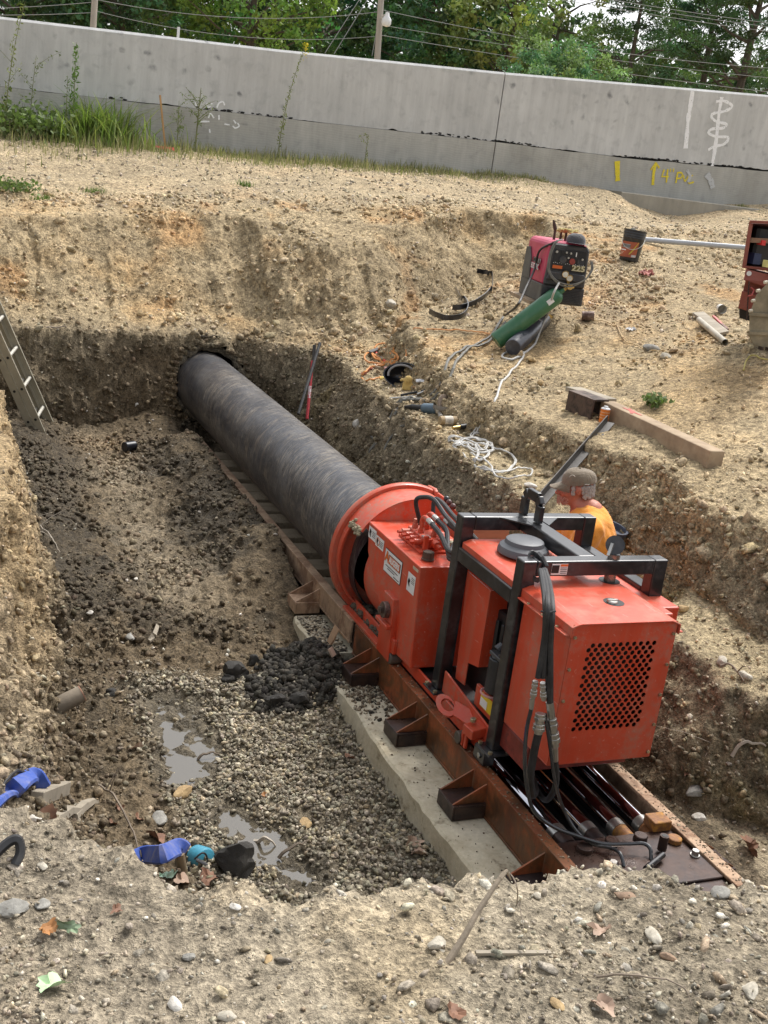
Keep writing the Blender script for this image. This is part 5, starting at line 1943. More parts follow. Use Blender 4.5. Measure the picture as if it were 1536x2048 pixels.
# side flange of the hood
fl = MB()
fl.box(bx0 - .034, bx0 - .0125, hy0 + .01, FY0 - .045, hz - .055, hz - .049)
part(fl, 'hood_flange', REDT, .001)
fl = MB()
fl.box(bx1 + .0105, bx1 + .034, hy0 + .01, 4.45, hz - .060, hz - .054)
part(fl, 'hood_flange', REDT, .001)
for (x, y) in ((bx0 - .024, 3.60), (bx0 - .024, 3.72), (bx0 - .024, 3.84)):
    part(MB().cyl((x, y, hz - .0488), (x, y, hz - .043), .008, .007, 8), 'flange_bolt', ZINC, 0)
for z in (-1.66, -1.80, -1.94, -2.08, -2.21):
    for x in (bx0 + .015, bx1 - .015):
        part(MB().cyl((x, by0 - .001, z), (x, by0 - .008, z), .0085, .007, 6), 'guard_bolt', ZINC, 0)
# black discs, shade painted for the hood's openings: filler neck well and exhaust sleeve
for (x, y, r_) in ((2.735, 3.72, .045), (2.868, 3.965, .048)):
    part(MB().cyl((x, y, hz + .0005), (x, y, hz + .0015), r_, r_, 28), 'opening_shade_disc', BLKP, 0)
rc = MB()
rc.cyl((2.725, 3.718, hz + .0025), (2.725, 3.718, hz + .010), .024, .022, 20)
rc.beam((2.70, 3.718, hz + .012), (2.75, 3.718, hz + .012), .01, .006)
part(rc, 'radiator_cap', STEEL, .001, True)
# engine air cleaner
ac = MB()
ax, ay, az_ = 2.606, 4.30, -1.575
ac.lathe([(0, .058), (.074, .058), (.088, .052), (.094, .034), (.114, .020), (.121, .004), (.122, -.010), (.108, -.016), (.04, -.018)], (ax, ay, az_), n=48)
part(ac, 'air_cleaner', PLAST, 0, True, auto=25)
an_ = MB()
an_.cyl((ax, ay, az_ - .085), (ax, ay, az_ - .0185), .040, .042, 24)
part(an_, 'air_cleaner_neck', RUB, 0, True)
part(MB().cyl((ax, ay, hz + .0005), (ax, ay, hz + .0015), .060, .060, 28), 'opening_shade_disc', BLKP, 0)  # black disc, darkness of the opening painted on the hood
# exhaust stack with rain flap
ex = MB()
exx, exy = 2.868, 3.965
ex.cyl((exx, exy, hz - .10), (exx, exy, -1.500), .026, .026, 24, False)
ex.cyl((exx, exy, -1.500), (exx, exy, -1.4705), .0275, .0275, 24, False)
exo = part(ex, 'exhaust_stack', rust_mat('exhaust_steel', (.22, .19, .17), (.32, .27, .23), (.16, .12, .10), .4, 14, .7), 0, True)
MB().cyl((exx, exy, -1.4715), (exx, exy, -1.4705), .026, .026, 24).build('stack_shade_disc', BLKP, exo)  # black disc closing the tube, its inner shade put into the colour
c0 = Vector((exx + .0, exy + .008, -1.432))
nrm = Vector((-.35, -.75, .35)).normalized()
MB().cyl(c0, c0 + nrm * .004, .043, .043, 28).build('rain_flap', BLK, exo, True)
MB().beam((exx - .03, exy, -1.478), (exx - .012, exy + .01, -1.425), .014, .012).build('flap_hinge', STEEL, exo)
# engine guard panel and engine body
gp = MB()
gp.prism([(2.46, 4.535, -1.765), (2.46, 4.285, -1.765), (2.46, 4.285, -2.155), (2.46, 4.39, -2.18), (2.46, 4.39, -2.30), (2.46, 4.49, -2.31)], (.006, 0, 0))
gp.prism([(2.4665, 4.2852, -1.765), (2.62, 4.2852, -1.765), (2.62, 4.2852, -2.155), (2.4665, 4.2852, -2.155)], (0, .005, 0))
part(gp, 'engine_guard', RED, .001)
part(MB().box(2.66, 2.667, 4.6, 4.84, -2.40, -1.80), 'rear_red_panel', RED, .001)
eb = MB()
eb.box(2.52, 2.88, 3.93, 4.5, -2.34, -1.86)
eb.box(2.56, 2.84, 4.0, 4.45, -1.86, -1.70)
for k in range(7):
    eb.box(2.500, 2.519, 4.02 + k * .055, 4.045 + k * .055, -2.1, -1.9)
part(eb, 'engine_block', DARK, .006)
of = MB()
of.cyl((2.475, 4.13, -2.205), (2.475, 4.13, -2.035), .047, .047, 28)
fo_ = part(of, 'oil_filter', simple('filter_black', (.03, .03, .032), .4, var=.3), .004, True)
bh = MB()
bh.box(2.44, 2.55, 4.00, 4.17, -2.028, -2.010)
bh.cyl((2.475, 4.13, -2.034), (2.475, 4.13, -2.0285), .036, .036, 20)
bh.cyl((2.475, 4.16, -2.0095), (2.50, 4.16, -1.985), .025, .02, 14)
fb_ = part(bh, 'filter_head', simple('cast_grey', (.10, .10, .105), .4, .5), .002)
for (x, y) in ((2.455, 4.02), (2.53, 4.02), (2.455, 4.10), (2.53, 4.10)):
    MB().cyl((x, y, -2.0098), (x, y, -2.003), .006, .006, 6).build('head_bolt', STEEL, fb_)
part(MB().tube([(2.47 + .056 * math.cos(t_), 4.13 + .056 * math.sin(t_), -2.212) for t_ in np.linspace(PI * .6, PI * 1.7, 12)], .006, 6), 'filter_clamp', simple('pink_band', (.5, .25, .23), .5), 0)
fn = MB()
fn.cyl((2.475, 3.93, -1.985), (2.52, 3.93, -1.985), .065, .065, 30)
fn.cyl((2.46, 3.93, -1.985), (2.4749, 3.93, -1.985), .05, .056, 30)
fno = part(fn, 'alternator', simple('alu_cast', (.35, .35, .34), .4, .6), .002, True)
for k in range(16):
    a = 2 * PI * k / 16
    MB().box(2.4735, 2.4745, 3.93 - .003, 3.93 + .003, -1.985 - .003, -1.985 + .003).build('vent_slot', BLKP, fno).location = (0, 0, 0) if False else fno.location
for o_ in [c for c in bpy.data.objects if c.name.startswith('vent_slot')]:
    bpy.data.objects.remove(o_)
part(MB().cyl((2.47, 3.99, -2.07), (2.49, 3.99, -2.07), .02, .02, 16), 'breather_cap', simple('blue_grey', (.25, .27, .32), .4), 0, True)
part(MB().box(2.452, 2.47, 4.02, 4.26, -2.33, -2.225), 'engine_base_plate', RED, .002)
yl = quad_on(2.452, rect(4.20, 4.08, -2.305, -2.235), YEL, 'yellow_tag', mach)
quad_on(2.452, rect(4.197, 4.13, -2.30, -2.26), WHT, 'tag_panel', yl, .0024)
# inner red brace beside the box
part(MB().prism([(2.445, 3.90, -2.38), (2.445, 3.90, -1.75), (2.445, 3.78, -1.70), (2.445, 3.70, -2.36)], (.01, 0, 0)), 'box_side_brace', RED, .002)
part(MB().box(2.43, 2.95, 3.70, 3.95, -2.37, -2.255), 'box_base_frame', simple('oily_red', (.22, .03, .02), .4, var=.4, dirt=(.04, .03, .03), dirt_amt=.8), .004)
part(MB().box(2.90, 3.06, 3.72, 4.50, -2.30, -1.66), 'right_side_tank', RED, .008, seg=2)
part(MB().box(3.04, 3.15, 3.80, 4.3, -2.0, -1.665), 'right_battery_box', RED, .008, seg=2)

# tow eye lever on the left side
def wpt(a, b_):
    return 860 + a / 5.39, 1180 + b_ / 5.39


LC = onZ(*wpt(165, 1240), -2.352)
LN = np.array([-.42, -.38, .82])
LN /= np.linalg.norm(LN)


def onP(a, b_, C_=None, off=0.0):
    d_ = ray(*wpt(a, b_))
    c_ = (LC if C_ is None else C_) + LN * off
    return Vector(d_ * (c_ @ LN) / (d_ @ LN))


ty = MB()
K = 32
ring = []
for k in range(K):
    a = 2 * PI * k / K
    ring.append((onP(168 + 106 * math.cos(a) + 12 * math.sin(a), 1240 + 116 * math.sin(a) + 30 * math.cos(a)), onP(190 + 72 * math.cos(a), 1238 + 66 * math.sin(a) + 24 * math.cos(a))))
th_ = Vector(LN) * .016
vs = []
for o_, i_ in ring:
    vs += [o_, i_, i_ - th_, o_ - th_]
ty.add(vs, [(k * 4 + j, k * 4 + (j + 1) % 4, ((k + 1) % K) * 4 + (j + 1) % 4, ((k + 1) % K) * 4 + j) for k in range(K) for j in range(4)])
part(ty, 'lever_eye', RED, 0, True)
ar = MB()
ar.prism([onP(a, b_) - th_ * .02 for a, b_ in ((262, 1190), (300, 1200), (520, 1330), (640, 1490), (470, 1500), (370, 1430), (250, 1350), (200, 1340), (268, 1290))], tuple(-th_))
ar.hexa([(2.335, 4.119, -2.40), (2.425, 4.129, -2.39), (2.43, 4.05, -2.39), (2.345, 4.04, -2.40)], [(2.335, 4.119, -2.353), (2.425, 4.129, -2.343), (2.43, 4.05, -2.343), (2.345, 4.04, -2.353)])
part(ar, 'lever_arm', RED, .003)
part(MB().cyl((2.375, 4.10, -2.336), (2.373, 4.10, -2.318), .016, .015, 6), 'lever_bolt', ZINC, .002)
part(MB().prism([(2.418, 4.53, -2.285), (2.418, 3.99, -2.335), (2.418, 3.99, -2.41), (2.418, 4.53, -2.40)], (.010, 0, 0)), 'side_gusset_plate', RED, .002)
for yy in (4.12, 4.09):
    part(MB().box(2.345, 2.36, yy, yy + .02, -2.47, -2.401), 'latch_finger', RED, .003)
for yy in (4.16, 5.02):
    rl = MB().cyl((2.335, yy, -2.445), (2.40, yy, -2.445), .030, .030, 22)
    part(rl, 'track_roller', simple('roller_steel', (.14, .12, .10), .5, .5), .003, True)
part(MB().box(2.34, 2.36, 4.99, 5.05, -2.41, -2.33), 'latch_finger', RED, .003)
part(MB().box(2.36, 2.415, 3.93, 4.03, -2.47, -2.406), 'frame_shoe', BLK, .002)
part(MB().cyl((2.352, 3.97, -2.435), (2.3595, 3.97, -2.435), .014, .012, 6), 'shoe_bolt', STEEL, .001)
# wooden tray and hoses behind the frame
wb = MB().box(2.86, 3.09, 5.28, 5.30, -1.895, -1.81)
part(wb, 'wooden_board', simple('box_board', (.36, .22, .12), .8, stretch=(.3, 1, 1), nscale=14), .002)
part(MB().box(2.72, 3.12, 5.02, 5.279, -1.96, -1.90), 'operator_shelf', RED, .003)

# hoses
def hose(pts, r, mat=RUB, name='hydraulic_hose', n=8, par=mach):
    return MB().tube(smooth_path(pts, 7), r, n).build(name, mat, par, True)


def hp(px_, py_, d):
    """point on the view ray at Y = d"""
    return tuple(onY(px_, py_, d))


hose([(2.515, 5.24, -1.765), hp(832, 1003, 5.23), hp(848, 994, 5.20), hp(868, 1000, 5.12), hp(890, 1030, 5.0), hp(912, 1055, 4.72), (2.49, 4.60, -1.66)], .0125)
hose([(2.60, 5.26, -1.77), hp(868, 1002, 5.30), hp(882, 1003, 5.25), hp(905, 1030, 5.05), hp(925, 1050, 4.72), (2.52, 4.60, -1.63)], .0125)
for (x, y, px_, py_) in ((2.508, 5.14, 866, 1030), (2.568, 5.20, 888, 1025), (2.608, 5.14, 880, 1052)):
    f0 = Vector((x, y, VZ + .142)) if True else None
    f1 = f0 + Vector((.004, -.045, -.008))
    part(MB().cyl(f0, f1, .016, .016, 8), 'hose_ferrule', STEEL, .001, True)
    hose([f1, f1 + Vector((.0, -.12, -.02)), (2.475, 4.78, -1.75 - (x - 2.5) * .3), (2.485, 4.62, -1.70 - (x - 2.5) * .4), (2.50, 4.50, -1.69), (2.50, 4.3, -1.66)], .0135)
for k in range(2):
    hose([(2.485, 4.60, -1.665 - .03 * k), (2.497, 4.42, -1.70 - .02 * k), (2.49, 4.20, -1.665 - .035 * k), (2.475, 4.06, -1.63 - .035 * k), (2.485, 3.99, -1.60 - .03 * k)], .014)
hose([(2.47, 4.60, -1.60), (2.455, 4.63, -1.85), (2.46, 4.66, -2.10), (2.47, 4.62, -2.35)], .013)
# bundle hanging from the near post
bs = [(385, 800), (405, 800), (425, 800), (440, 810)]


def z2(a, b_):
    return 960 + a / 3.072, 900 + b_ / 3.072


def z4(a, b_):
    return 960 + a / 3.072, 1300 + b_ / 3.072


YH = 3.44
hose([hp(*z2(372, 740), 3.86), hp(*z2(385, 820), 3.70), hp(*z2(400, 950), YH), hp(*z2(395, 1150), YH), hp(*z2(355, 1400), YH)], .0115)
hose([hp(*z2(385, 740), 3.86), hp(*z2(405, 830), 3.70), hp(*z2(415, 950), YH - .02), hp(*z2(400, 1180), YH), hp(*z2(385, 1400), YH)], .0115)
hose([hp(*z2(395, 740), 3.87), hp(*z2(425, 840), 3.70), hp(*z2(440, 980), YH), hp(*z2(430, 1200), YH), hp(*z2(430, 1400), YH), hp(*z4(430, 320), YH)], .0150)
hose([hp(*z2(400, 745), 3.88), hp(*z2(415, 830), 3.72), hp(*z2(422, 980), YH + .02), hp(*z2(412, 1200), YH + .02), hp(*z2(420, 1480), YH), hp(*z4(395, 250), YH + .03)], .0125)
part(MB().tube([hp(*z2(375 + 90 * t_, 990 + 6 * math.sin(PI * t_)), YH - .03) for t_ in np.linspace(0, 1, 6)], .004, 5), 'cable_tie', RUB, 0)


def coupling(a, b_, r, nring=3):
    a, b_ = Vector(a), Vector(b_)
    m = MB()
    n_ = 6
    for k in range(n_):
        p_, q_ = a + (b_ - a) * (k / n_), a + (b_ - a) * ((k + .97) / n_)
        rr_ = r * (1.0, 1.18, .92, 1.15, 1.22, .85)[k]
        m.cyl(p_, q_, rr_, rr_, 6 if k == 1 else 16)
    return m.build('quick_coupling', STEEL, mach, True, .001)


coupling(hp(*z4(340, 190), YH), hp(*z4(325, 300), YH), .0115)
coupling(hp(*z4(385, 200), YH), hp(*z4(392, 310), YH), .0115)
coupling(hp(*z4(372, 390), YH), hp(*z4(358, 515), YH - .01), .0205)
coupling(hp(*z4(440, 420), YH), hp(*z4(460, 595), YH - .01), .0205)
part(MB().cyl(hp(*z4(428, 320), YH), hp(*z4(440, 418), YH), .016, .016, 12), 'hose_ferrule', STEEL, 0, True)
part(MB().cyl(hp(*z4(460, 600), YH), hp(*z4(463, 680), YH), .014, .013, 12), 'hose_ferrule', STEEL, 0, True)
part(MB().cyl(hp(*z4(322, 300), YH), hp(*z4(315, 360), YH), .010, .010, 10), 'hose_ferrule', STEEL, 0, True)
hose([hp(*z4(315, 360), YH), hp(*z4(285, 500), YH), hp(*z4(275, 700), YH - .02), hp(*z4(295, 880), YH - .03), hp(*z4(340, 1000), YH - .05), hp(*z4(460, 1090), YH - .08), hp(*z4(620, 1150), YH - .13), hp(*z4(760, 1190), YH - .17), hp(*z4(900, 1192), YH - .2), hp(*z4(1000, 1190), YH - .22), hp(*z4(1045, 1220), 3.19), hp(*z4(1052, 1290), 3.16)], .0085, simple('glossy_hose', (.03, .032, .035), .25, coat=.5))
hose([hp(*z4(400, 390), YH), hp(*z4(425, 560), YH - .02), hp(*z4(460, 800), YH - .03), hp(*z4(510, 970), YH - .05), hp(*z4(590, 1110), YH - .10), hp(*z4(690, 1190), YH - .15), hp(*z4(800, 1215), 3.24), hp(*z4(860, 1250), 3.18), hp(*z4(885, 1330), 3.14)], .0075, MATS['glossy_hose'])
hose([hp(*z4(358, 510), YH - .01), hp(*z4(330, 640), YH), hp(*z4(310, 780), YH), hp(*z4(325, 890), YH + .06), (2.53, 3.75, -2.47), (2.6, 4.0, -2.46)], .0165)
hose([hp(*z4(463, 680), YH), hp(*z4(470, 800), YH), hp(*z4(440, 890), YH + .05), hp(*z4(380, 905), 3.62), (2.56, 3.95, -2.46)], .0130)

# ------------------------------------------------------------------ the worker
HS = .90


def ellip(m, c, r, rot=None, n=20, k=14):
    if rot is not None and rot is globals().get('Pt'):
        r = tuple(q * HS for q in r)
    m.ball(c, 1.0, n, k, r, rot)


def remeshed(mb, name, mat, parent, voxel, smooth_it=3, sub=0):
    """merge overlapping volumes into one continuous skin"""
    o = mb.build(name, None)
    md = o.modifiers.new('r', 'REMESH')
    md.mode = 'VOXEL'
    md.voxel_size = voxel
    sm = o.modifiers.new('s', 'SMOOTH')
    sm.iterations = smooth_it
    sm.factor = .5
    bpy.context.view_layer.update()
    me = bpy.data.meshes.new_from_object(o.evaluated_get(bpy.context.evaluated_depsgraph_get()))
    me.name = name
    bpy.data.objects.remove(o)
    me.materials.clear()
    me.materials.append(mat)
    me.shade_smooth()
    q = bpy.data.objects.new(name, me)
    COL.objects.link(q)
    if parent:
        q.parent = parent
        q.matrix_parent_inverse = Matrix.Translation(-Vector(parent.location))
    return q


def capsule(m, p, q, r0, r1, n=14, seg=7):
    p, q = Vector(p), Vector(q)
    for k in range(seg + 1):
        t_ = k / seg
        m.ball(p.lerp(q, t_), r0 + (r1 - r0) * t_, n, 8)
    m.cyl(p, q, r0, r1, n)


def skin_mat():
    t = NT('skin')
    n = t.noise(18, 4, .6)
    n2 = t.noise(120, 3, .6)
    t.set(color=t.ramp(n, [(.3, (.40, .135, .085)), (.7, (.52, .21, .14))]), rough=.5, spec=.4)
    t.b.inputs['Subsurface Weight'].default_value = .12
    t.b.inputs['Subsurface Radius'].default_value = (.02, .008, .004)
    t.bump(n2, .15, .001)
    return t.m


def cloth_mat(name, c, sc=7):
    t = NT(name)
    n = t.noise(sc, 5, .55, dist=.8)
    n2 = t.noise(260, 2, .5)
    t.set(color=t.ramp(n, [(.3, tuple(q * .88 for q in c)), (.7, c)]), rough=.85, sheen=.2)
    t.bump(t.math('ADD', t.math('MULTIPLY', n, 1.5), t.math('MULTIPLY', n2, .1)), .55, .02)
    return t.m


SKIN = skin_mat()
SHIRT = cloth_mat('safety_orange_cloth', (.88, .33, .035), 9)
JEANS = cloth_mat('denim', (.05, .07, .11))
CAPM = cloth_mat('cap_cloth', (.20, .155, .105), 14)
HAIR = simple('grey_hair', (.34, .30, .27), .7, var=.3, nscale=60, bump=.5, bd=.004)
BOOT = simple('boot_leather', (.08, .05, .03), .7)

HC = Vector(onY(1153, 974, 5.15))                 # middle of the head
fw = Vector((-.86, .50, 0)).normalized()
lf = Vector((-.50, -.86, 0)).normalized()
person = empty('person', (HC.x + .10, HC.y - .02, -2.79), 'worker in orange shirt and tan cap bent over behind the machine', 'person')
Rh = Matrix((fw, lf, Vector((0, 0, 1)))).transposed()          # local x forward, y left, z up
Pt = Rh @ Matrix.Rotation(R(7), 3, 'Y')                       # head nods down


def hl(x, y, z):
    return HC + Pt @ Vector((x * HS, y * HS, z * HS))


SC_ = Vector(onY(1176, 1064, 5.06))
neck0 = HC + Rh @ Vector((-.035, 0, -.09))
neck1 = SC_ + Vector((0, 0, .12))
pel = SC_ - fw * .10 + Vector((0, 0, -.47))
sh = {1: SC_ + lf * .17 + Vector((0, 0, .06)), -1: SC_ - lf * .17 + Vector((0, 0, .06))}
elb = {1: sh[1] + fw * .10 + lf * .04 + Vector((0, 0, -.27)), -1: sh[-1] + fw * .18 - lf * .02 + Vector((0, 0, -.22))}
wri = {1: elb[1] + fw * .23 + Vector((0, 0, -.06)), -1: elb[-1] + fw * .22 + Vector((0, 0, -.05))}
knee = {1: pel + fw * .16 + lf * .13 + Vector((0, 0, -.36)), -1: pel + fw * .20 - lf * .12 + Vector((0, 0, -.36))}
gzk = -2.73
for s_ in (1, -1):
    knee[s_].z = gzk
ank = {s_: knee[s_] - fw * .40 + Vector((0, 0, .0)) for s_ in (1, -1)}
m = MB()
ellip(m, hl(-.012, 0, .022), (.096, .076, .080), Pt)
ellip(m, hl(.020, 0, -.020), (.078, .066, .085), Pt)
ellip(m, hl(.040, 0, -.075), (.050, .050, .040), Pt)           # jaw
ellip(m, hl(.072, 0, -.098), (.024, .028, .020), Pt)           # chin
ellip(m, hl(.085, 0, .010), (.018, .050, .016), Pt)            # brow
for k in range(6):                                             # nose
    t_ = k / 5
    ellip(m, hl(.092 + .026 * t_, 0, -.000 - .040 * t_), (.010 + .005 * t_, .009 + .006 * t_, .012), Pt, 10, 8)
ellip(m, hl(.108, .011, -.043), (.010, .008, .007), Pt, 8, 6)
ellip(m, hl(.108, -.011, -.043), (.010, .008, .007), Pt, 8, 6)
ellip(m, hl(.096, 0, -.066), (.012, .024, .006), Pt, 10, 6)    # lips
ellip(m, hl(.093, 0, -.078), (.012, .022, .006), Pt, 10, 6)
for s_ in (1, -1):
    ellip(m, hl(.065, s_ * .036, -.030), (.028, .026, .024), Pt)       # cheek
    ellip(m, hl(-.012, s_ * .080, -.008), (.018, .008, .030), Pt, 12, 8)   # ear
    ellip(m, hl(-.018, s_ * .086, .002), (.014, .006, .020), Pt, 12, 8)
capsule(m, neck0, neck1, .058, .066)
capsule(m, neck0 + Vector((0, 0, -.05)), sh[1] * .6 + neck1 * .4, .05, .055)
capsule(m, neck0 + Vector((0, 0, -.05)), sh[-1] * .6 + neck1 * .4, .05, .055)
ellip(m, SC_ + Vector((0, 0, -.02)), (.115, .17, .18), Rh)
ellip(m, SC_ * .5 + pel * .5, (.125, .155, .24), Rh)
ellip(m, pel, (.13, .16, .13), Rh)
for s_ in (1, -1):
    capsule(m, sh[s_], elb[s_], .056, .042)
    capsule(m, elb[s_], wri[s_], .042, .028)
    capsule(m, pel + lf * (.09 * s_), knee[s_], .092, .062)
    capsule(m, knee[s_], ank[s_], .058, .040)
    capsule(m, ank[s_], ank[s_] - fw * .05 + Vector((0, 0, .0)), .04, .04)
    # hand: palm, four fingers and a thumb closing on the grip below
    w0 = wri[s_]
    hd_ = fw
    capsule(m, w0, w0 + hd_ * .035, .028, .030, 10, 3)
    ellip(m, w0 + hd_ * .065, (.045, .038, .016), Rh, 14, 10)
    for j, (L1, off) in enumerate(((.040, -.028), (.046, -.010), (.043, .009), (.034, .027))):
        b0 = w0 + hd_ * .098 + lf * off
        b1 = b0 + hd_ * L1 * .8 + Vector((0, 0, -.012))
        b2 = b1 + hd_ * L1 * .25 + Vector((0, 0, -.026))
        b3 = b2 - hd_ * .010 + Vector((0, 0, -.018))
        capsule(m, b0, b1, .0095, .0088, 8, 4)
        capsule(m, b1, b2, .0088, .0080, 8, 3)
        capsule(m, b2, b3, .0080, .0070, 8, 2)
    t0 = w0 + hd_ * .045 - lf * (s_ * .030)
    t1 = t0 + hd_ * .030 - lf * (s_ * .018) + Vector((0, 0, -.016))
    capsule(m, t0, t1, .011, .010, 8, 3)
    capsule(m, t1, t1 + hd_ * .022 + lf * (s_ * .006) + Vector((0, 0, -.014)), .010, .008, 8, 3)
body = remeshed(m, 'body', SKIN, person, .0065, 3)
# shirt
m = MB()
ellip(m, SC_ + Vector((0, 0, -.02)), (.140, .188, .185), Rh)
ellip(m, SC_ - fw * .035 + Vector((0, 0, -.06)), (.125, .17, .20), Rh)
ellip(m, SC_ * .5 + pel * .5, (.150, .178, .25), Rh)
ellip(m, pel + Vector((0, 0, .06)), (.155, .182, .12), Rh)
capsule(m, neck1 * .55 + neck0 * .45 - fw * .020 + Vector((0, 0, -.022)), SC_, .070, .11)
for s_ in (1, -1):
    capsule(m, neck1 + Vector((0, 0, -.05)), sh[s_], .078, .072)
    capsule(m, sh[s_], elb[s_] * .8 + sh[s_] * .2, .074, .066)
shirt = remeshed(m, 'shirt', SHIRT, person, .011, 5)
# soft folds in the cloth
vs_ = np.empty(len(shirt.data.vertices) * 3)
shirt.data.vertices.foreach_get('co', vs_)
vs_ = vs_.reshape(-1, 3)
nn_ = np.empty(len(shirt.data.vertices) * 3)
shirt.data.vertices.foreach_get('normal', nn_)
nn_ = nn_.reshape(-1, 3)
a_ = fbm((vs_[:, 0] + vs_[:, 2] * .6) * 16, vs_[:, 1] * 9, vs_[:, 2] * 6, 3, 44)
vs_ += nn_ * ((1 - np.abs(a_) * 2.2) * .007)[:, None]
shirt.data.vertices.foreach_set('co', vs_.ravel().astype(np.float32))
shirt.data.update()
m = MB()
nk = neck1 * .50 + neck0 * .50 + Vector((0, 0, -.028)) - fw * .004
m.tube([nk + Rh @ Vector((.072 * math.cos(a), .073 * math.sin(a), -.022 * math.cos(a))) for a in np.linspace(0, 2 * PI, 25)[:-1]], .007, 6, closed=True)
m.build('collar', SHIRT, person, True)
m = MB()
ellip(m, pel + Vector((0, 0, -.02)), (.145, .172, .135), Rh)
for s_ in (1, -1):
    capsule(m, pel + lf * (.09 * s_), knee[s_], .105, .076)
    capsule(m, knee[s_], ank[s_] * .9 + knee[s_] * .1, .072, .058)
remeshed(m, 'jeans', JEANS, person, .014, 4)
for s_ in (1, -1):
    m = MB()
    capsule(m, ank[s_] + fw * .02, ank[s_] - fw * .05, .055, .052)
    capsule(m, ank[s_] - fw * .05, ank[s_] - fw * .07 + Vector((0, 0, -.0)), .052, .045)
    capsule(m, ank[s_] - fw * .06, ank[s_] - fw * .085 + Vector((0, 0, .05)), .04, .035)
    remeshed(m, 'boot', BOOT, person, .012, 3)
# grey hair below the cap, stubble, eyes
m = MB()
ellip(m, hl(-.022, 0, .022), (.096, .0835, .078), Pt)
hair = m.build('hair', HAIR, person, True)
bmv = [v for v in hair.data.vertices]
m = MB()
for k in range(240):
    a = random.uniform(.55 * PI, 1.45 * PI)
    z = random.uniform(-.052, .02)
    ellip(m, hl(-.018 + .088 * math.cos(a), .079 * math.sin(a), z), (.010, .008, .013), Pt, 6, 4)
for s_ in (1, -1):
    for k in range(46):
        ellip(m, hl(.012 + random.random() * .016, s_ * .076, random.uniform(-.03, .03)), (.006, .004, .010), Pt, 6, 4)
bpy.data.objects.remove(hair)
m.build('hair', HAIR, person, True)
m = MB()
for k in range(420):
    a = random.uniform(-1.25, 1.25)
    z = random.uniform(-.108, -.055)
    r_ = .070 + .022 * math.cos(a)
    p_ = hl(.022 + r_ * math.cos(a), .062 * math.sin(a) * (1.12 + (z + .08) * 4), z)
    ellip(m, p_, (.0022, .0018, .0032), Pt, 4, 3)
m.build('beard', simple('stubble', (.52, .29, .22), .8, var=.3), person)
for s_ in (1, -1):
    m = MB()
    ellip(m, hl(.0905, s_ * .031, -.006), (.010, .012, .006), Pt, 10, 8)
    m.build('eye', simple('eye_dark', (.06, .04, .03), .2), person, True)
# cap
cap = MB()
vs, fs = [], []
K, J = 36, 10
for j in range(J + 1):
    t_ = j / J * PI / 2
    for k in range(K):
        a = 2 * PI * k / K
        r_ = math.cos(t_) ** .62
        vs.append(hl(-.014 + .108 * r_ * math.cos(a), .089 * r_ * math.sin(a), .030 + .088 * math.sin(t_) ** .9 - .010 * math.cos(a) * (1 - t_)))
fs = [(j * K + k, j * K + (k + 1) % K, (j + 1) * K + (k + 1) % K, (j + 1) * K + k) for j in range(J) for k in range(K)]
cap.add(vs, fs)
cap.ball(hl(-.014, 0, .119), .006, 8, 6)
capo = cap.build('cap', CAPM, person, True)
bl = MB()
top_, bot_ = [], []
n_ = 17
for k in range(n_):
    u = -1 + 2 * k / (n_ - 1)
    xi, yi = -.014 + .106 * math.cos(u * 1.05), .089 * math.sin(u * 1.05)
    xo, yo = xi + .072 * (1 - abs(u) ** 3 * .95), yi * .98
    zi = .026
    zo = zi - .020 - .022 * u * u
    top_ += [hl(xi, yi, zi), hl(xo, yo, zo)]
    bot_ += [hl(xi, yi, zi - .005), hl(xo, yo, zo - .005)]
bl.add(top_, [(2 * k, 2 * k + 1, 2 * k + 3, 2 * k + 2) for k in range(n_ - 1)])
bl.add(bot_, [(2 * k, 2 * k + 2, 2 * k + 3, 2 * k + 1) for k in range(n_ - 1)])
o_ = 0
bl.f += [(2 * k + 1, 2 * n_ + 2 * k + 1, 2 * n_ + 2 * k + 3, 2 * k + 3) for k in range(n_ - 1)]
bl.build('cap_bill', CAPM, capo, True)
MB().tube([hl(.030 + .018 * math.cos(a), .083 - .0 + .004, .075 + .02 * math.sin(a)) for a in np.linspace(.3, 2.6, 9)], .002, 4).build('cap_patch', simple('cap_patch', (.42, .38, .32), .7), capo)
MB().beam(hl(-.045, .0875, .040), hl(-.075, .0765, .038), .010, .003).build('cap_badge', simple('cap_patch', (.42, .38, .32), .7), capo)

# ------------------------------------------------------------------ helpers for things on the ground
def P(px_, py_, lift=0.0):
    q = hit(px_, py_)
    return Vector((q[0], q[1], q[2] + lift))


def gpath(pts, lift=.01, n=7):
    """smooth path laid on the ground through picture points"""
    raw = smooth_path([P(a, b) for a, b in pts], n)
    out = []
    for q in raw:
        z = gz(q.x, q.y)
        out.append(Vector((q.x, q.y, max(q.z if q.z - z > .03 else z, z) + lift)))
    return out


def cord(name, pts, r, mat, label, cat, group=None, lift=None, n=6):
    pp = gpath(pts, (lift if lift is not None else r + .006) + .008)
    o = MB().tube(pp, r, n).build(name, mat, None, True, loc=tuple(pp[0]))
    return tag(o, label, cat, group)


WOOD = simple('sawn_timber', (.30, .215, .135), .8, var=.3, nscale=5, stretch=(1, 1, 1), dirt=(.50, .42, .30), dirt_amt=.5, bump=.3)
GREYW = simple('grey_weathered_wood', (.30, .26, .20), .85, var=.3, nscale=7, stretch=(.25, 1, 1), bump=.4)
TANS = simple('tan_dusty_steel', (.30, .27, .21), .6, .2, var=.2)

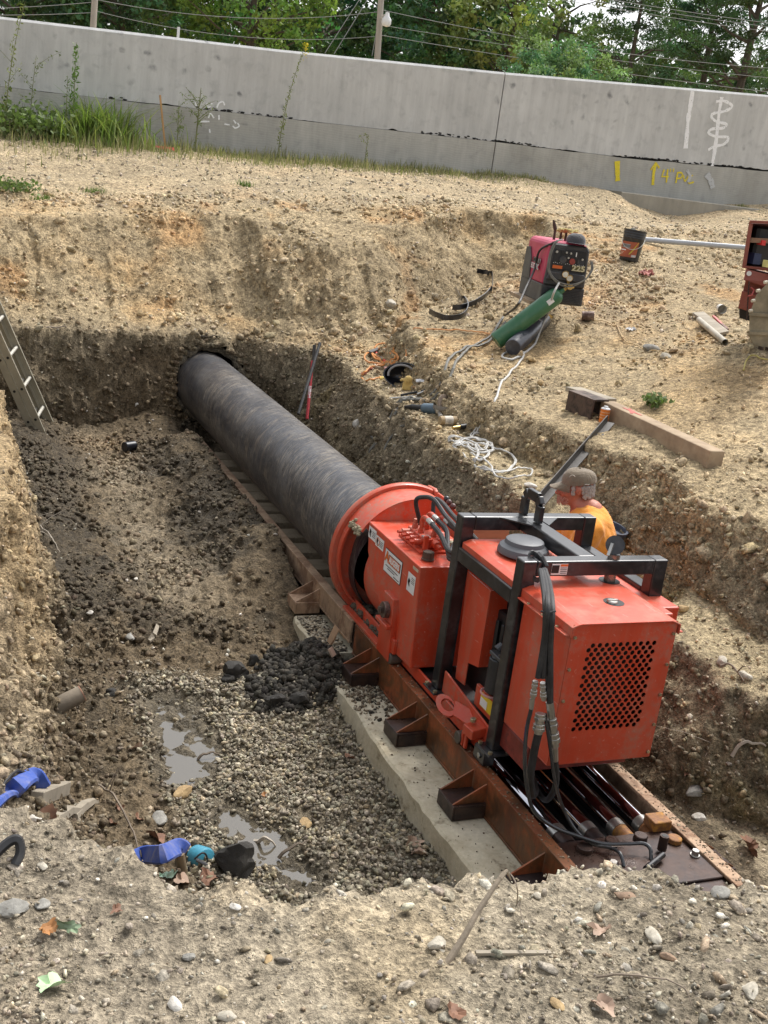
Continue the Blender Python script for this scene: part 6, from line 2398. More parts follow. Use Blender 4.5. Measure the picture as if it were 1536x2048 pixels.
# ladder: an extension ladder, two sections lying on each other
fo = onZ(62, 868, -2.60)
fo = np.array([.985, 10.05, -2.63])
tp_ = onY(-12, 612, 10.0)
L0, L1 = Vector(onZ(56, 872, -2.58)), Vector(onY(-36, 600, 10.05))
L0 = Vector(onY(86, 872, 10.0))
L1 = Vector(onY(-46, 578, 10.05))
ax_ = (L1 - L0).normalized()
rg_ = (Vector(onY(112, 862, 10.40)) - Vector(onY(90, 872, 10.02)))
rg_ = (rg_ - ax_ * rg_.dot(ax_))
WL = rg_.length
rg_.normalize()
nm = ax_.cross(rg_).normalized()
if nm.x > 0:
    nm = -nm
ALU = simple('dusty_aluminium', (.40, .37, .29), .45, .45, var=.12, nscale=8)
RUNG = simple('pale_rung', (.50, .48, .42), .45, .3, var=.1)
lad = empty('extension_ladder', tuple(L0), 'aluminium extension ladder leaning on the far left corner of the pit', 'ladder')
LL = (L1 - L0).length
for sec in (0, 1):
    for side in (0, 1):
        m = MB()
        o0 = L0 + nm * (.068 * sec) + rg_ * (side * WL + (0 if side else 0) + (sec * .0))
        s2 = 1 if side == 0 else -1
        wb_ = .062
        m.beam(o0, o0 + ax_ * LL, .006, wb_, nm)
        for e in (-1, 1):
            c_ = o0 + nm * (e * (wb_ / 2 - .003)) + rg_ * (s2 * .010)
            m.beam(c_, c_ + ax_ * LL, .022, .005, nm)
        ro = m.build('side_rail', ALU, lad, bevel=0)
        if side == 0:
            for k in range(int(LL / .29)):
                c_ = o0 + ax_ * (.16 + k * .29)
                MB().cyl(c_ - rg_ * .0036, c_ - rg_ * .005, .017, .017, 14).build('rung_end', ALU, ro)
                MB().cyl(c_ - rg_ * .0052, c_ - rg_ * .0062, .012, .012, 12).build('rung_shade_disc', BLKP, ro)  # black disc painted as the shade in the hollow rung
    for k in range(int(LL / .29)):
        c_ = L0 + nm * (.068 * sec) + ax_ * (.16 + k * .29)
        MB().cyl(c_ + rg_ * .004, c_ + rg_ * (WL - .004), .016, .016, 12).build('rung', RUNG, lad, True)
lbm = MB()
c_ = L0 + ax_ * 1.1 - rg_ * .0045
lbm.beam(c_, c_ + ax_ * .22, .001, .045, nm)
lbm.build('ladder_label', simple('pale_blue_label', (.5, .56, .6), .5), lad)

# striping rods beside the pipe
def rod(p0, p1, Y0, Y1, r, mat, label, name='steel_rod', cat='rod'):
    a, b = onY(*p0, Y0), onY(*p1, Y1)
    return tag(MB().tube([a, (a + b) / 2, b], r, 10).build(name, mat, None, True, loc=tuple(a)), label, cat, 'rods leaning beside the pipe')


t = NT('red_white_rod')
sep = t.n('ShaderNodeSeparateXYZ')
t.l(t.geo.outputs['Generated'], sep.inputs[0])
t.set(color=t.mix(t.math('MULTIPLY', t.ramp(sep.outputs['Z'], [(.36, 0.0), (.37, 1.0), (.56, 1.0), (.57, 0.0)], 'CONSTANT'), t.ramp(t.noise(30, 3, .6), [(.38, 0.0), (.5, 1.0)])), (.42, .03, .04), (.6, .5, .5)), rough=.6)
M_RW = t.m
rod((614, 838), (625, 722), 9.55, 9.85, .014, M_RW, 'red rod with a worn white band leaning beside the pipe')
rod((597, 828), (640, 686), 9.45, 9.95, .015, RUB, 'long bent black rod crossing the red one', 'black_rod')
rod((627, 735), (629, 690), 9.93, 10.0, .017, simple('dark_bar', (.06, .055, .05), .6), 'short dark bar standing behind the red rod', 'dark_bar')

# ------------------------------------------------------------------ welder generator
wz = gz(6.0, 9.6)
PRt = Vector(onZ(1162, 612, -.985))
wz = gz(PRt.x, PRt.y) + .01
PRt = Vector(onZ(1163, 615, wz)); PLt = Vector(onZ(1083, 616, wz)); PBk = PLt + Vector((.2, .9, 0))
wx_ = Vector((.969, -.246, 0)); WW = .395
PLt = PRt - wx_ * WW
wy_ = Vector((-wx_.y, wx_.x, 0))
if wy_.dot(PBk - PLt) < 0:
    wy_ = -wy_
WD = .74
WH = onY(1163, 488, PRt.y)[2] - wz
wel = empty('welder_generator', tuple((PLt + PRt) / 2), 'magenta and black engine welder standing behind the green gas cylinder', 'welder')
MAG = simple('magenta_paint', (.50, .035, .10), .42, var=.12, dirt=(.45, .25, .22), dirt_amt=.35, nscale=5)
WBLK = simple('black_plastic', (.035, .037, .042), .5, var=.25, dirt=(.22, .19, .14), dirt_amt=.35, nscale=8)
WGRY = simple('dusty_black_panel', (.10, .095, .085), .65, var=.35, nscale=7, stretch=(1, 1, .4))


def wl(x, y, z):
    return PLt + wx_ * (x * WW) + wy_ * (y * WD) + Vector((0, 0, z * WH))


def wprism(poly, axis, a, b, name, mat, bevel=.006, par=None):
    """poly in two local axes, extruded along the third"""
    f = {'y': lambda u, v, w: wl(u, w, v), 'x': lambda u, v, w: wl(w, u, v), 'z': lambda u, v, w: wl(u, v, w)}[axis]
    lo_, hi_ = [f(u, v, a) for u, v in poly], [f(u, v, b) for u, v in poly]
    n = len(poly)
    return MB().add(lo_ + hi_, [tuple(range(n - 1, -1, -1)), tuple(range(n, 2 * n))] + [(k, (k + 1) % n, n + (k + 1) % n, n + k) for k in range(n)]).build(name, mat, par or wel, bevel=bevel)


wprism([(.02, .30), (.98, .30), (.94, .93), (.86, .995), (.14, .995), (.055, .93)], 'y', .03, .97, 'cover', MAG, .012)
wprism([(0, .01), (1, .01), (.995, .30), (.005, .30)], 'y', .0, 1.0, 'base_housing', WGRY, .006)
wprism([(.60, .30), (.98, .30), (.94, .80), (.80, .82), (.66, .62)], 'x', -.004, .03, 'rear_side_panel', WGRY, .002)
fpo = wprism([(.03, .30), (.97, .30), (.95, .90), (.88, .965), (.15, .965), (.09, .90)], 'y', -.035, .029, 'front_frame', WBLK, .012)
cpn = wprism([(.12, .55), (.90, .55), (.88, .88), (.17, .88)], 'y', -.045, -.0355, 'control_panel', simple('panel_black', (.012, .013, .015), .35), .002, fpo)
wprism([(.06, .40), (.94, .40), (.90, .52), (.11, .52)], 'y', -.08, -.0355, 'outlet_shelf', WBLK, .006, fpo)
for (x, z, r_, mt) in ((.20, .835, .012, STEEL), (.42, .84, .010, STEEL), (.52, .835, .010, STEEL), (.36, .72, .034, WBLK), (.58, .71, .028, simple('dial_red', (.25, .04, .03), .5)), (.48, .76, .009, STEEL), (.80, .76, .010, STEEL)):
    c_ = wl(x, -.0465, z)
    MB().cyl(c_, c_ - wy_ * .014, r_, r_ * .9, 18).build('dial', mt, fpo, True)
for (x0, x1, z0, z1, mt, nm_) in ((.30, .36, .80, .86, BLKP, 'outlet'), (.70, .86, .68, .75, WBLK, 'outlet_box'), (.16, .38, .575, .625, ORG, 'orange_decal'), (.60, .89, .565, .645, simple('dark_gold', (.10, .085, .02), .4), 'number_plate'), (.64, .66, .79, .86, WHT, 'scale_mark')):
    wprism([(x0, z0), (x1, z0), (x1, z1), (x0, z1)], 'y', -.052, -.0462, nm_, mt, 0, fpo)
for k in range(16):
    x_ = .16 + .045 * k
    wprism([(x_, .655 + .01 * (k % 2)), (x_ + .02, .655 + .01 * (k % 2)), (x_ + .02, .662 + .01 * (k % 2)), (x_, .662 + .01 * (k % 2))], 'y', -.049, -.0462, 'scale_mark', WHT, 0, fpo)
text_mesh('225', .075 * WH / .62, simple('pale_gold', (.55, .50, .32), .4), 'lettering', wel, wl(.745, -.056, .608), wx_, (0, 0, 1), bold=.002, sx=1.25)
wprism([(.02, .03), (.98, .03), (.985, .29), (.015, .29)], 'y', -.02, -.0005, 'louvre_panel', WBLK, .002)
for k in range(9):
    z_ = .05 + .026 * k
    wprism([(.12, z_), (.92, z_), (.92, z_ + .010), (.12, z_ + .010)], 'y', -.032, -.0205, 'louvre', WBLK, 0)
for (u0, u1, z0, z1, s_) in ((.22, .50, .60, .67, 'LINCOLN'), (.24, .52, .50, .57, 'ELECTRIC')):
    q_ = wprism([(u0, z0), (u1, z0), (u1, z1), (u0, z1)], 'x', .024 - .04, .012, 'side_decal', WHT if s_[0] == 'L' else MAG, 0)
    cdir = -wy_
    text_mesh(s_, .075 * WH / .62, BLKP if s_[0] == 'L' else WHT, 'lettering', wel, wl(-.022, (u0 + u1) / 2, (z0 + z1) / 2), cdir, (0, 0, 1), bold=.0015, sx=.92)
# things on its lid
for (x, y, h_) in ((.30, .35, .10), (.50, .45, .075), (.62, .45, .075)):
    MB().cyl(wl(x, y, .99), wl(x, y, .99) + Vector((0, 0, h_)), .012, .010, 10).build('lid_post', simple('rust_dark', (.07, .04, .03), .8), wel)
MB().tube([wl(.30, .35, .99) + Vector((0, 0, .09)), wl(.28, .35, .99) + Vector((-.01, 0, .13)), wl(.22, .35, .99) + Vector((0, 0, .17))], [.018, .016, .008], 8).build('exhaust_elbow', simple('rust_dark', (.07, .04, .03), .8), wel, True)
rgm = MB()
for k in range(26):
    rgm.ball(wl(.62, .42, .99) + Vector((random.gauss(0, .05), random.gauss(0, .03), .075 + random.random() * .03)), .018, 6, 4, (1.4, 1, .6))
gl = rgm.build('work_glove', cloth_mat('yellow_glove', (.50, .40, .14)), None, loc=tuple(wl(.62, .42, 1.1)))
tag(gl, 'crumpled yellow glove lying on top of the welder', 'glove')
m = MB()
hc_ = wl(.66, .08, 1.0)
m.lathe([(.085, 0), (.083, .03), (.07, .06), (.04, .078), (0, .082)], hc_, n=20)
m.add([hc_ + wx_ * a + wy_ * b for a, b in ((-.08, -.03), (.10, -.03), (.12, -.13), (0, -.16), (-.09, -.12))], [(0, 1, 2, 3, 4)])
tag(m.build('cloth_cap', cloth_mat('dark_grey_cloth', (.07, .07, .075)), None, True, loc=tuple(hc_)), 'dark grey cap lying on the front edge of the welder top', 'cap')
bd_ = MB().beam(wl(-.07, .0, -.02) + Vector((0, 0, .0)), wl(-.07, 1.05, -.02), .09, .03)
tag(bd_.build('wooden_plank', WOOD, None, loc=tuple(wl(-.07, .5, 0))), 'thin pale plank under the left side of the welder', 'plank')

# gas cylinders
GREEN = simple('green_paint', (.035, .145, .065), .38, var=.12, dirt=(.25, .25, .16), dirt_amt=.2, nscale=6, coat=.2)


def cylinder(name, a, b, r, mat, label, neck=True):
    a, b = Vector(a), Vector(b)
    L = (b - a).length
    m = MB()
    prof = [(0, 0), (r * .9, 0), (r, .012), (r, L - r * 1.0), (r * .93, L - r * .62), (r * .75, L - r * .32), (r * .45, L - r * .1), (r * .26, L), (r * .24, L + .03), (0, L + .03)]
    root = empty(name, tuple(a), label, 'gas cylinder', 'gas cylinders lying by the welder')
    m.lathe(prof, a, b - a, 32)
    m.build('tank', mat, root, True, auto=50)
    return root, b + (b - a).normalized() * .03, (b - a).normalized()


ga = P(995, 703, .0)
ga = Vector(onY(990, 692, ga.y + .03)); ga.z = max(ga.z, gz(ga.x, ga.y) + .08)
gb = Vector(onY(1122, 584, PLt.y - .10))
g1, gtop, gd = cylinder('gas_cylinder', ga, gb, .076, GREEN, 'long green gas cylinder leaning up against the welder')
lv_ = Vector((-gb.x, -gb.y, -gb.z)).normalized()
lv_ = (lv_ - gd * lv_.dot(gd)).normalized()
lx_ = gd.cross(lv_)
MB().add([gb - gd * .17 + (lv_ * math.cos(a) + lx_ * math.sin(a)) * .0772 + gd * u for a in (-.15, .15, .45) for u in (0, .06)], [(0, 1, 3, 2), (2, 3, 5, 4)]).build('paper_label', WHT, g1, True)
da = P(1030, 712)
da = Vector(onY(1024, 704, da.y + .03)); da.z = max(da.z, gz(da.x, da.y) + .07)
db = Vector(onY(1090, 637, da.y + .62))
g2, dtop, dd_ = cylinder('gas_cylinder', da, db, .073, simple('dark_blue_black', (.028, .032, .045), .35, dirt=(.2, .2, .2), dirt_amt=.3, coat=.2), 'shorter blue-black gas cylinder lying in front of the green one')


def regulator(top, d, px_gauges, label, Yg):
    root = empty('gas_regulator', tuple(top), label, 'regulator', 'gauges on the gas cylinders')
    m = MB()
    m.cyl(top, top + d * .06, .016, .014, 12)
    m.cyl(top + d * .05 - wx_ * .04, top + d * .05 + wx_ * .05, .014, .014, 12)
    m.cyl(top + d * .05, top + d * .05 - wy_ * .06, .026, .024, 16)
    m.build('valve_body', BRASS, root, True)
    for (a, b) in px_gauges:
        c_ = Vector(onY(a, b, Yg))
        dr = Vector(ray(a, b)).normalized()
        e_ = (dr + Vector((0, 0, .25))).normalized()
        gdial = MB().cyl(c_, c_ + e_ * .022, .028, .030, 22).build('gauge', BRASS, root, True)
        MB().cyl(c_ - e_ * .0015, c_ - e_ * .0005, .024, .024, 20).build('gauge_face', simple('gauge_white', (.68, .68, .60), .4), gdial)
        MB().tube([c_ + e_ * .02, top + d * .05], .006, 6).build('gauge_stem', BRASS, root)
    return root


regulator(gtop, gd, ((1131, 549), (1139, 557)), 'twin-gauge brass regulator on the green cylinder', gtop.y - .03)
regulator(dtop, dd_, ((1106, 607),), 'single-gauge regulator on the dark cylinder', dtop.y - .04)

# hoses and cords on the bench
HOSEW = simple('pale_grey_hose', (.50, .49, .46), .5, var=.1, nscale=20)
HOSEG = simple('dusty_grey_cable', (.16, .155, .135), .6, var=.25, nscale=20)
ORC = simple('orange_cord', (.60, .25, .07), .5, var=.15)


def zc(a, b_):       # points read in the enlarged view of the coil
    return 860 + a / 6.98, 820 + b_ / 6.98


coil = [zc(*q) for q in ((820, 0), (780, 90), (700, 220), (600, 350), (560, 410), (640, 440), (780, 470), (860, 560), (850, 600), (700, 630), (560, 590), (430, 520), (250, 470), (160, 560), (160, 660), (260, 740), (420, 790), (560, 770), (700, 730), (800, 660), (790, 600), (680, 560), (560, 500), (380, 470), (360, 480), (480, 430), (620, 420), (760, 450), (790, 520), (700, 590), (560, 560), (470, 480), (330, 510), (220, 580), (190, 650), (290, 620), (460, 500), (580, 520), (660, 620), (620, 720), (560, 760), (460, 660), (330, 560), (210, 470), (320, 650), (500, 760), (700, 860), (900, 905), (1080, 880), (1180, 760), (1140, 670), (1000, 590), (860, 550), (700, 500), (420, 420), (220, 480), (150, 600), (230, 720))]
cord('twin_hose', coil, .0062, HOSEW, 'pale grey twin welding hose heaped in loops on the lower bench', 'hose', lift=.012)
cord('twin_hose', [(a + 2.0, b_ + 1.6) for a, b_ in coil], .0062, HOSEW, 'second pale hose running alongside the first in the heap', 'hose', lift=.014)
cord('twin_hose', [zc(*q) for q in ((110, 380), (230, 460), (330, 560), (440, 690), (560, 790), (700, 850), (860, 880), (1060, 900), (1260, 860), (1390, 865), (1420, 910), (1340, 970), (1150, 1000), (980, 985), (880, 920), (850, 830), (760, 740), (640, 690), (560, 640))], .0062, HOSEW, 'outer loop of pale hose reaching towards the worker', 'hose', lift=.016)
# pale hose coming down from the regulators
up = [Vector(onY(1118, 566, gtop.y - .08)), Vector(onY(1106, 590, gtop.y - .14)), Vector(onY(1096, 628, db.y - .15)), Vector(onY(1085, 650, db.y - .25))]
dn = gpath([(1070, 690), (1045, 712), (1020, 722), (1004, 716), (1012, 708), (1040, 706), (1046, 716), (1024, 742), (1002, 768), (992, 800), (980, 832), (966, 858), (948, 872)], .014)
o_ = MB().tube(smooth_path(up + [dn[0]], 6) + dn[1:], .0095, 6).build('regulator_hose', HOSEW, None, True, loc=tuple(dn[0]))
tag(o_, 'pale hose dropping from the cylinder gauges over the bench edge', 'hose')
lp_ = [Vector(onY(1104, 611, dtop.y - .06)), Vector(onY(1080, 622, dtop.y - .10)), Vector(onY(1052, 620, dtop.y - .12)), Vector(onY(1043, 630, dtop.y - .14)), Vector(onY(1052, 642, dtop.y - .2)), Vector(onY(1068, 638, dtop.y - .22)), Vector(onY(1083, 642, dtop.y - .24))]
tag(MB().tube(smooth_path(lp_, 6), .009, 6).build('regulator_hose', HOSEW, None, True, loc=tuple(lp_[0])), 'pale hose loop lying over the middle of both gas cylinders', 'hose')
g_ = 'welding cables running down from the bench'
cord('welding_cable', [(1005, 640), (985, 672), (960, 690), (925, 705), (900, 722), (888, 750), (880, 775), (862, 795), (838, 803), (810, 806), (790, 820), (775, 850), (752, 890), (735, 912), (724, 925)], .012, HOSEG, 'thick grey cable from the gas cylinders to the pipe, left one', 'cable', g_)
cord('welding_cable', [(1010, 650), (975, 690), (940, 700), (912, 728), (902, 755), (884, 785), (850, 808), (822, 800), (800, 812), (782, 846), (760, 885), (742, 905), (728, 930)], .012, HOSEG, 'thick grey cable from the gas cylinders to the pipe, right one', 'cable', g_)
cord('welding_cable', [(872, 880), (845, 858), (815, 853), (790, 868), (775, 890), (765, 915), (758, 940)], .009, HOSEG, 'thin dark cable curving over the lower bench edge near the pipe', 'cable', g_)
cord('welding_cable', [(790, 846), (800, 838), (812, 850), (808, 865)], .006, HOSEG, 'short thin cable curl beside the angle grinder', 'cable', g_)
cord('steel_ring', [(742, 852), (750, 862), (758, 870), (752, 880), (742, 878), (737, 866), (740, 856)], .010, HOSEG, 'small loop of dark cable beside the thick cables', 'cable')
sw = [wl(.12, -.06, .98), wl(-.03, .25, .80), wl(-.05, .3, .5), Vector(onY(1052, 575, PLt.y - .1)), Vector(onY(1035, 610, PLt.y - .5)), P(1010, 640, .05)]
tag(MB().tube(smooth_path(sw, 8), .010, 6).build('welding_cable', RUB, None, True, loc=tuple(sw[0])), 'black cable draped over the left shoulder of the welder', 'cable')
for k_, (dx_, lab_) in enumerate(((0, 'grey cable loop hanging across the welder front'), (.03, 'second cable loop hanging on the welder front'))):
    sw = [wl(.30, -.02, 1.03), wl(.14 - dx_, -.08, .98), wl(.05 - dx_, -.10, .75), wl(.08 - dx_, -.12, .52), wl(.30, -.14, .38 - dx_), wl(.60, -.15, .36 - dx_), wl(.90, -.12, .46), wl(1.02 + dx_, -.08, .62), wl(1.0 + dx_, -.05, .75)]
    tag(MB().tube(smooth_path(sw, 8), .0065, 6).build('welding_cable', HOSEG, None, True, loc=tuple(sw[0])), lab_, 'cable')


def zt_(a, b_):      # enlarged view of the cord pile
    return 680 + a / 7.68, 680 + b_ / 7.68


pile = [(1040, 0), (1035, 80), (1010, 200), (1000, 320), (900, 440), (820, 460), (700, 420), (560, 330), (470, 260), (560, 200), (700, 190), (820, 260), (880, 360), (800, 420), (650, 410), (520, 340), (500, 260), (640, 230), (760, 260), (840, 340), (740, 390), (600, 360), (500, 280), (430, 260), (370, 320), (400, 390), (520, 420), (680, 440), (820, 400), (890, 340), (820, 240), (700, 150), (580, 130), (520, 190)]
cord('orange_cable', [zt_(*q) for q in pile], .0085, ORC, 'orange extension cord heaped on the slope under the hammer', 'cord', lift=.035)
cord('orange_cable', [zt_(*q) for q in ((700, 420), (560, 450), (450, 480), (360, 550), (310, 610), (340, 660), (430, 675), (520, 660), (620, 625))], .008, ORC, 'loose loop of orange cord left of the welding helmet', 'cord', lift=.03)
cord('orange_cable', [(985, 672), (960, 668), (930, 665), (900, 664), (870, 662), (840, 660), (825, 664), (816, 680)], .005, ORC, 'thin orange cord running along the bench to the slope', 'cord', lift=.01)
cord('orange_cable', [(1152, 640), (1190, 645), (1225, 655), (1245, 680), (1275, 695), (1310, 705), (1335, 708)], .005, simple('tan_wire', (.45, .32, .16), .6), 'thin tan wire trailing from the rusty can on the bench', 'wire', lift=.01)
cord('orange_cable', [(1486, 745), (1492, 725), (1505, 715), (1525, 722), (1545, 728)], .006, simple('yellow_cord', (.5, .42, .12), .6), 'short yellow cord arc at the right edge below the bucket', 'cord', lift=.01)
for q_, lab in (((180, 720, 300, 620, 400, 500, 500, 440), 'upper red strap end beside the orange cord heap'), ((230, 700, 320, 600, 430, 490, 520, 420), 'lower red strap end beside the orange cord heap')):
    pp = gpath([zt_(q_[i], q_[i + 1]) for i in range(0, 8, 2)], .012)
    m = MB()
    m.tube(pp, .010, 4)
    tag(m.build('red_strap', simple('faded_red_strap', (.42, .12, .08), .7), None, loc=tuple(pp[0])), lab, 'strap')

# hammer
h0, h1 = P(*zt_(700, 385), .03), P(*zt_(545, 250), .035)
ham = empty('hammer', tuple((h0 + h1) / 2), 'sledge hammer with red taped handle lying on the orange cord', 'hammer')
MB().cyl(h0, h0.lerp(h1, .25), .014, .014, 10).build('handle_grip', simple('red_tape', (.55, .06, .04), .5), ham, True)
MB().cyl(h0.lerp(h1, .251), h0.lerp(h1, .70), .013, .013, 10).build('handle', simple('pale_tape', (.5, .42, .38), .6), ham, True)
MB().cyl(h0.lerp(h1, .701), h1, .013, .013, 10).build('handle_grip', simple('red_tape', (.55, .06, .04), .5), ham, True)
e0, e1 = P(*zt_(440, 262), .035), P(*zt_(590, 205), .035)
MB().beam(e0, e1, .045, .045).build('hammer_head', simple('hammer_steel', (.12, .12, .12), .5, .5), ham, bevel=.006)
# welding helmet on its side, with a glove in it
hb_ = P(*zt_(900, 800), .0)
ctr = P(*zt_(930, 700), .09)
hel = empty('welding_helmet', tuple(hb_), 'black welding helmet lying open on its side on the bench corner', 'helmet')
m = MB()
vdir = -Vector(ray(*zt_(930, 700))).normalized()
ux = Vector((0, 0, 1)).cross(vdir).normalized()
uy = vdir.cross(ux)
vs, K, J = [], 28, 9
for sgn, sh_ in ((1, 1.0), (0, .93)):
    for j in range(J + 1):
        t_ = j / J * PI / 2
        for k in range(K):
            a = 2 * PI * k / K
            rr_ = math.cos(t_)
            vs.append(ctr + (ux * (.165 * rr_ * math.cos(a)) + uy * (.115 * rr_ * math.sin(a) * (1 + .15 * math.cos(a))) - vdir * (.14 * math.sin(t_))) * sh_)
N1 = (J + 1) * K
fs = [(j * K + k, (j + 1) * K + k, (j + 1) * K + (k + 1) % K, j * K + (k + 1) % K) for j in range(J) for k in range(K)]
fs += [(N1 + j * K + k, N1 + j * K + (k + 1) % K, N1 + (j + 1) * K + (k + 1) % K, N1 + (j + 1) * K + k) for j in range(J) for k in range(K)]
fs += [(k, (k + 1) % K, N1 + (k + 1) % K, N1 + k) for k in range(K)]
m.add(vs, fs)
m.build('shell', simple('helmet_black', (.015, .016, .022), .3, coat=.4), hel, True)
MB().tube([ctr + ux * (.12 * math.cos(a)) + uy * (.09 * math.sin(a)) + vdir * .0 for a in np.linspace(-.2, PI + .2, 14)], .010, 6).build('headband', simple('band_grey', (.28, .27, .27), .6), hel, True)
m = MB()
gc = P(*zt_(1030, 760), .06)
m.ball(gc + uy * .02, .038, 12, 8, (1.1, .7, 1.1))
for k in range(4):
    o0 = gc + ux * (-.034 + .023 * k) - uy * .01
    for j in range(5):
        m.ball(o0 - uy * (.012 * j), .0125, 8, 6)
for j in range(4):
    m.ball(gc - ux * (.05 + .004 * j) - uy * (.002 * j - .02), .012, 8, 6)
tag(remeshed(m, 'work_glove', cloth_mat('tan_leather', (.60, .42, .14)), None, .006, 2), 'tan leather glove hanging out of the welding helmet', 'glove')
for q0, q1, mt, lab in (((725, 938), (1180, 905), STEEL, 'thin bare steel rod lying below the helmet'), ((930, 885), (1320, 805), DARK, 'black torch handle lying below the glove'), ((1120, 760), (1270, 765), simple('tan_handle', (.35, .22, .12), .6), 'short tan handle sticking out right of the helmet'), ((1180, 870), (1320, 815), STEEL, 'short steel clamp between rod and cables')):
    a, b = P(*zt_(*q0), .02), P(*zt_(*q1), .02)
    nm_ = 'tool_handle' if 'handle' in lab else 'steel_rod'
    tag(MB().cyl(a, b, .011, .009, 10).build(nm_, mt, None, True, loc=tuple(a)), lab, 'tool')
for (q_, mt, s_, lab) in (((770, 490), simple('pink_cloth', (.5, .28, .25), .8), .05, 'small pinkish rag above the helmet'), ((830, 545), simple('hi_vis_orange', (.75, .22, .03), .7), .05, 'bright orange rag tucked behind the helmet'), ((700, 640), simple('yellow_cloth', (.55, .42, .12), .8), .045, 'yellowish glove left of the helmet'), ((1220, 680), simple('clear_bag', (.55, .55, .56), .3), .045, 'crumpled clear plastic bag right of the helmet')):
    m = MB()
    c_ = P(*zt_(*q_), .02)
    for k in range(12):
        m.ball(c_ + Vector((random.gauss(0, s_ * .5), random.gauss(0, s_ * .4), random.random() * .02)), s_ * .42, 8, 5, (1.2, .9, .5))
    tag(remeshed(m, 'rag' if 'rag' in lab else ('plastic_bag' if 'bag' in lab else 'work_glove'), mt, None, .008, 1), lab, 'rag' if 'rag' in lab else ('bag' if 'bag' in lab else 'glove'))

# angle grinder
ga_, gb_ = P(808, 824, .045), P(884, 832, .05)
gr_ = empty('angle_grinder', tuple((ga_ + gb_) / 2), 'blue-grey angle grinder lying on the lower bench', 'grinder')
gdv = (gb_ - ga_).normalized()
L_ = (gb_ - ga_).length
m = MB()
m.lathe([(0, 0), (.010, .002), (.018, L_ * .14), (.026, L_ * .2), (.024, L_ * .42), (.030, L_ * .46), (.030, L_ * .5)], ga_, gdv, 18)
m.build('rear_handle', DARK, gr_, True)
MB().lathe([(.031, 0), (.040, .01), (.042, L_ * .22), (.038, L_ * .34), (.030, L_ * .36)], ga_ + gdv * (L_ * .5), gdv, 20).build('motor_body', simple('grinder_blue', (.07, .115, .155), .4, coat=.2), gr_, True)
hd0 = ga_ + gdv * (L_ * .93)
MB().lathe([(0, -.03), (.035, -.03), (.04, 0), (.036, .03), (0, .035)], hd0, (0, 0, 1), 16).build('gear_head', STEEL, gr_, True)
dk0 = hd0 + gdv * .03 + Vector((0, 0, .045))
MB().cyl(dk0, dk0 + Vector((.01, -.02, .006)) * .5, .075, .075, 36).build('cutting_disc', simple('disc_brown', (.22, .17, .13), .8), gr_, True)
gdq = MB()
gdq.lathe([(.078, -.02), (.080, .0), (.078, .012)], dk0 - Vector((0, 0, .02)), (0, 0, 1), 24)
gdq.build('disc_guard', simple('guard_grey', (.22, .2, .17), .5, .5), gr_, True)
MB().cyl(hd0 + Vector((-.02, -.04, -.02)), hd0 + Vector((-.05, -.14, -.03)), .017, .018, 14).build('side_handle', simple('side_handle', (.25, .23, .2), .5), gr_, True)
# tube of adhesive and torch head
a, b = P(878, 850, .035), P(911, 850, .035)
cn = empty('paper_tube', tuple(a), 'brown paper-wrapped can lying beside the grinder', 'can')
MB().cyl(a, b, .034, .034, 22).build('tube', simple('kraft_paper', (.36, .26, .14), .7, nscale=12), cn, True, .003)
MB().cyl(a.lerp(b, .25), a.lerp(b, .75), .0350, .0350, 22, False).build('label_band', simple('worn_white', (.55, .5, .42), .7, var=.35, nscale=30), cn, True)
a, b = P(905, 861, .02), P(933, 858, .022)
tq_ = empty('torch_head', tuple(a), 'brass and black hose coupling lying by the pale hose', 'coupling')
MB().cyl(a, a.lerp(b, .48), .013, .016, 12).build('brass_end', BRASS, tq_, True)
MB().cyl(a.lerp(b, .5), b, .021, .021, 16).build('black_grip', DARK, tq_, True, .002)

# steel strips bent into arcs
def zs(a, b_):
    return 840 + a / 9.6, 530 + b_ / 9.6


def strip_arc(q, label):
    pp = gpath([zs(*x_) for x_ in q], .0, 8)
    m = MB()
    vs, fs = [], []
    zl = np.convolve(np.pad([max(p_.z, gz(p_.x, p_.y)) for p_ in pp], 10, mode='edge'), np.ones(21) / 21, 'valid')
    for p_, zz in zip(pp, zl + .025):
        vs += [(p_.x, p_.y, zz), (p_.x, p_.y, zz + .05)]
    vs2 = []
    n = len(pp)
    for i in range(n):
        d_ = (pp[min(i + 1, n - 1)] - pp[max(i - 1, 0)])
        d_.z = 0
        d_.normalize()
        o_ = Vector((-d_.y, d_.x, 0)) * .008
        vs2 += [(vs[2 * i][0] + o_.x, vs[2 * i][1] + o_.y, vs[2 * i][2]), (vs[2 * i + 1][0] + o_.x, vs[2 * i + 1][1] + o_.y, vs[2 * i + 1][2])]
    k = 2 * n
    fs = []
    for i in range(n - 1):
        a_, b_ = 2 * i, 2 * i + 2
        fs += [(a_, b_, b_ + 1, a_ + 1), (k + a_, k + a_ + 1, k + b_ + 1, k + b_), (a_ + 1, b_ + 1, k + b_ + 1, k + a_ + 1), (a_, k + a_, k + b_, b_)]
    fs += [(0, 1, k + 1, k), (2 * n - 2, k + 2 * n - 2, k + 2 * n - 1, 2 * n - 1)]
    m.add(vs + vs2, fs)
    o = m.build('steel_strip', BLK, None, loc=tuple(pp[0]))
    return tag(o, label, 'steel strip', 'curved black steel strips on the slope')


strip_arc([(1090, 185), (1200, 205), (1290, 270), (1350, 360), (1375, 450), (1330, 570), (1230, 680), (1080, 790), (920, 860), (760, 910), (610, 920)], 'longest curved black steel strip, its top end pointing up')
strip_arc([(160, 980), (280, 1050), (430, 1105), (600, 1125), (760, 1095), (860, 1030), (905, 950), (905, 850), (850, 730), (770, 640), (670, 590)], 'hook shaped black steel strip below the longest one')

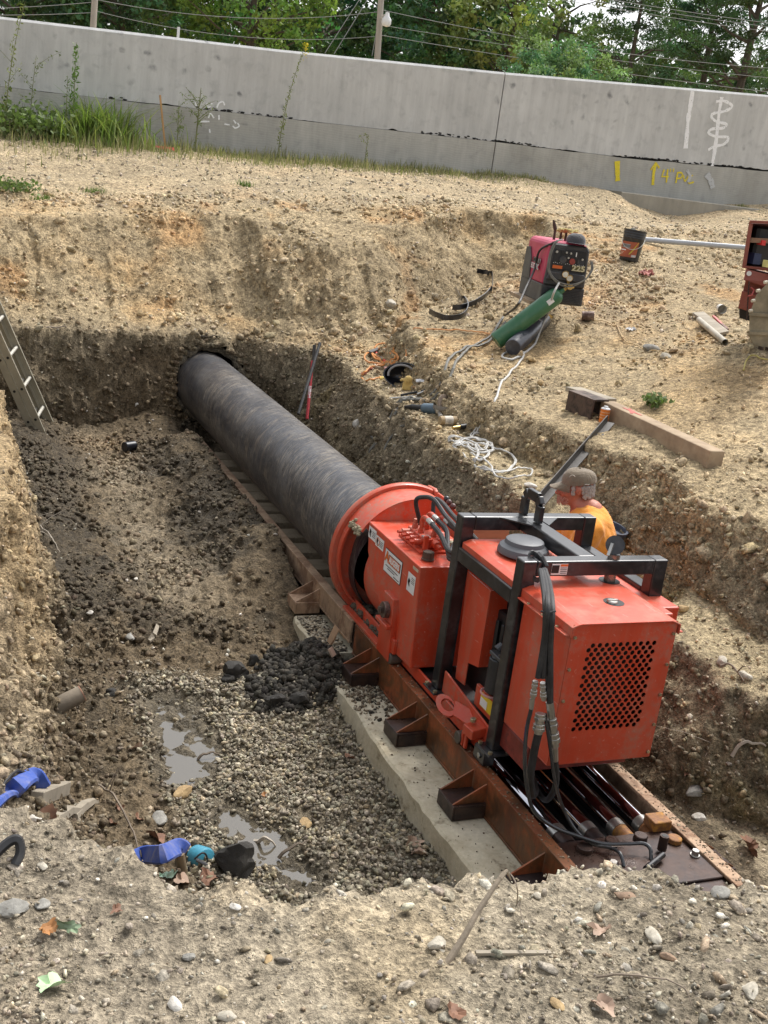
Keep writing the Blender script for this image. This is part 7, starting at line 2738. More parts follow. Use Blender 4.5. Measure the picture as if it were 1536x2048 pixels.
# timber, box section, plank, spray can, angle iron
def beam_on(pa, pb, w, h, name, mat, label, cat, lift=0, rootz=None, bevel=.004):
    a, b = P(*pa, lift), P(*pb, lift)
    return tag(MB().beam(a + Vector((0, 0, h / 2)), b + Vector((0, 0, h / 2)), w, h).build(name, mat, None, loc=tuple((a + b) / 2), bevel=bevel), label, cat)


a, b = P(1198, 833), P(1414, 938)
tb = MB().beam(a + Vector((.05, 0, .058)), b + Vector((.05, 0, .058)), .115, .112).build('timber_beam', WOOD, None, loc=tuple((a + b) / 2), bevel=.004)
tag(tb, 'long square timber beam lying along the upper bench', 'beam')
mk = a.lerp(b, .24) + Vector((.05, 0, .1155))
d_ = (b - a).normalized()
side = d_.cross(Vector((0, 0, 1))).normalized()
mm = MB()
for (u0, v0, u1, v1) in ((-.08, -.04, .06, .04), (.06, .04, -.02, -.03), (-.1, 0, .1, -.01)):
    mm.beam(mk + d_ * u0 + side * v0, mk + d_ * u1 + side * v1, .018, .0016)
mm.build('red_mark', simple('faded_red_paint', (.5, .12, .10), .8), tb)
tb.children[0].matrix_parent_inverse = Matrix.Translation(-Vector(tb.location))
a, b = P(1146, 818, .065), P(1196, 838, .065)
m = MB()
d_ = (b - a).normalized(); sd_ = d_.cross(Vector((0, 0, 1))).normalized(); ud_ = sd_.cross(d_)
for (ox, oz, w_, h_) in ((0, .065, .14, .012), (0, -.065, .14, .012), (.064, 0, .012, .1175), (-.064, 0, .012, .1175)):
    m.beam(a + sd_ * ox + ud_ * oz, b + sd_ * ox + ud_ * oz, w_, h_)
tag(m.build('box_section', rust_mat('dark_brown_rust', (.06, .042, .032), (.10, .062, .045), (.05, .034, .026), .7, 14), None, loc=tuple(a)), 'short piece of rusty square steel tube at the beam end', 'steel tube')
a, b = P(1140, 800, .15), P(1218, 815, .16)
a = Vector(onY(1146, 778, a.y)); b = Vector(onY(1218, 802, a.y - .42))
tag(MB().beam(a, b, .14, .035).build('wooden_board', GREYW, None, loc=tuple(a), bevel=.003), 'short pale board lying on top of the rusty square tube', 'board')
c_ = P(1206, 848)
sc_ = empty('spray_can', tuple(c_), 'orange spray paint can standing by the square tube', 'spray can')
hh_ = onY(1208, 812, c_.y)[2] - c_.z
MB().lathe([(0, 0), (.031, 0), (.033, .006), (.033, hh_ * .84)], c_, n=20).build('can_body', simple('can_orange', (.72, .19, .02), .4), sc_, True)
MB().lathe([(.033, hh_ * .84), (.028, hh_ * .90), (.016, hh_ * .93), (.014, hh_), (0, hh_)], c_, n=20).build('can_top', simple('can_grey', (.55, .55, .55), .4), sc_, True)
for zz_ in (.35, .5, .66):
    MB().lathe([(.0334, hh_ * zz_), (.0334, hh_ * (zz_ + .025))], c_, n=20).build('printed_line', simple('pale_print', (.7, .55, .4), .5), sc_, True)
a, b = P(1220, 854, .03), Vector(onY(1080, 1010, 5.75))
d_ = (b - a).normalized(); sd_ = d_.cross(Vector((0, 0, 1))).normalized(); ud_ = sd_.cross(d_)
m = MB()
m.beam(a, b, .055, .006)
m.beam(a + sd_ * .025 + ud_ * .028, b + sd_ * .025 + ud_ * .028, .006, .05, ud_)
tag(m.build('angle_iron', simple('dark_angle_iron', (.085, .08, .075), .5, .4, var=.3), None, loc=tuple(a)), 'long dark angle iron leaning down from the upper bench', 'angle iron')

# bucket of oil, conduit, rag and bits on the upper ground
c_ = P(1257, 521)
bk_ = empty('oil_bucket', tuple(c_), 'black oil pail with a red label standing right of the welder', 'bucket')
bh_ = (onY(1268, 458, c_.y)[2] - c_.z) * .97
br = bh_ * .36
up_ = Vector((.07, .0, 1)).normalized()
BKT = simple('pail_black', (.018, .019, .022), .35, dirt=(.2, .18, .14), dirt_amt=.25)
MB().lathe([(0, 0), (br * .86, 0), (br * .88, .01), (br * .97, bh_ * .72), (br * 1.0, bh_ * .74), (br * .985, bh_ * .78), (br * 1.03, bh_ * .80), (br * 1.01, bh_ * .86), (br * 1.05, bh_ * .88), (br * 1.03, bh_ * .94), (br * 1.08, bh_ * .96), (br * 1.08, bh_), (br * 1.02, bh_ * 1.0), (br * .99, bh_ * .965), (0, bh_ * .965)], c_, up_, 36).build('pail', BKT, bk_, True, auto=30)
MB().cyl(c_ + up_ * bh_ * .966 + Vector((-.05, -.02, 0)), c_ + up_ * bh_ * 1.06 + Vector((-.05, -.02, 0)), .022, .028, 14).build('spout_cap', simple('spout_cream', (.62, .6, .5), .5), bk_, True)
lab_n = 20


def band(a0, a1, z0, z1, off, mat, name, zf=None):
    m = MB()
    vs = []
    vd = -Vector((c_.x, c_.y, 0)).normalized()
    sd2 = Vector((-vd.y, vd.x, 0))
    for k in range(lab_n + 1):
        a = R(a0 + (a1 - a0) * k / lab_n)
        dr = vd * math.cos(a) + sd2 * math.sin(a)
        for z_ in (z0, z1):
            zz = z_ if zf is None else zf(k / lab_n, z_)
            r_ = br * (.88 + .09 * zz / .72) + off
            vs.append(c_ + up_ * (bh_ * zz) + dr * r_)
    m.add(vs, [(2 * k, 2 * k + 2, 2 * k + 3, 2 * k + 1) for k in range(lab_n)])
    return m.build(name, mat, bk_, True)


REDL = simple('pail_label', (.36, .085, .035), .45)
band(-78, 38, .12, .62, .0012, REDL, 'label')
band(-62, -8, .42, .54, .0022, simple('label_grey', (.35, .36, .34), .5), 'label_panel')
band(-70, -30, .33, .365, .0022, WHT, 'label_panel')
band(8, 36, .13, .20, .0022, simple('label_grey2', (.5, .5, .5), .5), 'label_panel')
band(-8, 34, .26, .30, .0024, simple('label_gold', (.60, .47, .05), .45), 'label_swoosh', lambda t_, z_: (.20 + .42 * t_ ** 1.5) if z_ < .28 else (.24 + .40 * t_ ** 1.1))
vd = -Vector((c_.x, c_.y, 0)).normalized()
sd2 = Vector((-vd.y, vd.x, 0))
for k in range(9):
    a = -60 + k * 6
    band(a, a + 3, .435, .525, .0034, BLKP, 'lettering')
for k in range(3):
    band(-70, -40 - 5 * k, .27 - .04 * k, .28 - .04 * k, .0024, simple('pale_print', (.7, .55, .4), .5), 'printed_line')
hp_ = []
for k in range(17):
    a = PI * k / 16
    hp_.append(c_ + up_ * (bh_ * (.72 - .34 * math.sin(a))) + sd2 * (-br * 1.03 * math.cos(a)) + vd * (br * 1.12 * math.sin(a) * 1.0))
MB().tube(hp_, .0035, 5).build('bail_handle', simple('wire_pale', (.55, .55, .5), .4, .5), bk_, True)
PVC = simple('grey_pvc', (.40, .42, .45), .4, var=.06)
a, b = Vector(onY(1288, 479, 11.6)), Vector(onY(1500, 496, 11.0))
cd_ = MB()
cd_.cyl(a, b, .030, .030, 18)
cd_.cyl(a.lerp(b, .10), a.lerp(b, .12), .034, .034, 18)
tag(cd_.build('conduit_pipe', PVC, None, True, loc=tuple(a)), 'long grey plastic conduit crossing the ground behind the bucket', 'pipe')


def crumple(name, px_, py_, w, mat, label, cat, flat=.3, n=14, seed=1):
    q = P(px_, py_, .006)
    random.seed(seed)
    m = MB()
    K = n
    vs = [q + Vector((w * (i / K - .5) + random.gauss(0, w * .03), w * .6 * (j / K - .5) + random.gauss(0, w * .03), flat * w * abs(float(noise3(i * .45 + seed, j * .45, seed, 4))))) for j in range(K + 1) for i in range(K + 1)]
    fs = []
    for j in range(K):
        for i in range(K):
            cx_, cy2 = i / K - .5, j / K - .5
            if math.hypot(cx_, cy2) < .42 + .16 * float(noise3(math.atan2(cy2, cx_) * 1.4 + seed, 0, 0, 5)):
                fs.append((j * (K + 1) + i, j * (K + 1) + i + 1, (j + 1) * (K + 1) + i + 1, (j + 1) * (K + 1) + i))
    m.add(vs, fs)
    o = m.build(name, mat, None, True, loc=tuple(q))
    return tag(o, label, cat)


crumple('rag', 1292, 553, .28, cloth_mat('faded_red_rag', (.48, .19, .16)), 'crumpled faded red rag on the dirt below the bucket', 'rag', .35)
crumple('scrap_paper', 1261, 662, .16, simple('white_paper', (.72, .72, .72), .7), 'small white scrap of paper on the upper bench', 'paper', .25)
a, b = P(1440, 620, .045), P(1455, 636, .045)
a, b = P(1438, 624, .04), P(1452, 633, .04)
b = a + (b - a).normalized() * .13
cu_ = MB()
cu_.cyl(a, b, .034, .042, 20, False)
cu_.cyl(a, a + (b - a) * .02, .034, .034, 20)
tag(cu_.build('paper_cup', simple('cup_white', (.66, .64, .58), .6), None, True, loc=tuple(a)), 'white paper cup lying on the ground left of the red box', 'cup')
a, b = P(1162, 642, .045), P(1187, 642, .045)
cc_ = empty('rusty_can', tuple(a), 'rusty steel can lying right of the gas cylinders', 'can')
MB().cyl(a, b, .043, .043, 24).build('can_body', rust_mat('can_rust', (.16, .11, .09), (.24, .18, .15), (.10, .06, .045), .6, 14, .3), cc_, True, .004)
MB().cyl(a.lerp(b, .5) + Vector((0, -.043, .01)), a.lerp(b, .5) + Vector((0, -.0445, .0104)), .009, .009, 10).build('hole', BLKP, cc_)  # black disc on the can, shade inside the hole put into its colour
q = [P(1383, 636, .03), P(1405, 634, .03), P(1456, 672, .02), P(1437, 676, .02)]
m = MB()
m.prism(q, (0, 0, .022))
tag(m.build('wooden_board', GREYW, None, loc=tuple(q[0])), 'weathered board lying on the dirt left of the excavator bucket', 'board')
a, b = P(1395, 652, .055), P(1449, 692, .03)
tag(MB().cyl(a, b, .026, .026, 14, False).add([], []).build('conduit_pipe', simple('tan_tube', (.42, .38, .30), .5), None, True, loc=tuple(a)), 'short tan pipe lying against the weathered board', 'pipe')
a, b = P(1425, 640, .035), P(1453, 666, .03)
rb_ = empty('pry_bar', tuple(a), 'small red and brown bar lying on the weathered board', 'bar')
MB().beam(a, a.lerp(b, .6), .022, .014).build('red_end', simple('bar_red', (.5, .08, .07), .5), rb_)
MB().beam(a.lerp(b, .61), b, .026, .016).build('brown_end', simple('bar_brown', (.16, .08, .06), .7), rb_)

# red site box, open lid, and the digging bucket at the right edge
YB = 7.0
BOXR = simple('site_box_red', (.23, .055, .035), .55, var=.15, dirt=(.30, .17, .11), dirt_amt=.3, nscale=6)
sb = empty('site_box', tuple(onY(1510, 620, YB)), 'dark red steel site box with its lid open at the right edge', 'tool box')


def q3(px_, py_, y):
    return Vector(onY(px_, py_, y))


m = MB()
c0_, c1_, c2_, c3_ = q3(1498, 446, YB), q3(1484, 536, YB), q3(1590, 548, YB - .1), q3(1604, 450, YB - .1)
bk2 = Vector((.20, .24, .0))
m.hexa([c1_, c2_, c2_ + bk2, c1_ + bk2], [c1_ + Vector((0, 0, .018)), c2_ + Vector((0, 0, .018)), c2_ + bk2 + Vector((0, 0, .018)), c1_ + bk2 + Vector((0, 0, .018))])
m.hexa([c0_, c3_, c3_ + bk2, c0_ + bk2], [c0_ + Vector((0, 0, .02)), c3_ + Vector((0, 0, .02)), c3_ + bk2 + Vector((0, 0, .02)), c0_ + bk2 + Vector((0, 0, .02))])
ww = Vector((.035, 0, 0))
m.hexa([c1_, c1_ + ww, c1_ + ww + bk2, c1_ + bk2], [c0_, c0_ + ww, c0_ + ww + bk2, c0_ + bk2])
m.hexa([c1_ + bk2, c2_ + bk2, c2_ + bk2 + Vector((0, .01, 0)), c1_ + bk2 + Vector((0, .01, 0))], [c0_ + bk2, c3_ + bk2, c3_ + bk2 + Vector((0, .01, 0)), c0_ + bk2 + Vector((0, .01, 0))])
m.build('open_lid', BOXR, sb, bevel=.002)
sh0, sh1 = q3(1500, 485, YB + .03), q3(1600, 490, YB - .07)
MB().hexa([sh0, sh1, sh1 + bk2 * .8, sh0 + bk2 * .8], [sh0 + Vector((0, 0, .035)), sh1 + Vector((0, 0, .035)), sh1 + bk2 * .8 + Vector((0, 0, .035)), sh0 + bk2 * .8 + Vector((0, 0, .035))]).build('lid_shelf', simple('shelf_tan', (.22, .13, .08), .7), sb)
x0_, x1_ = q3(1520, 490, YB + .01), q3(1530, 481, YB + .01)
MB().box(x0_.x, x1_.x, YB - .005, YB + .05, x0_.z, x1_.z).build('red_packet', simple('bright_red', (.6, .03, .03), .4), sb)
x0_, x1_ = q3(1505, 528, YB + .02), q3(1524, 508, YB + .02)
MB().box(x0_.x, x1_.x, YB + .02, YB + .12, x0_.z, x1_.z).build('blue_packet', simple('dark_blue', (.02, .035, .09), .5), sb)
MB().box(c1_.x + .16, c1_.x + .6, YB + .10, YB + .19, c1_.z + .02, c0_.z - .01).build('lid_clutter', DARK, sb, bevel=.02)
m = MB()
f0_, f1_, f2_, f3_ = q3(1492, 538, YB - .02), q3(1487, 560, YB - .05), q3(1600, 595, YB - .3), q3(1604, 568, YB - .3)
dp = Vector((.31, .35, 0))
m.hexa([f1_, f2_, f2_ + dp, f1_ + dp], [f0_, f3_, f3_ + dp, f0_ + dp])
g0_, g1_, g2_, g3_ = q3(1484, 582, YB), q3(1476, 616, YB), q3(1600, 655, YB - .25), q3(1604, 615, YB - .25)
m.hexa([g1_, g2_, g2_ + dp, g1_ + dp], [g0_, g3_, g3_ + dp, g0_ + dp])
i0_, i1_, i2_, i3_ = q3(1491, 560, YB + .06), q3(1486, 582, YB + .06), q3(1600, 618, YB - .18), q3(1604, 595, YB - .18)
m.hexa([i1_, i2_, i2_ + dp, i1_ + dp], [i0_, i3_, i3_ + dp, i0_ + dp])
m.build('box_body', BOXR, sb, bevel=.003)
j0_, j1_, j2_, j3_ = q3(1478, 617, YB + .03), q3(1479, 636, YB + .03), q3(1600, 670, YB - .2), q3(1604, 650, YB - .2)
MB().hexa([j1_, j2_, j2_ + dp, j1_ + dp], [j0_, j3_, j3_ + dp, j0_ + dp]).build('skid', DARK, sb)
s0 = q3(1498, 547, YB - .06)
MB().cyl(s0, s0 + Vector((-.002, -.004, 0)), .018, .018, 20).build('round_sticker', WHT, sb)
ch = MB()
for k in range(16):
    c2 = q3(1498 - .3 * k, 566 + 4.8 * k, YB - .09)
    ch.tube([c2 + Vector((.007 * math.cos(a) * (1 if k % 2 else .4), .007 * math.cos(a) * (.4 if k % 2 else 1), .011 * math.sin(a))) for a in np.linspace(0, 2 * PI, 9)[:-1]], .0026, 5, closed=True)
ch.build('chain', RUSTB, sb, True)
MB().tube([q3(1502, 575, YB - .1), q3(1508, 580, YB - .11), q3(1504, 590, YB - .12), q3(1496, 592, YB - .12)], .006, 6).build('red_hook', simple('hook_red', (.42, .08, .07), .5), sb, True)
# digging bucket (only its edge is in the picture)
YE = 6.35
DIRTY = simple('mud_caked_steel', (.20, .17, .11), .75, var=.3, nscale=9, dirt=(.34, .29, .2), dirt_amt=.5, bump=.4)
eb_ = empty('excavator_bucket', tuple(onY(1530, 700, YE)), 'mud-caked excavator bucket at the right edge beside the red box', 'excavator bucket')
prof_ = [(1545, 556), (1512, 590), (1499, 628), (1498, 672), (1506, 690), (1545, 700)]
m = MB()
lo_ = [q3(a, b_, YE) for a, b_ in prof_]
m.prism(lo_, (.28, .30, 0))
m.build('shell', DIRTY, eb_, bevel=.004)
for (a0, b0, a1, b1) in ((1499, 628, 1560, 632), (1498, 666, 1560, 668)):
    p0, p1 = q3(a0, b0, YE - .008), q3(a1, b1, YE - .008)
    MB().beam(p0, p1, .012, .022).build('wear_strip', DIRTY, eb_)
for k in range(3):
    p0 = q3(1520 + k * 14, 694 + k * 2, YE - .02)
    MB().box(p0.x - .010, p0.x + .010, YE - .05, YE - .012, p0.z - .018, p0.z + .006).build('tooth', RUSTB, eb_, bevel=.002)
for (a, b_) in ((1530, 565), (1515, 582), (1505, 602), (1500, 622)):
    p0 = q3(a, b_, YE)
    MB().cyl(p0 + Vector((-.012, -.006, .0)), p0 + Vector((.012, -.006, .006)), .011, .011, 10).build('edge_lug', simple('pale_mud', (.5, .46, .36), .8), eb_, True)
yb3 = q3(1540, 530, YB - .18)
tag(MB().box(yb3.x - .02, yb3.x + .12, YB - .19, YB - .12, yb3.z - .02, yb3.z + .03).build('yellow_block', simple('pale_yellow', (.62, .58, .22), .6), None, loc=tuple(yb3)), 'pale yellow block resting on the site box at the very edge', 'block')
# blue pail behind the worker
pc = Vector(onY(1204, 1062, 5.45))
bp2 = empty('blue_pail', (pc.x, pc.y, pc.z - .16), 'dark pail with a blue-grey rim behind the worker', 'bucket')
MB().lathe([(0, 0), (.085, 0), (.105, .19), (.112, .19), (.112, .205), (.098, .205), (.095, .17), (0, .16)], (pc.x + .01, pc.y, pc.z - .16), (.12, -.15, 1), 28).build('pail', simple('pail_blue', (.06, .07, .10), .4), bp2, True)

# ------------------------------------------------------------------ rocks, leaves, scraps lying about
def rock_mat(name, c, c2):
    t = NT(name)
    n = t.noise(9, 6, .7)
    n2 = t.noise(60, 4, .7)
    t.set(color=t.mix(.6, t.ramp(n, [(.3, c2), (.6, c)]), t.ramp(n2, [(.3, .7), (.7, 1.25)]), 'MULTIPLY'), rough=.85)
    t.bump(t.math('ADD', n, t.math('MULTIPLY', n2, .4)), .5, .012)
    return t.m


RK = {'pale': rock_mat('pale_stone', (.50, .46, .38), (.34, .30, .23)), 'white': rock_mat('white_stone', (.62, .59, .53), (.42, .38, .32)),
      'grey': rock_mat('grey_stone', (.30, .29, .26), (.17, .16, .14)), 'ochre': rock_mat('ochre_stone', (.45, .32, .16), (.30, .20, .10)),
      'mud': rock_mat('wet_clay', (.035, .032, .027), (.02, .019, .017)), 'brown': rock_mat('brown_stone', (.30, .20, .13), (.18, .12, .08))}


def rock(px_, py_, wpx_, sq, kind, label, seed, rz=0, sink=.22, rough_=.30, name='rock', cat='rock', group='rocks lying about the pit'):
    q = P(px_, py_)
    d = math.sqrt(q.x ** 2 + q.y ** 2 + q.z ** 2)
    w = wpx_ / FPX * d / 2
    v = IV3.copy()
    nz = fbm(v[:, 0] * 1.3 + seed, v[:, 1] * 1.3, v[:, 2] * 1.3, 3, seed)
    pl = np.ones(len(v))
    rs = np.random.default_rng(seed)
    for k in range(9):                       # flat broken faces
        nn = rs.normal(size=3)
        nn /= np.linalg.norm(nn)
        dd = .62 + .25 * rs.random()
        t_ = v @ nn
        pl = np.minimum(pl, np.where(t_ > dd, dd / np.maximum(t_, 1e-3), 1))
    v = v * (pl * (1 + rough_ * .5 * nz))[:, None] * np.array([1, sq[0], sq[1]]) * w
    c_, s_ = math.cos(rz), math.sin(rz)
    v = np.stack([v[:, 0] * c_ - v[:, 1] * s_, v[:, 0] * s_ + v[:, 1] * c_, v[:, 2]], 1)
    o = fast_mesh(name, v, IF3, RK[kind], None, True)
    o.data.set_sharp_from_angle(angle=R(28))
    o.location = (q.x, q.y, q.z + w * sq[1] * (1 - 2 * sink))
    return tag(o, label, cat, group)


rocks = [
    (28, 1825, 62, (.7, .55), 'grey', 'large angular grey rock at the left edge of the near bank'),
    (85, 1812, 34, (.8, .4), 'grey', 'medium grey rock beside the large angular one'),
    (85, 1735, 26, (.7, .45), 'pale', 'pale rock above the large angular rock on the near bank'),
    (68, 1640, 32, (.7, .45), 'white', 'white rock below the blue hose at the left'),
    (362, 1592, 52, (.5, .45), 'ochre', 'tall flat ochre slab of stone standing at the puddle end'),
    (320, 1640, 44, (.7, .4), 'grey', 'grey flat-topped rock below the ochre slab'),
    (470, 1816, 24, (.7, .5), 'white', 'small white rock in the middle of the near bank'),
    (378, 1916, 26, (.7, .5), 'grey', 'rounded blue-grey rock on the near bank'),
    (536, 1922, 26, (.6, .45), 'ochre', 'tan oval rock on the near bank'),
    (350, 2012, 44, (.6, .35), 'white', 'flat white stone near the bottom edge of the photo'),
    (455, 2038, 40, (.6, .45), 'pale', 'pale rock cut by the bottom edge of the photo'),
    (875, 1890, 50, (.6, .35), 'pale', 'broad pale rock left of the leaning stick'),
    (1305, 1875, 50, (.55, .35), 'pale', 'broad pale rock on the right of the near bank'),
    (1335, 1918, 34, (.5, .4), 'brown', 'pinkish oval rock on the right of the near bank'),
    (1155, 1842, 20, (.6, .6), 'white', 'small upright white stone on the near bank'),
    (1500, 1985, 48, (.7, .45), 'pale', 'pale rock in the lower right corner'),
    (1115, 2012, 34, (.6, .4), 'ochre', 'light brown rock near the bottom right'),
    (1250, 1795, 44, (.6, .35), 'brown', 'pinkish flat rock at the crest in front of the track end'),
    (1440, 1790, 46, (.7, .5), 'grey', 'mossy grey lump at the crest on the right'),
    (1085, 1748, 56, (.5, .4), 'pale', 'pale broken rock at the crest left of the track end'),
    (780, 612, 26, (.7, .7), 'pale', 'pale rounded rock on the far slope'),
    (272, 815, 18, (.8, .9), 'white', 'small white rock at the foot of the far face'),
    (716, 853, 30, (.8, .7), 'white', 'white angular rock on the slope beside the pipe'),
    (1330, 716, 26, (.6, .5), 'pale', 'pale stone on the upper bench above the timber beam'),
    (1300, 702, 34, (.6, .5), 'grey', 'dark grey stone on the upper bench'),
    (1080, 770, 18, (.8, .8), 'ochre', 'yellowish clod on the pale bench edge'),
    (1170, 828, 16, (.8, .6), 'white', 'small pale stone by the square steel tube'),
    (1062, 974, 30, (.7, .4), 'white', 'flat white stone left of the worker cap'),
    (1365, 1222, 28, (.6, .6), 'ochre', 'tan oval rock right of the red machine'),
    (1442, 1327, 32, (.7, .6), 'pale', 'round pale rock on the right bench'),
    (1488, 1356, 32, (.7, .6), 'pale', 'second round pale rock further right on the bench'),
    (1398, 1638, 30, (.7, .5), 'white', 'pale rock right of the rods of the machine'),
    (1390, 1588, 60, (.5, .4), 'grey', 'long grey crumbly rock beside the track'),
    (610, 1650, 34, (.8, .5), 'ochre', 'yellow-grey lump on the gravel'),
    (752, 1380, 20, (.8, .8), 'ochre', 'small yellow rock on the slab beside the dark clod'),
    (180, 1228, 16, (.8, .6), 'white', 'small white stone on the pit floor left'),
    (272, 1160, 12, (.8, .6), 'white', 'tiny white stone in the middle of the pit floor'),
    (258, 1276, 30, (.7, .45), 'grey', 'flat stone on the pit floor above the puddle'),
]
for k, (a, b, w_, sq_, kd, lab) in enumerate(rocks):
    rock(a, b, w_, sq_, kd, lab, 200 + k, rz=k * .9)
for k, (a, b, w_, lab) in enumerate(((472, 1356, 54, 'round dark clay clod left of the dark heap'), (508, 1330, 32, 'small dark clay clod above the round one'), (552, 1412, 46, 'dark clay lump at the lower edge of the dark heap'), (726, 1392, 46, 'round black clod on the slab by the bracket'), (470, 1735, 84, 'large dark muddy lump right of the pump'), (600, 1405, 40, 'dark clay lump in the middle of the heap front'), (225, 1392, 26, 'dark clod left of the long puddle'), (455, 1362, 26, 'small dark clod at the left foot of the dark heap'))):
    rock(a, b, w_, (.85, .8), 'mud', lab, 300 + k, rough_=.85, name='clay_clod', cat='clod', group='dark clay clods')

# dead leaves
LB = simple('dead_leaf_brown', (.19, .095, .055), .7, var=.35, nscale=30)
LT = simple('dead_leaf_tan', (.36, .25, .18), .7, var=.25, nscale=30)
LO = simple('dead_leaf_orange', (.34, .155, .05), .65, var=.3, nscale=30)
LG = simple('green_leaf', (.20, .26, .16), .6, var=.2, nscale=30)
LP = simple('pale_green_leaf', (.45, .62, .36), .6, var=.15, nscale=30)
lfs = [(88, 1652, 66, LB, 'big curled brown leaf below the blue hose'), (70, 1668, 50, LT, 'tan split leaf under the big curled one'),
       (95, 1866, 44, LO, 'orange-brown curled leaf on the near bank at left'), (140, 1860, 50, LG, 'grey-green leaf right of the orange-brown one'),
       (105, 1980, 60, LP, 'pale green leaf near the bottom left'), (310, 1680, 42, LB, 'star-shaped brown leaf above the pump'),
       (240, 1618, 20, LB, 'small brown leaf on the pit corner left'), (276, 1640, 26, LB, 'brown leaf left of the grey flat rock'),
       (225, 1650, 20, LB, 'tiny dark brown leaf on the left slope'), (700, 1520, 28, LB, 'rusty brown leaf on the gravel by the slab'),
       (825, 1690, 44, LT, 'upper of the two pinkish leaves on the gravel near the slab'), (838, 1712, 36, LT, 'lower of the two pinkish leaves on the gravel near the slab'),
       (838, 1512, 36, LB, 'brown leaf on the slab left of the second bracket'), (880, 1550, 16, LB, 'small brown leaf alone on the slab'),
       (528, 1595, 18, LO, 'small orange leaf in the middle of the gravel'), (1495, 1700, 60, LB, 'red-brown oak leaf at the lower right'),
       (1370, 1545, 34, LB, 'dark brown leaf in the corner right of the machine'), (1205, 2020, 52, LT, 'large pale brown leaf at the bottom edge'),
       (905, 2030, 50, LB, 'rusty leaf at the bottom of the near bank'), (232, 1828, 28, LB, 'curled dark leaf beside a white stone on the near bank'),
       (418, 1762, 46, LB, 'brown leaf lying against the pump'), (365, 1768, 40, LT, 'orange tan leaf below the pump'),
       (1200, 1868, 50, LT, 'faded leaf on the right middle of the near bank'), (275, 1500, 30, LT, 'pinkish leaf half in the long puddle'), (1520, 1640, 30, LO, 'brown leaf at the right edge of the ditch')]
for k, (a, b, w_, mt, lab) in enumerate(lfs):
    q = P(a, b, .008)
    d = q.length
    w = w_ / FPX * d * .52
    rs = np.random.default_rng(500 + k)
    m = MB()
    nP = 26
    az = rs.random() * 6.28
    tilt = Matrix.Rotation(az, 3, 'Z') @ Matrix.Rotation(rs.normal() * .5, 3, 'X')
    lob = 5 if k % 3 else 3
    ring0, ring1 = [], []
    for i in range(nP):
        a_ = 2 * PI * i / nP
        r_ = w * (.62 + .38 * abs(math.cos(a_ * lob / 2)) ** .7) * (1 + .12 * rs.normal()) * (.6 if mt in (LG,) and abs(math.sin(a_)) > .5 else 1)
        z_ = .30 * w * math.sin(a_ * 2 + k) * rs.uniform(.6, 1.3) + .28 * w
        ring1.append(q + tilt @ Vector((r_ * math.cos(a_), r_ * .72 * math.sin(a_), max(z_, -.1 * w))))
        ring0.append(q + tilt @ Vector((r_ * .45 * math.cos(a_), r_ * .3 * math.sin(a_), .10 * w)))
    m.add(ring0 + ring1, [(i, (i + 1) % nP, nP + (i + 1) % nP, nP + i) for i in range(nP)] + [tuple(range(nP))])
    tag(m.build('fallen_leaf', mt, None, True, loc=tuple(q)), lab, 'leaf', 'fallen leaves')
# many tiny leaf scraps and twigs too small to pick apart
# blue lay-flat hose and pump
BLUE = simple('blue_layflat', (.035, .085, .36), .75, var=.12, dirt=(.38, .34, .26), dirt_amt=.55, nscale=6)


def flat_hose(pts, w, th, label, up=(-.25, -.75, .6), mat=BLUE, name='flat_hose'):
    pp = smooth_path(pts, 8)
    m = MB()
    vs = []
    n = len(pp)
    for i, p_ in enumerate(pp):
        d_ = (pp[min(i + 1, n - 1)] - pp[max(i - 1, 0)]).normalized()
        s_ = d_.cross(Vector(up)).normalized()
        u_ = s_.cross(d_)
        for (a, b) in ((-.5, 0), (-.42, .5), (0, .62), (.42, .5), (.5, 0), (.42, -.5), (-.42, -.5)):
            vs.append(p_ + s_ * (a * w) + u_ * (b * th))
    m.add(vs, [(i * 7 + j, i * 7 + (j + 1) % 7, (i + 1) * 7 + (j + 1) % 7, (i + 1) * 7 + j) for i in range(n - 1) for j in range(7)] + [tuple(range(6, -1, -1)), tuple((n - 1) * 7 + j for j in range(7))])
    return tag(m.build(name, mat, None, True, loc=tuple(pp[0])), label, 'hose', 'blue discharge hose')


a0 = P(-30, 1655, .03)
flat_hose([a0, P(10, 1622, .05), P(40, 1600, .07), P(66, 1588, .075), P(84, 1594, .04)], .070, .022, 'blue flat discharge hose end at the left edge')
pump_c = P(410, 1728)
pump_c = Vector((pump_c.x, pump_c.y, pump_c.z))
pc0 = Vector(onY(366, 1694, pump_c.y - .03))
flat_hose([P(248, 1722, .01), P(268, 1724, .015), P(290, 1722, .03), Vector(onY(322, 1708, pump_c.y - .2)), pc0 + Vector((-.02, 0, .0)), pc0 + Vector((.012, .01, -.03))], .075, .016, 'blue flat discharge hose running into the pump')
pmp = empty('water_pump', tuple(pump_c - Vector((0, 0, .05))), 'blue and black submersible pump lying in the muddy corner', 'pump')
PBL = simple('pump_blue', (.06, .30, .42), .4, dirt=(.03, .03, .03), dirt_amt=.7, nscale=14)
dr = Vector((.55, -.5, -.15)).normalized()
c0p = Vector(onY(414, 1722, pump_c.y + .02))
MB().lathe([(0, 0), (.026, 0), (.046, .007), (.052, .02), (.050, .08), (.04, .09), (0, .09)], c0p + Vector((.0, 0, 0)), (-.35, .9, -.3), 28).build('blue_housing', PBL, pmp, True)
MB().lathe([(0, 0), (.042, 0), (.044, .10), (.035, .11), (0, .11)], c0p - Vector((.02, .01, .045)), (-.5, -.3, -.3), 24).build('motor', DARK, pmp, True)
e_ = c0p + Vector((-.075, 0, .01))
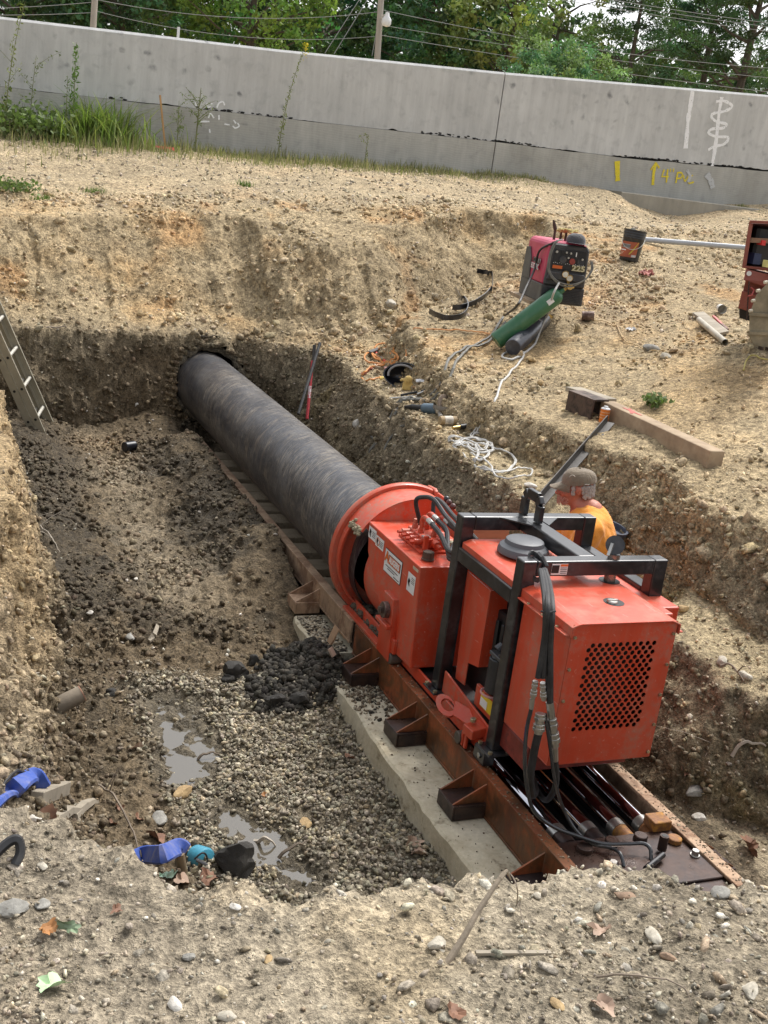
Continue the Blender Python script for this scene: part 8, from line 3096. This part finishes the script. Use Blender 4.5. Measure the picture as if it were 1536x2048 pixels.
MB().cyl(pc0 + Vector((-.01, 0, -.03)), pc0 + Vector((.01, 0, -.14)), .018, .022, 18).build('outlet', simple('muddy_brass', (.25, .19, .12), .6, .3), pmp, True)
MB().beam(c0p + Vector((-.055, -.03, .035)), c0p + Vector((-.005, -.04, .005)), .02, .012).build('handle', simple('cast_grey', (.10, .10, .105), .4, .5), pmp, bevel=.004)
MB().tube(smooth_path([c0p + Vector((-.06, -.02, .03)), c0p + Vector((-.03, -.02, .055)), c0p + Vector((-.01, -.02, .04)), c0p + Vector((-.005, -.03, .0))], 6), .004, 7).build('power_cable', RUB, pmp, True)
MB().tube(smooth_path([c0p + Vector((-.09, -.05, .02)), c0p + Vector((-.08, -.07, -.03)), c0p + Vector((-.05, -.06, -.05))], 6), .005, 7).build('strainer_hose', RUB, pmp, True)
crumple('plastic_scrap', 334, 1757, .09, simple('mint_plastic', (.5, .68, .52), .5), 'pale mint green plastic scrap left of the pump', 'scrap', .5, 10, 3)
crumple('plastic_scrap', 155, 1422, .06, simple('yellow_plastic', (.70, .52, .12), .5), 'small yellow scrap below the log end', 'scrap', .5, 10, 4)
sp_ = [P(-20, 1735, .02), P(14, 1722, .045), P(34, 1720, .05), P(40, 1728, .03), P(30, 1738, .01)]
tag(MB().tube(smooth_path(sp_, 6), .011, 6).build('black_strap', RUB, None, True, loc=tuple(sp_[0])), 'black strap loop at the left edge of the near bank', 'strap')
cord('black_cable', [(-10, 1600), (20, 1580), (50, 1572), (75, 1582), (92, 1600)], .006, RUB, 'thin black cable arching over the blue hose end', 'cable', lift=.05)
# wood scraps
a, b = P(72, 1612, .03), P(128, 1588, .03)
tag(MB().beam(a, b, .05, .055).build('wood_block', GREYW, None, loc=tuple(a), bevel=.003), 'short weathered wood block right of the blue hose end', 'block')


def splinter(pa, pb, w, label, cat='wood', name='wood_splinter', mat=GREYW, lift=.015, n=7, tip=.25, zb=0):
    a, b = P(*pa, lift), P(*pb, lift + zb)
    m = MB()
    pts = [a.lerp(b, k / n) + Vector((random.gauss(0, w * .12), random.gauss(0, w * .12), random.gauss(0, w * .08))) for k in range(n + 1)]
    m.tube(pts, [w * (.5 + .25 * random.random()) * (1 - (1 - tip) * (k / n) ** 2) for k in range(n + 1)], 6)
    return tag(m.build(name, mat, None, loc=tuple(a)), label, cat)


splinter((108, 1650), (205, 1600), .05, 'long splintered grey board on the left slope')
splinter((150, 1640), (190, 1590), .03, 'thin upright splinter behind the splintered board')
a = P(108, 1428, .03)
b = Vector(onY(165, 1386, a.y + .02))
lg = empty('log_end', tuple(a), 'cut grey log end sticking out of the left bank', 'log')
MB().tube([a - (b - a) * .5 - Vector((0, 0, .05)), a, a.lerp(b, .5), b - (b - a) * .01], [.036, .040, .040, .037], 16, True).build('bark_side', simple('grey_bark', (.24, .20, .15), .85, var=.35, nscale=8, stretch=(.3, .3, 1), bump=.5), lg, True)
MB().cyl(b - (b - a).normalized() * .004, b, .0385, .0385, 16).build('cut_face', simple('cut_wood_pink', (.42, .22, .15), .8), lg)
tw = simple('twig_bark', (.20, .16, .12), .85, var=.3)
twp = simple('pale_twig', (.42, .37, .30), .8, var=.2)


def twig(pts, r, label, mat=tw, lift=.02, cat='twig', name='twig', br=0, seed=0):
    pp = gpath(pts, lift, 5)
    pp = [p_ + Vector((0, 0, .03 * math.sin(PI * i / (len(pp) - 1)))) for i, p_ in enumerate(pp)]
    m = MB()
    n = len(pp)
    m.tube(pp, [r * (1 - .7 * i / n) for i in range(n)], 5)
    rs = np.random.default_rng(seed)
    for k in range(br):
        i = int(n * (.2 + .6 * rs.random()))
        e = pp[i] + Vector((rs.normal() * .09, rs.normal() * .09, .05 + .06 * rs.random()))
        m.tube([pp[i], (pp[i] + e) / 2 + Vector((0, 0, .012)), e], [r * .5, r * .35, r * .15], 4)
    return tag(m.build(name, mat, None, True, loc=tuple(pp[0])), label, cat, 'twigs and roots')


twig([(70, 1448), (110, 1490), (165, 1545), (210, 1600), (245, 1640), (270, 1690), (282, 1722)], .009, 'long thin branch running down the left slope', br=4, seed=1)
twig([(50, 1525), (90, 1508), (130, 1490), (170, 1480)], .005, 'thin twig crossing the long branch', br=1, seed=2)
twig([(150, 1545), (165, 1560), (175, 1590)], .005, 'short twig beside the long branch', seed=3)
twig([(0, 1378), (40, 1370), (95, 1374), (140, 1388)], .004, 'pale root sticking out above the log end', twp, br=2, seed=4)
twig([(28, 1052), (60, 1058), (85, 1072), (108, 1095), (120, 1110)], .006, 'pale forked root on the left bank edge', twp, br=4, seed=5)
twig([(60, 688), (78, 672), (100, 664), (132, 658)], .016, 'dark grey branch stuck in the far left face', br=0, seed=6)
twig([(56, 700), (80, 702), (95, 706)], .009, 'small pale root below the dark branch', twp, seed=7)
twig([(395, 1525), (420, 1522), (440, 1516)], .008, 'short brown stick at the right side of the long puddle', br=0, seed=8)
twig([(508, 1690), (530, 1696), (550, 1700)], .010, 'short thick stick at the far side of the small puddle', twp, seed=9)
twig([(556, 1724), (590, 1708), (622, 1694)], .009, 'brown stick leaning over the gravel edge', seed=10)
twig([(155, 1578), (180, 1582), (205, 1582)], .007, 'dark stick on the left slope beside the splintered board', seed=11)
twig([(90, 1320), (115, 1345), (140, 1362)], .006, 'thin root near the top of the left slope', twp, br=2, seed=12)
twig([(1392, 1545), (1408, 1528), (1418, 1505), (1428, 1500)], .003, 'pale hair root hanging on the right bench face', twp, br=2, seed=13)
twig([(1440, 1340), (1462, 1352), (1486, 1370)], .007, 'brown root on the right bench', br=1, seed=14)
twig([(1462, 1520), (1475, 1508), (1500, 1505), (1530, 1500)], .012, 'thick pale root at the right edge of the ditch', twp, seed=15)
twig([(740, 1618 - 40 + 130), (770, 1712), (800, 1730)], .006, 'dark stick on the gravel near the slab end', seed=16)
twig([(960, 1722), (985, 1730), (1008, 1736)], .004, 'thin dark stick on the slab near the crest', seed=17)
twig([(1190, 1970), (1270, 1990), (1350, 2010), (1380, 2030)], .003, 'long thin dark root at the bottom right', seed=18)
# leaning stick in the foreground
a = P(884, 1928, -.02)
b = Vector(onY(1008, 1745, a.y + .10))
m = MB()
pts = [a, a.lerp(b, .3) + Vector((.004, 0, .004)), a.lerp(b, .6) + Vector((-.003, 0, 0)), b]
m.tube(smooth_path(pts, 5), [.0085 - .00025 * k for k in range(16)], 8)
m.tube([b - (b - a) * .06, b + Vector((.006, 0, .004)), b + Vector((.02, 0, -.02))], [.006, .004, .002], 6)
stk = m.build('dead_stick', simple('stick_bark', (.27, .22, .16), .8, var=.3, nscale=20, bump=.4), None, True, loc=tuple(a))
tag(stk, 'leaning dead stick standing in the near bank', 'stick')
twig([(1008, 1748), (1020, 1790), (1032, 1840), (1045, 1880)], .0022, 'thin brown stem hanging from the leaning stick', lift=.02, seed=19)
a, b = P(950, 1912, .008), P(1100, 1912, .008)
tag(MB().beam(a, b, .010, .006).build('wood_lath', GREYW, None, loc=tuple(a)), 'flat grey lath on the near bank right of the stick', 'lath')
# scraps on the pit floor and slab
for q4, mt, lab in ((((305, 1275), (312, 1257), (318, 1262), (312, 1280)), GREYW, 'upper pale splinter of board on the pit floor'), (((295, 1288), (303, 1276), (309, 1284), (300, 1292)), GREYW, 'lower pale splinter of board on the pit floor')):
    pts = [P(a, b, .02) for a, b in q4]
    tag(MB().prism(pts, (0, 0, .012)).build('board_scrap', mt, None, loc=tuple(pts[0])), lab, 'board')
a, b = P(248, 905, .05), P(268, 902, .05)
tag(MB().cyl(a, b, .045, .045, 18).build('black_bottle', simple('wet_black', (.012, .013, .018), .25), None, True, .006, loc=tuple(a)), 'small black container lying on the far pit floor', 'container')
YS = 5.45
p0, p1, p2 = Vector(onY(660, 1290, YS)), Vector(onY(676, 1256, YS + .02)), Vector(onY(690, 1275, YS - .05))
m = MB()
m.prism([p1, p1 + (p2 - p1) * .2 + Vector((0, 0, .0)), p0 + Vector((.015, 0, 0)), p0], (.0, .055, 0))
m.prism([p1, p2, p2 - Vector((0, 0, .012)), p1 - Vector((0, 0, .012))], (.0, .055, 0))
tag(m.build('bent_bracket', simple('wood_brown', (.30, .19, .11), .8), None, loc=tuple(p0)), 'folded brown wooden scrap standing in the dark clay heap', 'scrap')
q = Vector(onY(660, 1296, YS - .1))
tag(MB().beam(q, Vector(onY(668, 1312, YS - .12)), .04, .012).build('flat_scrap', simple('pinkish_wood', (.42, .30, .23), .8), None, loc=tuple(q)), 'flat pinkish scrap below the folded brown one', 'scrap')
# crumbs lying on the slabs
n = 620
xs = RNG.uniform(2.13, 2.34, n)
ys = np.concatenate([RNG.normal(5.12, .15, 470), RNG.uniform(3.0, 5.3, 150)])
k_ = (ys < 5.33) & (ys > 2.98)
xs, ys = xs[k_], ys[k_]
n = len(xs)
s_ = RNG.uniform(.003, .012, n) * np.where(ys > 4.7, 1.3, .55)
V = np.tile(IV[None], (n, 1, 1)) * (1 + .35 * (RNG.random((n, 12, 1)) - .5) * 2) * (s_[:, None] * np.array([[1, .8, .5]]))[:, None, :]
V = np.einsum('nij,nvj->nvi', rand_rot(n, .6), V) + np.stack([xs, ys, np.full(n, -2.667) + s_ * .3], 1)[:, None, :]
cc = np.array([(.12, .09, .06), (.05, .045, .035), (.2, .16, .11), (.36, .32, .24)])[RNG.integers(0, 4, n)]
o = fast_mesh('slab_crumbs', V.reshape(-1, 3), (IF[None] + (np.arange(n) * 12)[:, None, None]).reshape(-1, 3), M_STONE, np.repeat(np.concatenate([cc, np.zeros((n, 1))], 1), 12, 0))
tag(o, 'crumbs of soil lying on the concrete slabs', kind='stuff')
# crumbs on the far short slab and dirt on the right rail
n = 900
xs, ys = RNG.uniform(2.18, 2.34, n), RNG.uniform(5.6, 6.12, n)
s_ = RNG.uniform(.004, .013, n)
V = np.tile(IV[None], (n, 1, 1)) * (1 + .35 * (RNG.random((n, 12, 1)) - .5) * 2) * (s_[:, None] * np.array([[1, .8, .5]]))[:, None, :]
V = V + np.stack([xs, ys, np.full(n, -2.667) + s_ * .3], 1)[:, None, :]
cc = np.array([(.4, .35, .26), (.48, .43, .33), (.3, .24, .16), (.06, .05, .04)])[RNG.integers(0, 4, n)]
o = fast_mesh('slab_crumbs', V.reshape(-1, 3), (IF[None] + (np.arange(n) * 12)[:, None, None]).reshape(-1, 3), M_STONE, np.repeat(np.concatenate([cc, np.zeros((n, 1))], 1), 12, 0))
tag(o, 'crumbs of soil covering the short slab', kind='stuff')
n = 700
xs, ys = np.where(RNG.random(n) < .65, RNG.uniform(2.99, 3.045, n), RNG.uniform(2.345, 2.40, n)), RNG.uniform(2.95, 5.5, n)
s_ = RNG.uniform(.002, .006, n)
V = np.tile(IV[None], (n, 1, 1)) * (1 + .35 * (RNG.random((n, 12, 1)) - .5) * 2) * (s_[:, None] * np.array([[1, .8, .5]]))[:, None, :]
V = V + np.stack([xs, ys, np.full(n, ZT) + s_ * .3], 1)[:, None, :]
cc = np.array([(.3, .25, .18), (.25, .2, .14), (.2, .15, .1)])[RNG.integers(0, 3, n)]
o = fast_mesh('rail_grit', V.reshape(-1, 3), (IF[None] + (np.arange(n) * 12)[:, None, None]).reshape(-1, 3), M_STONE, np.repeat(np.concatenate([cc, np.zeros((n, 1))], 1), 12, 0))
tag(o, 'grit lying on the tops of the track rails', kind='stuff')
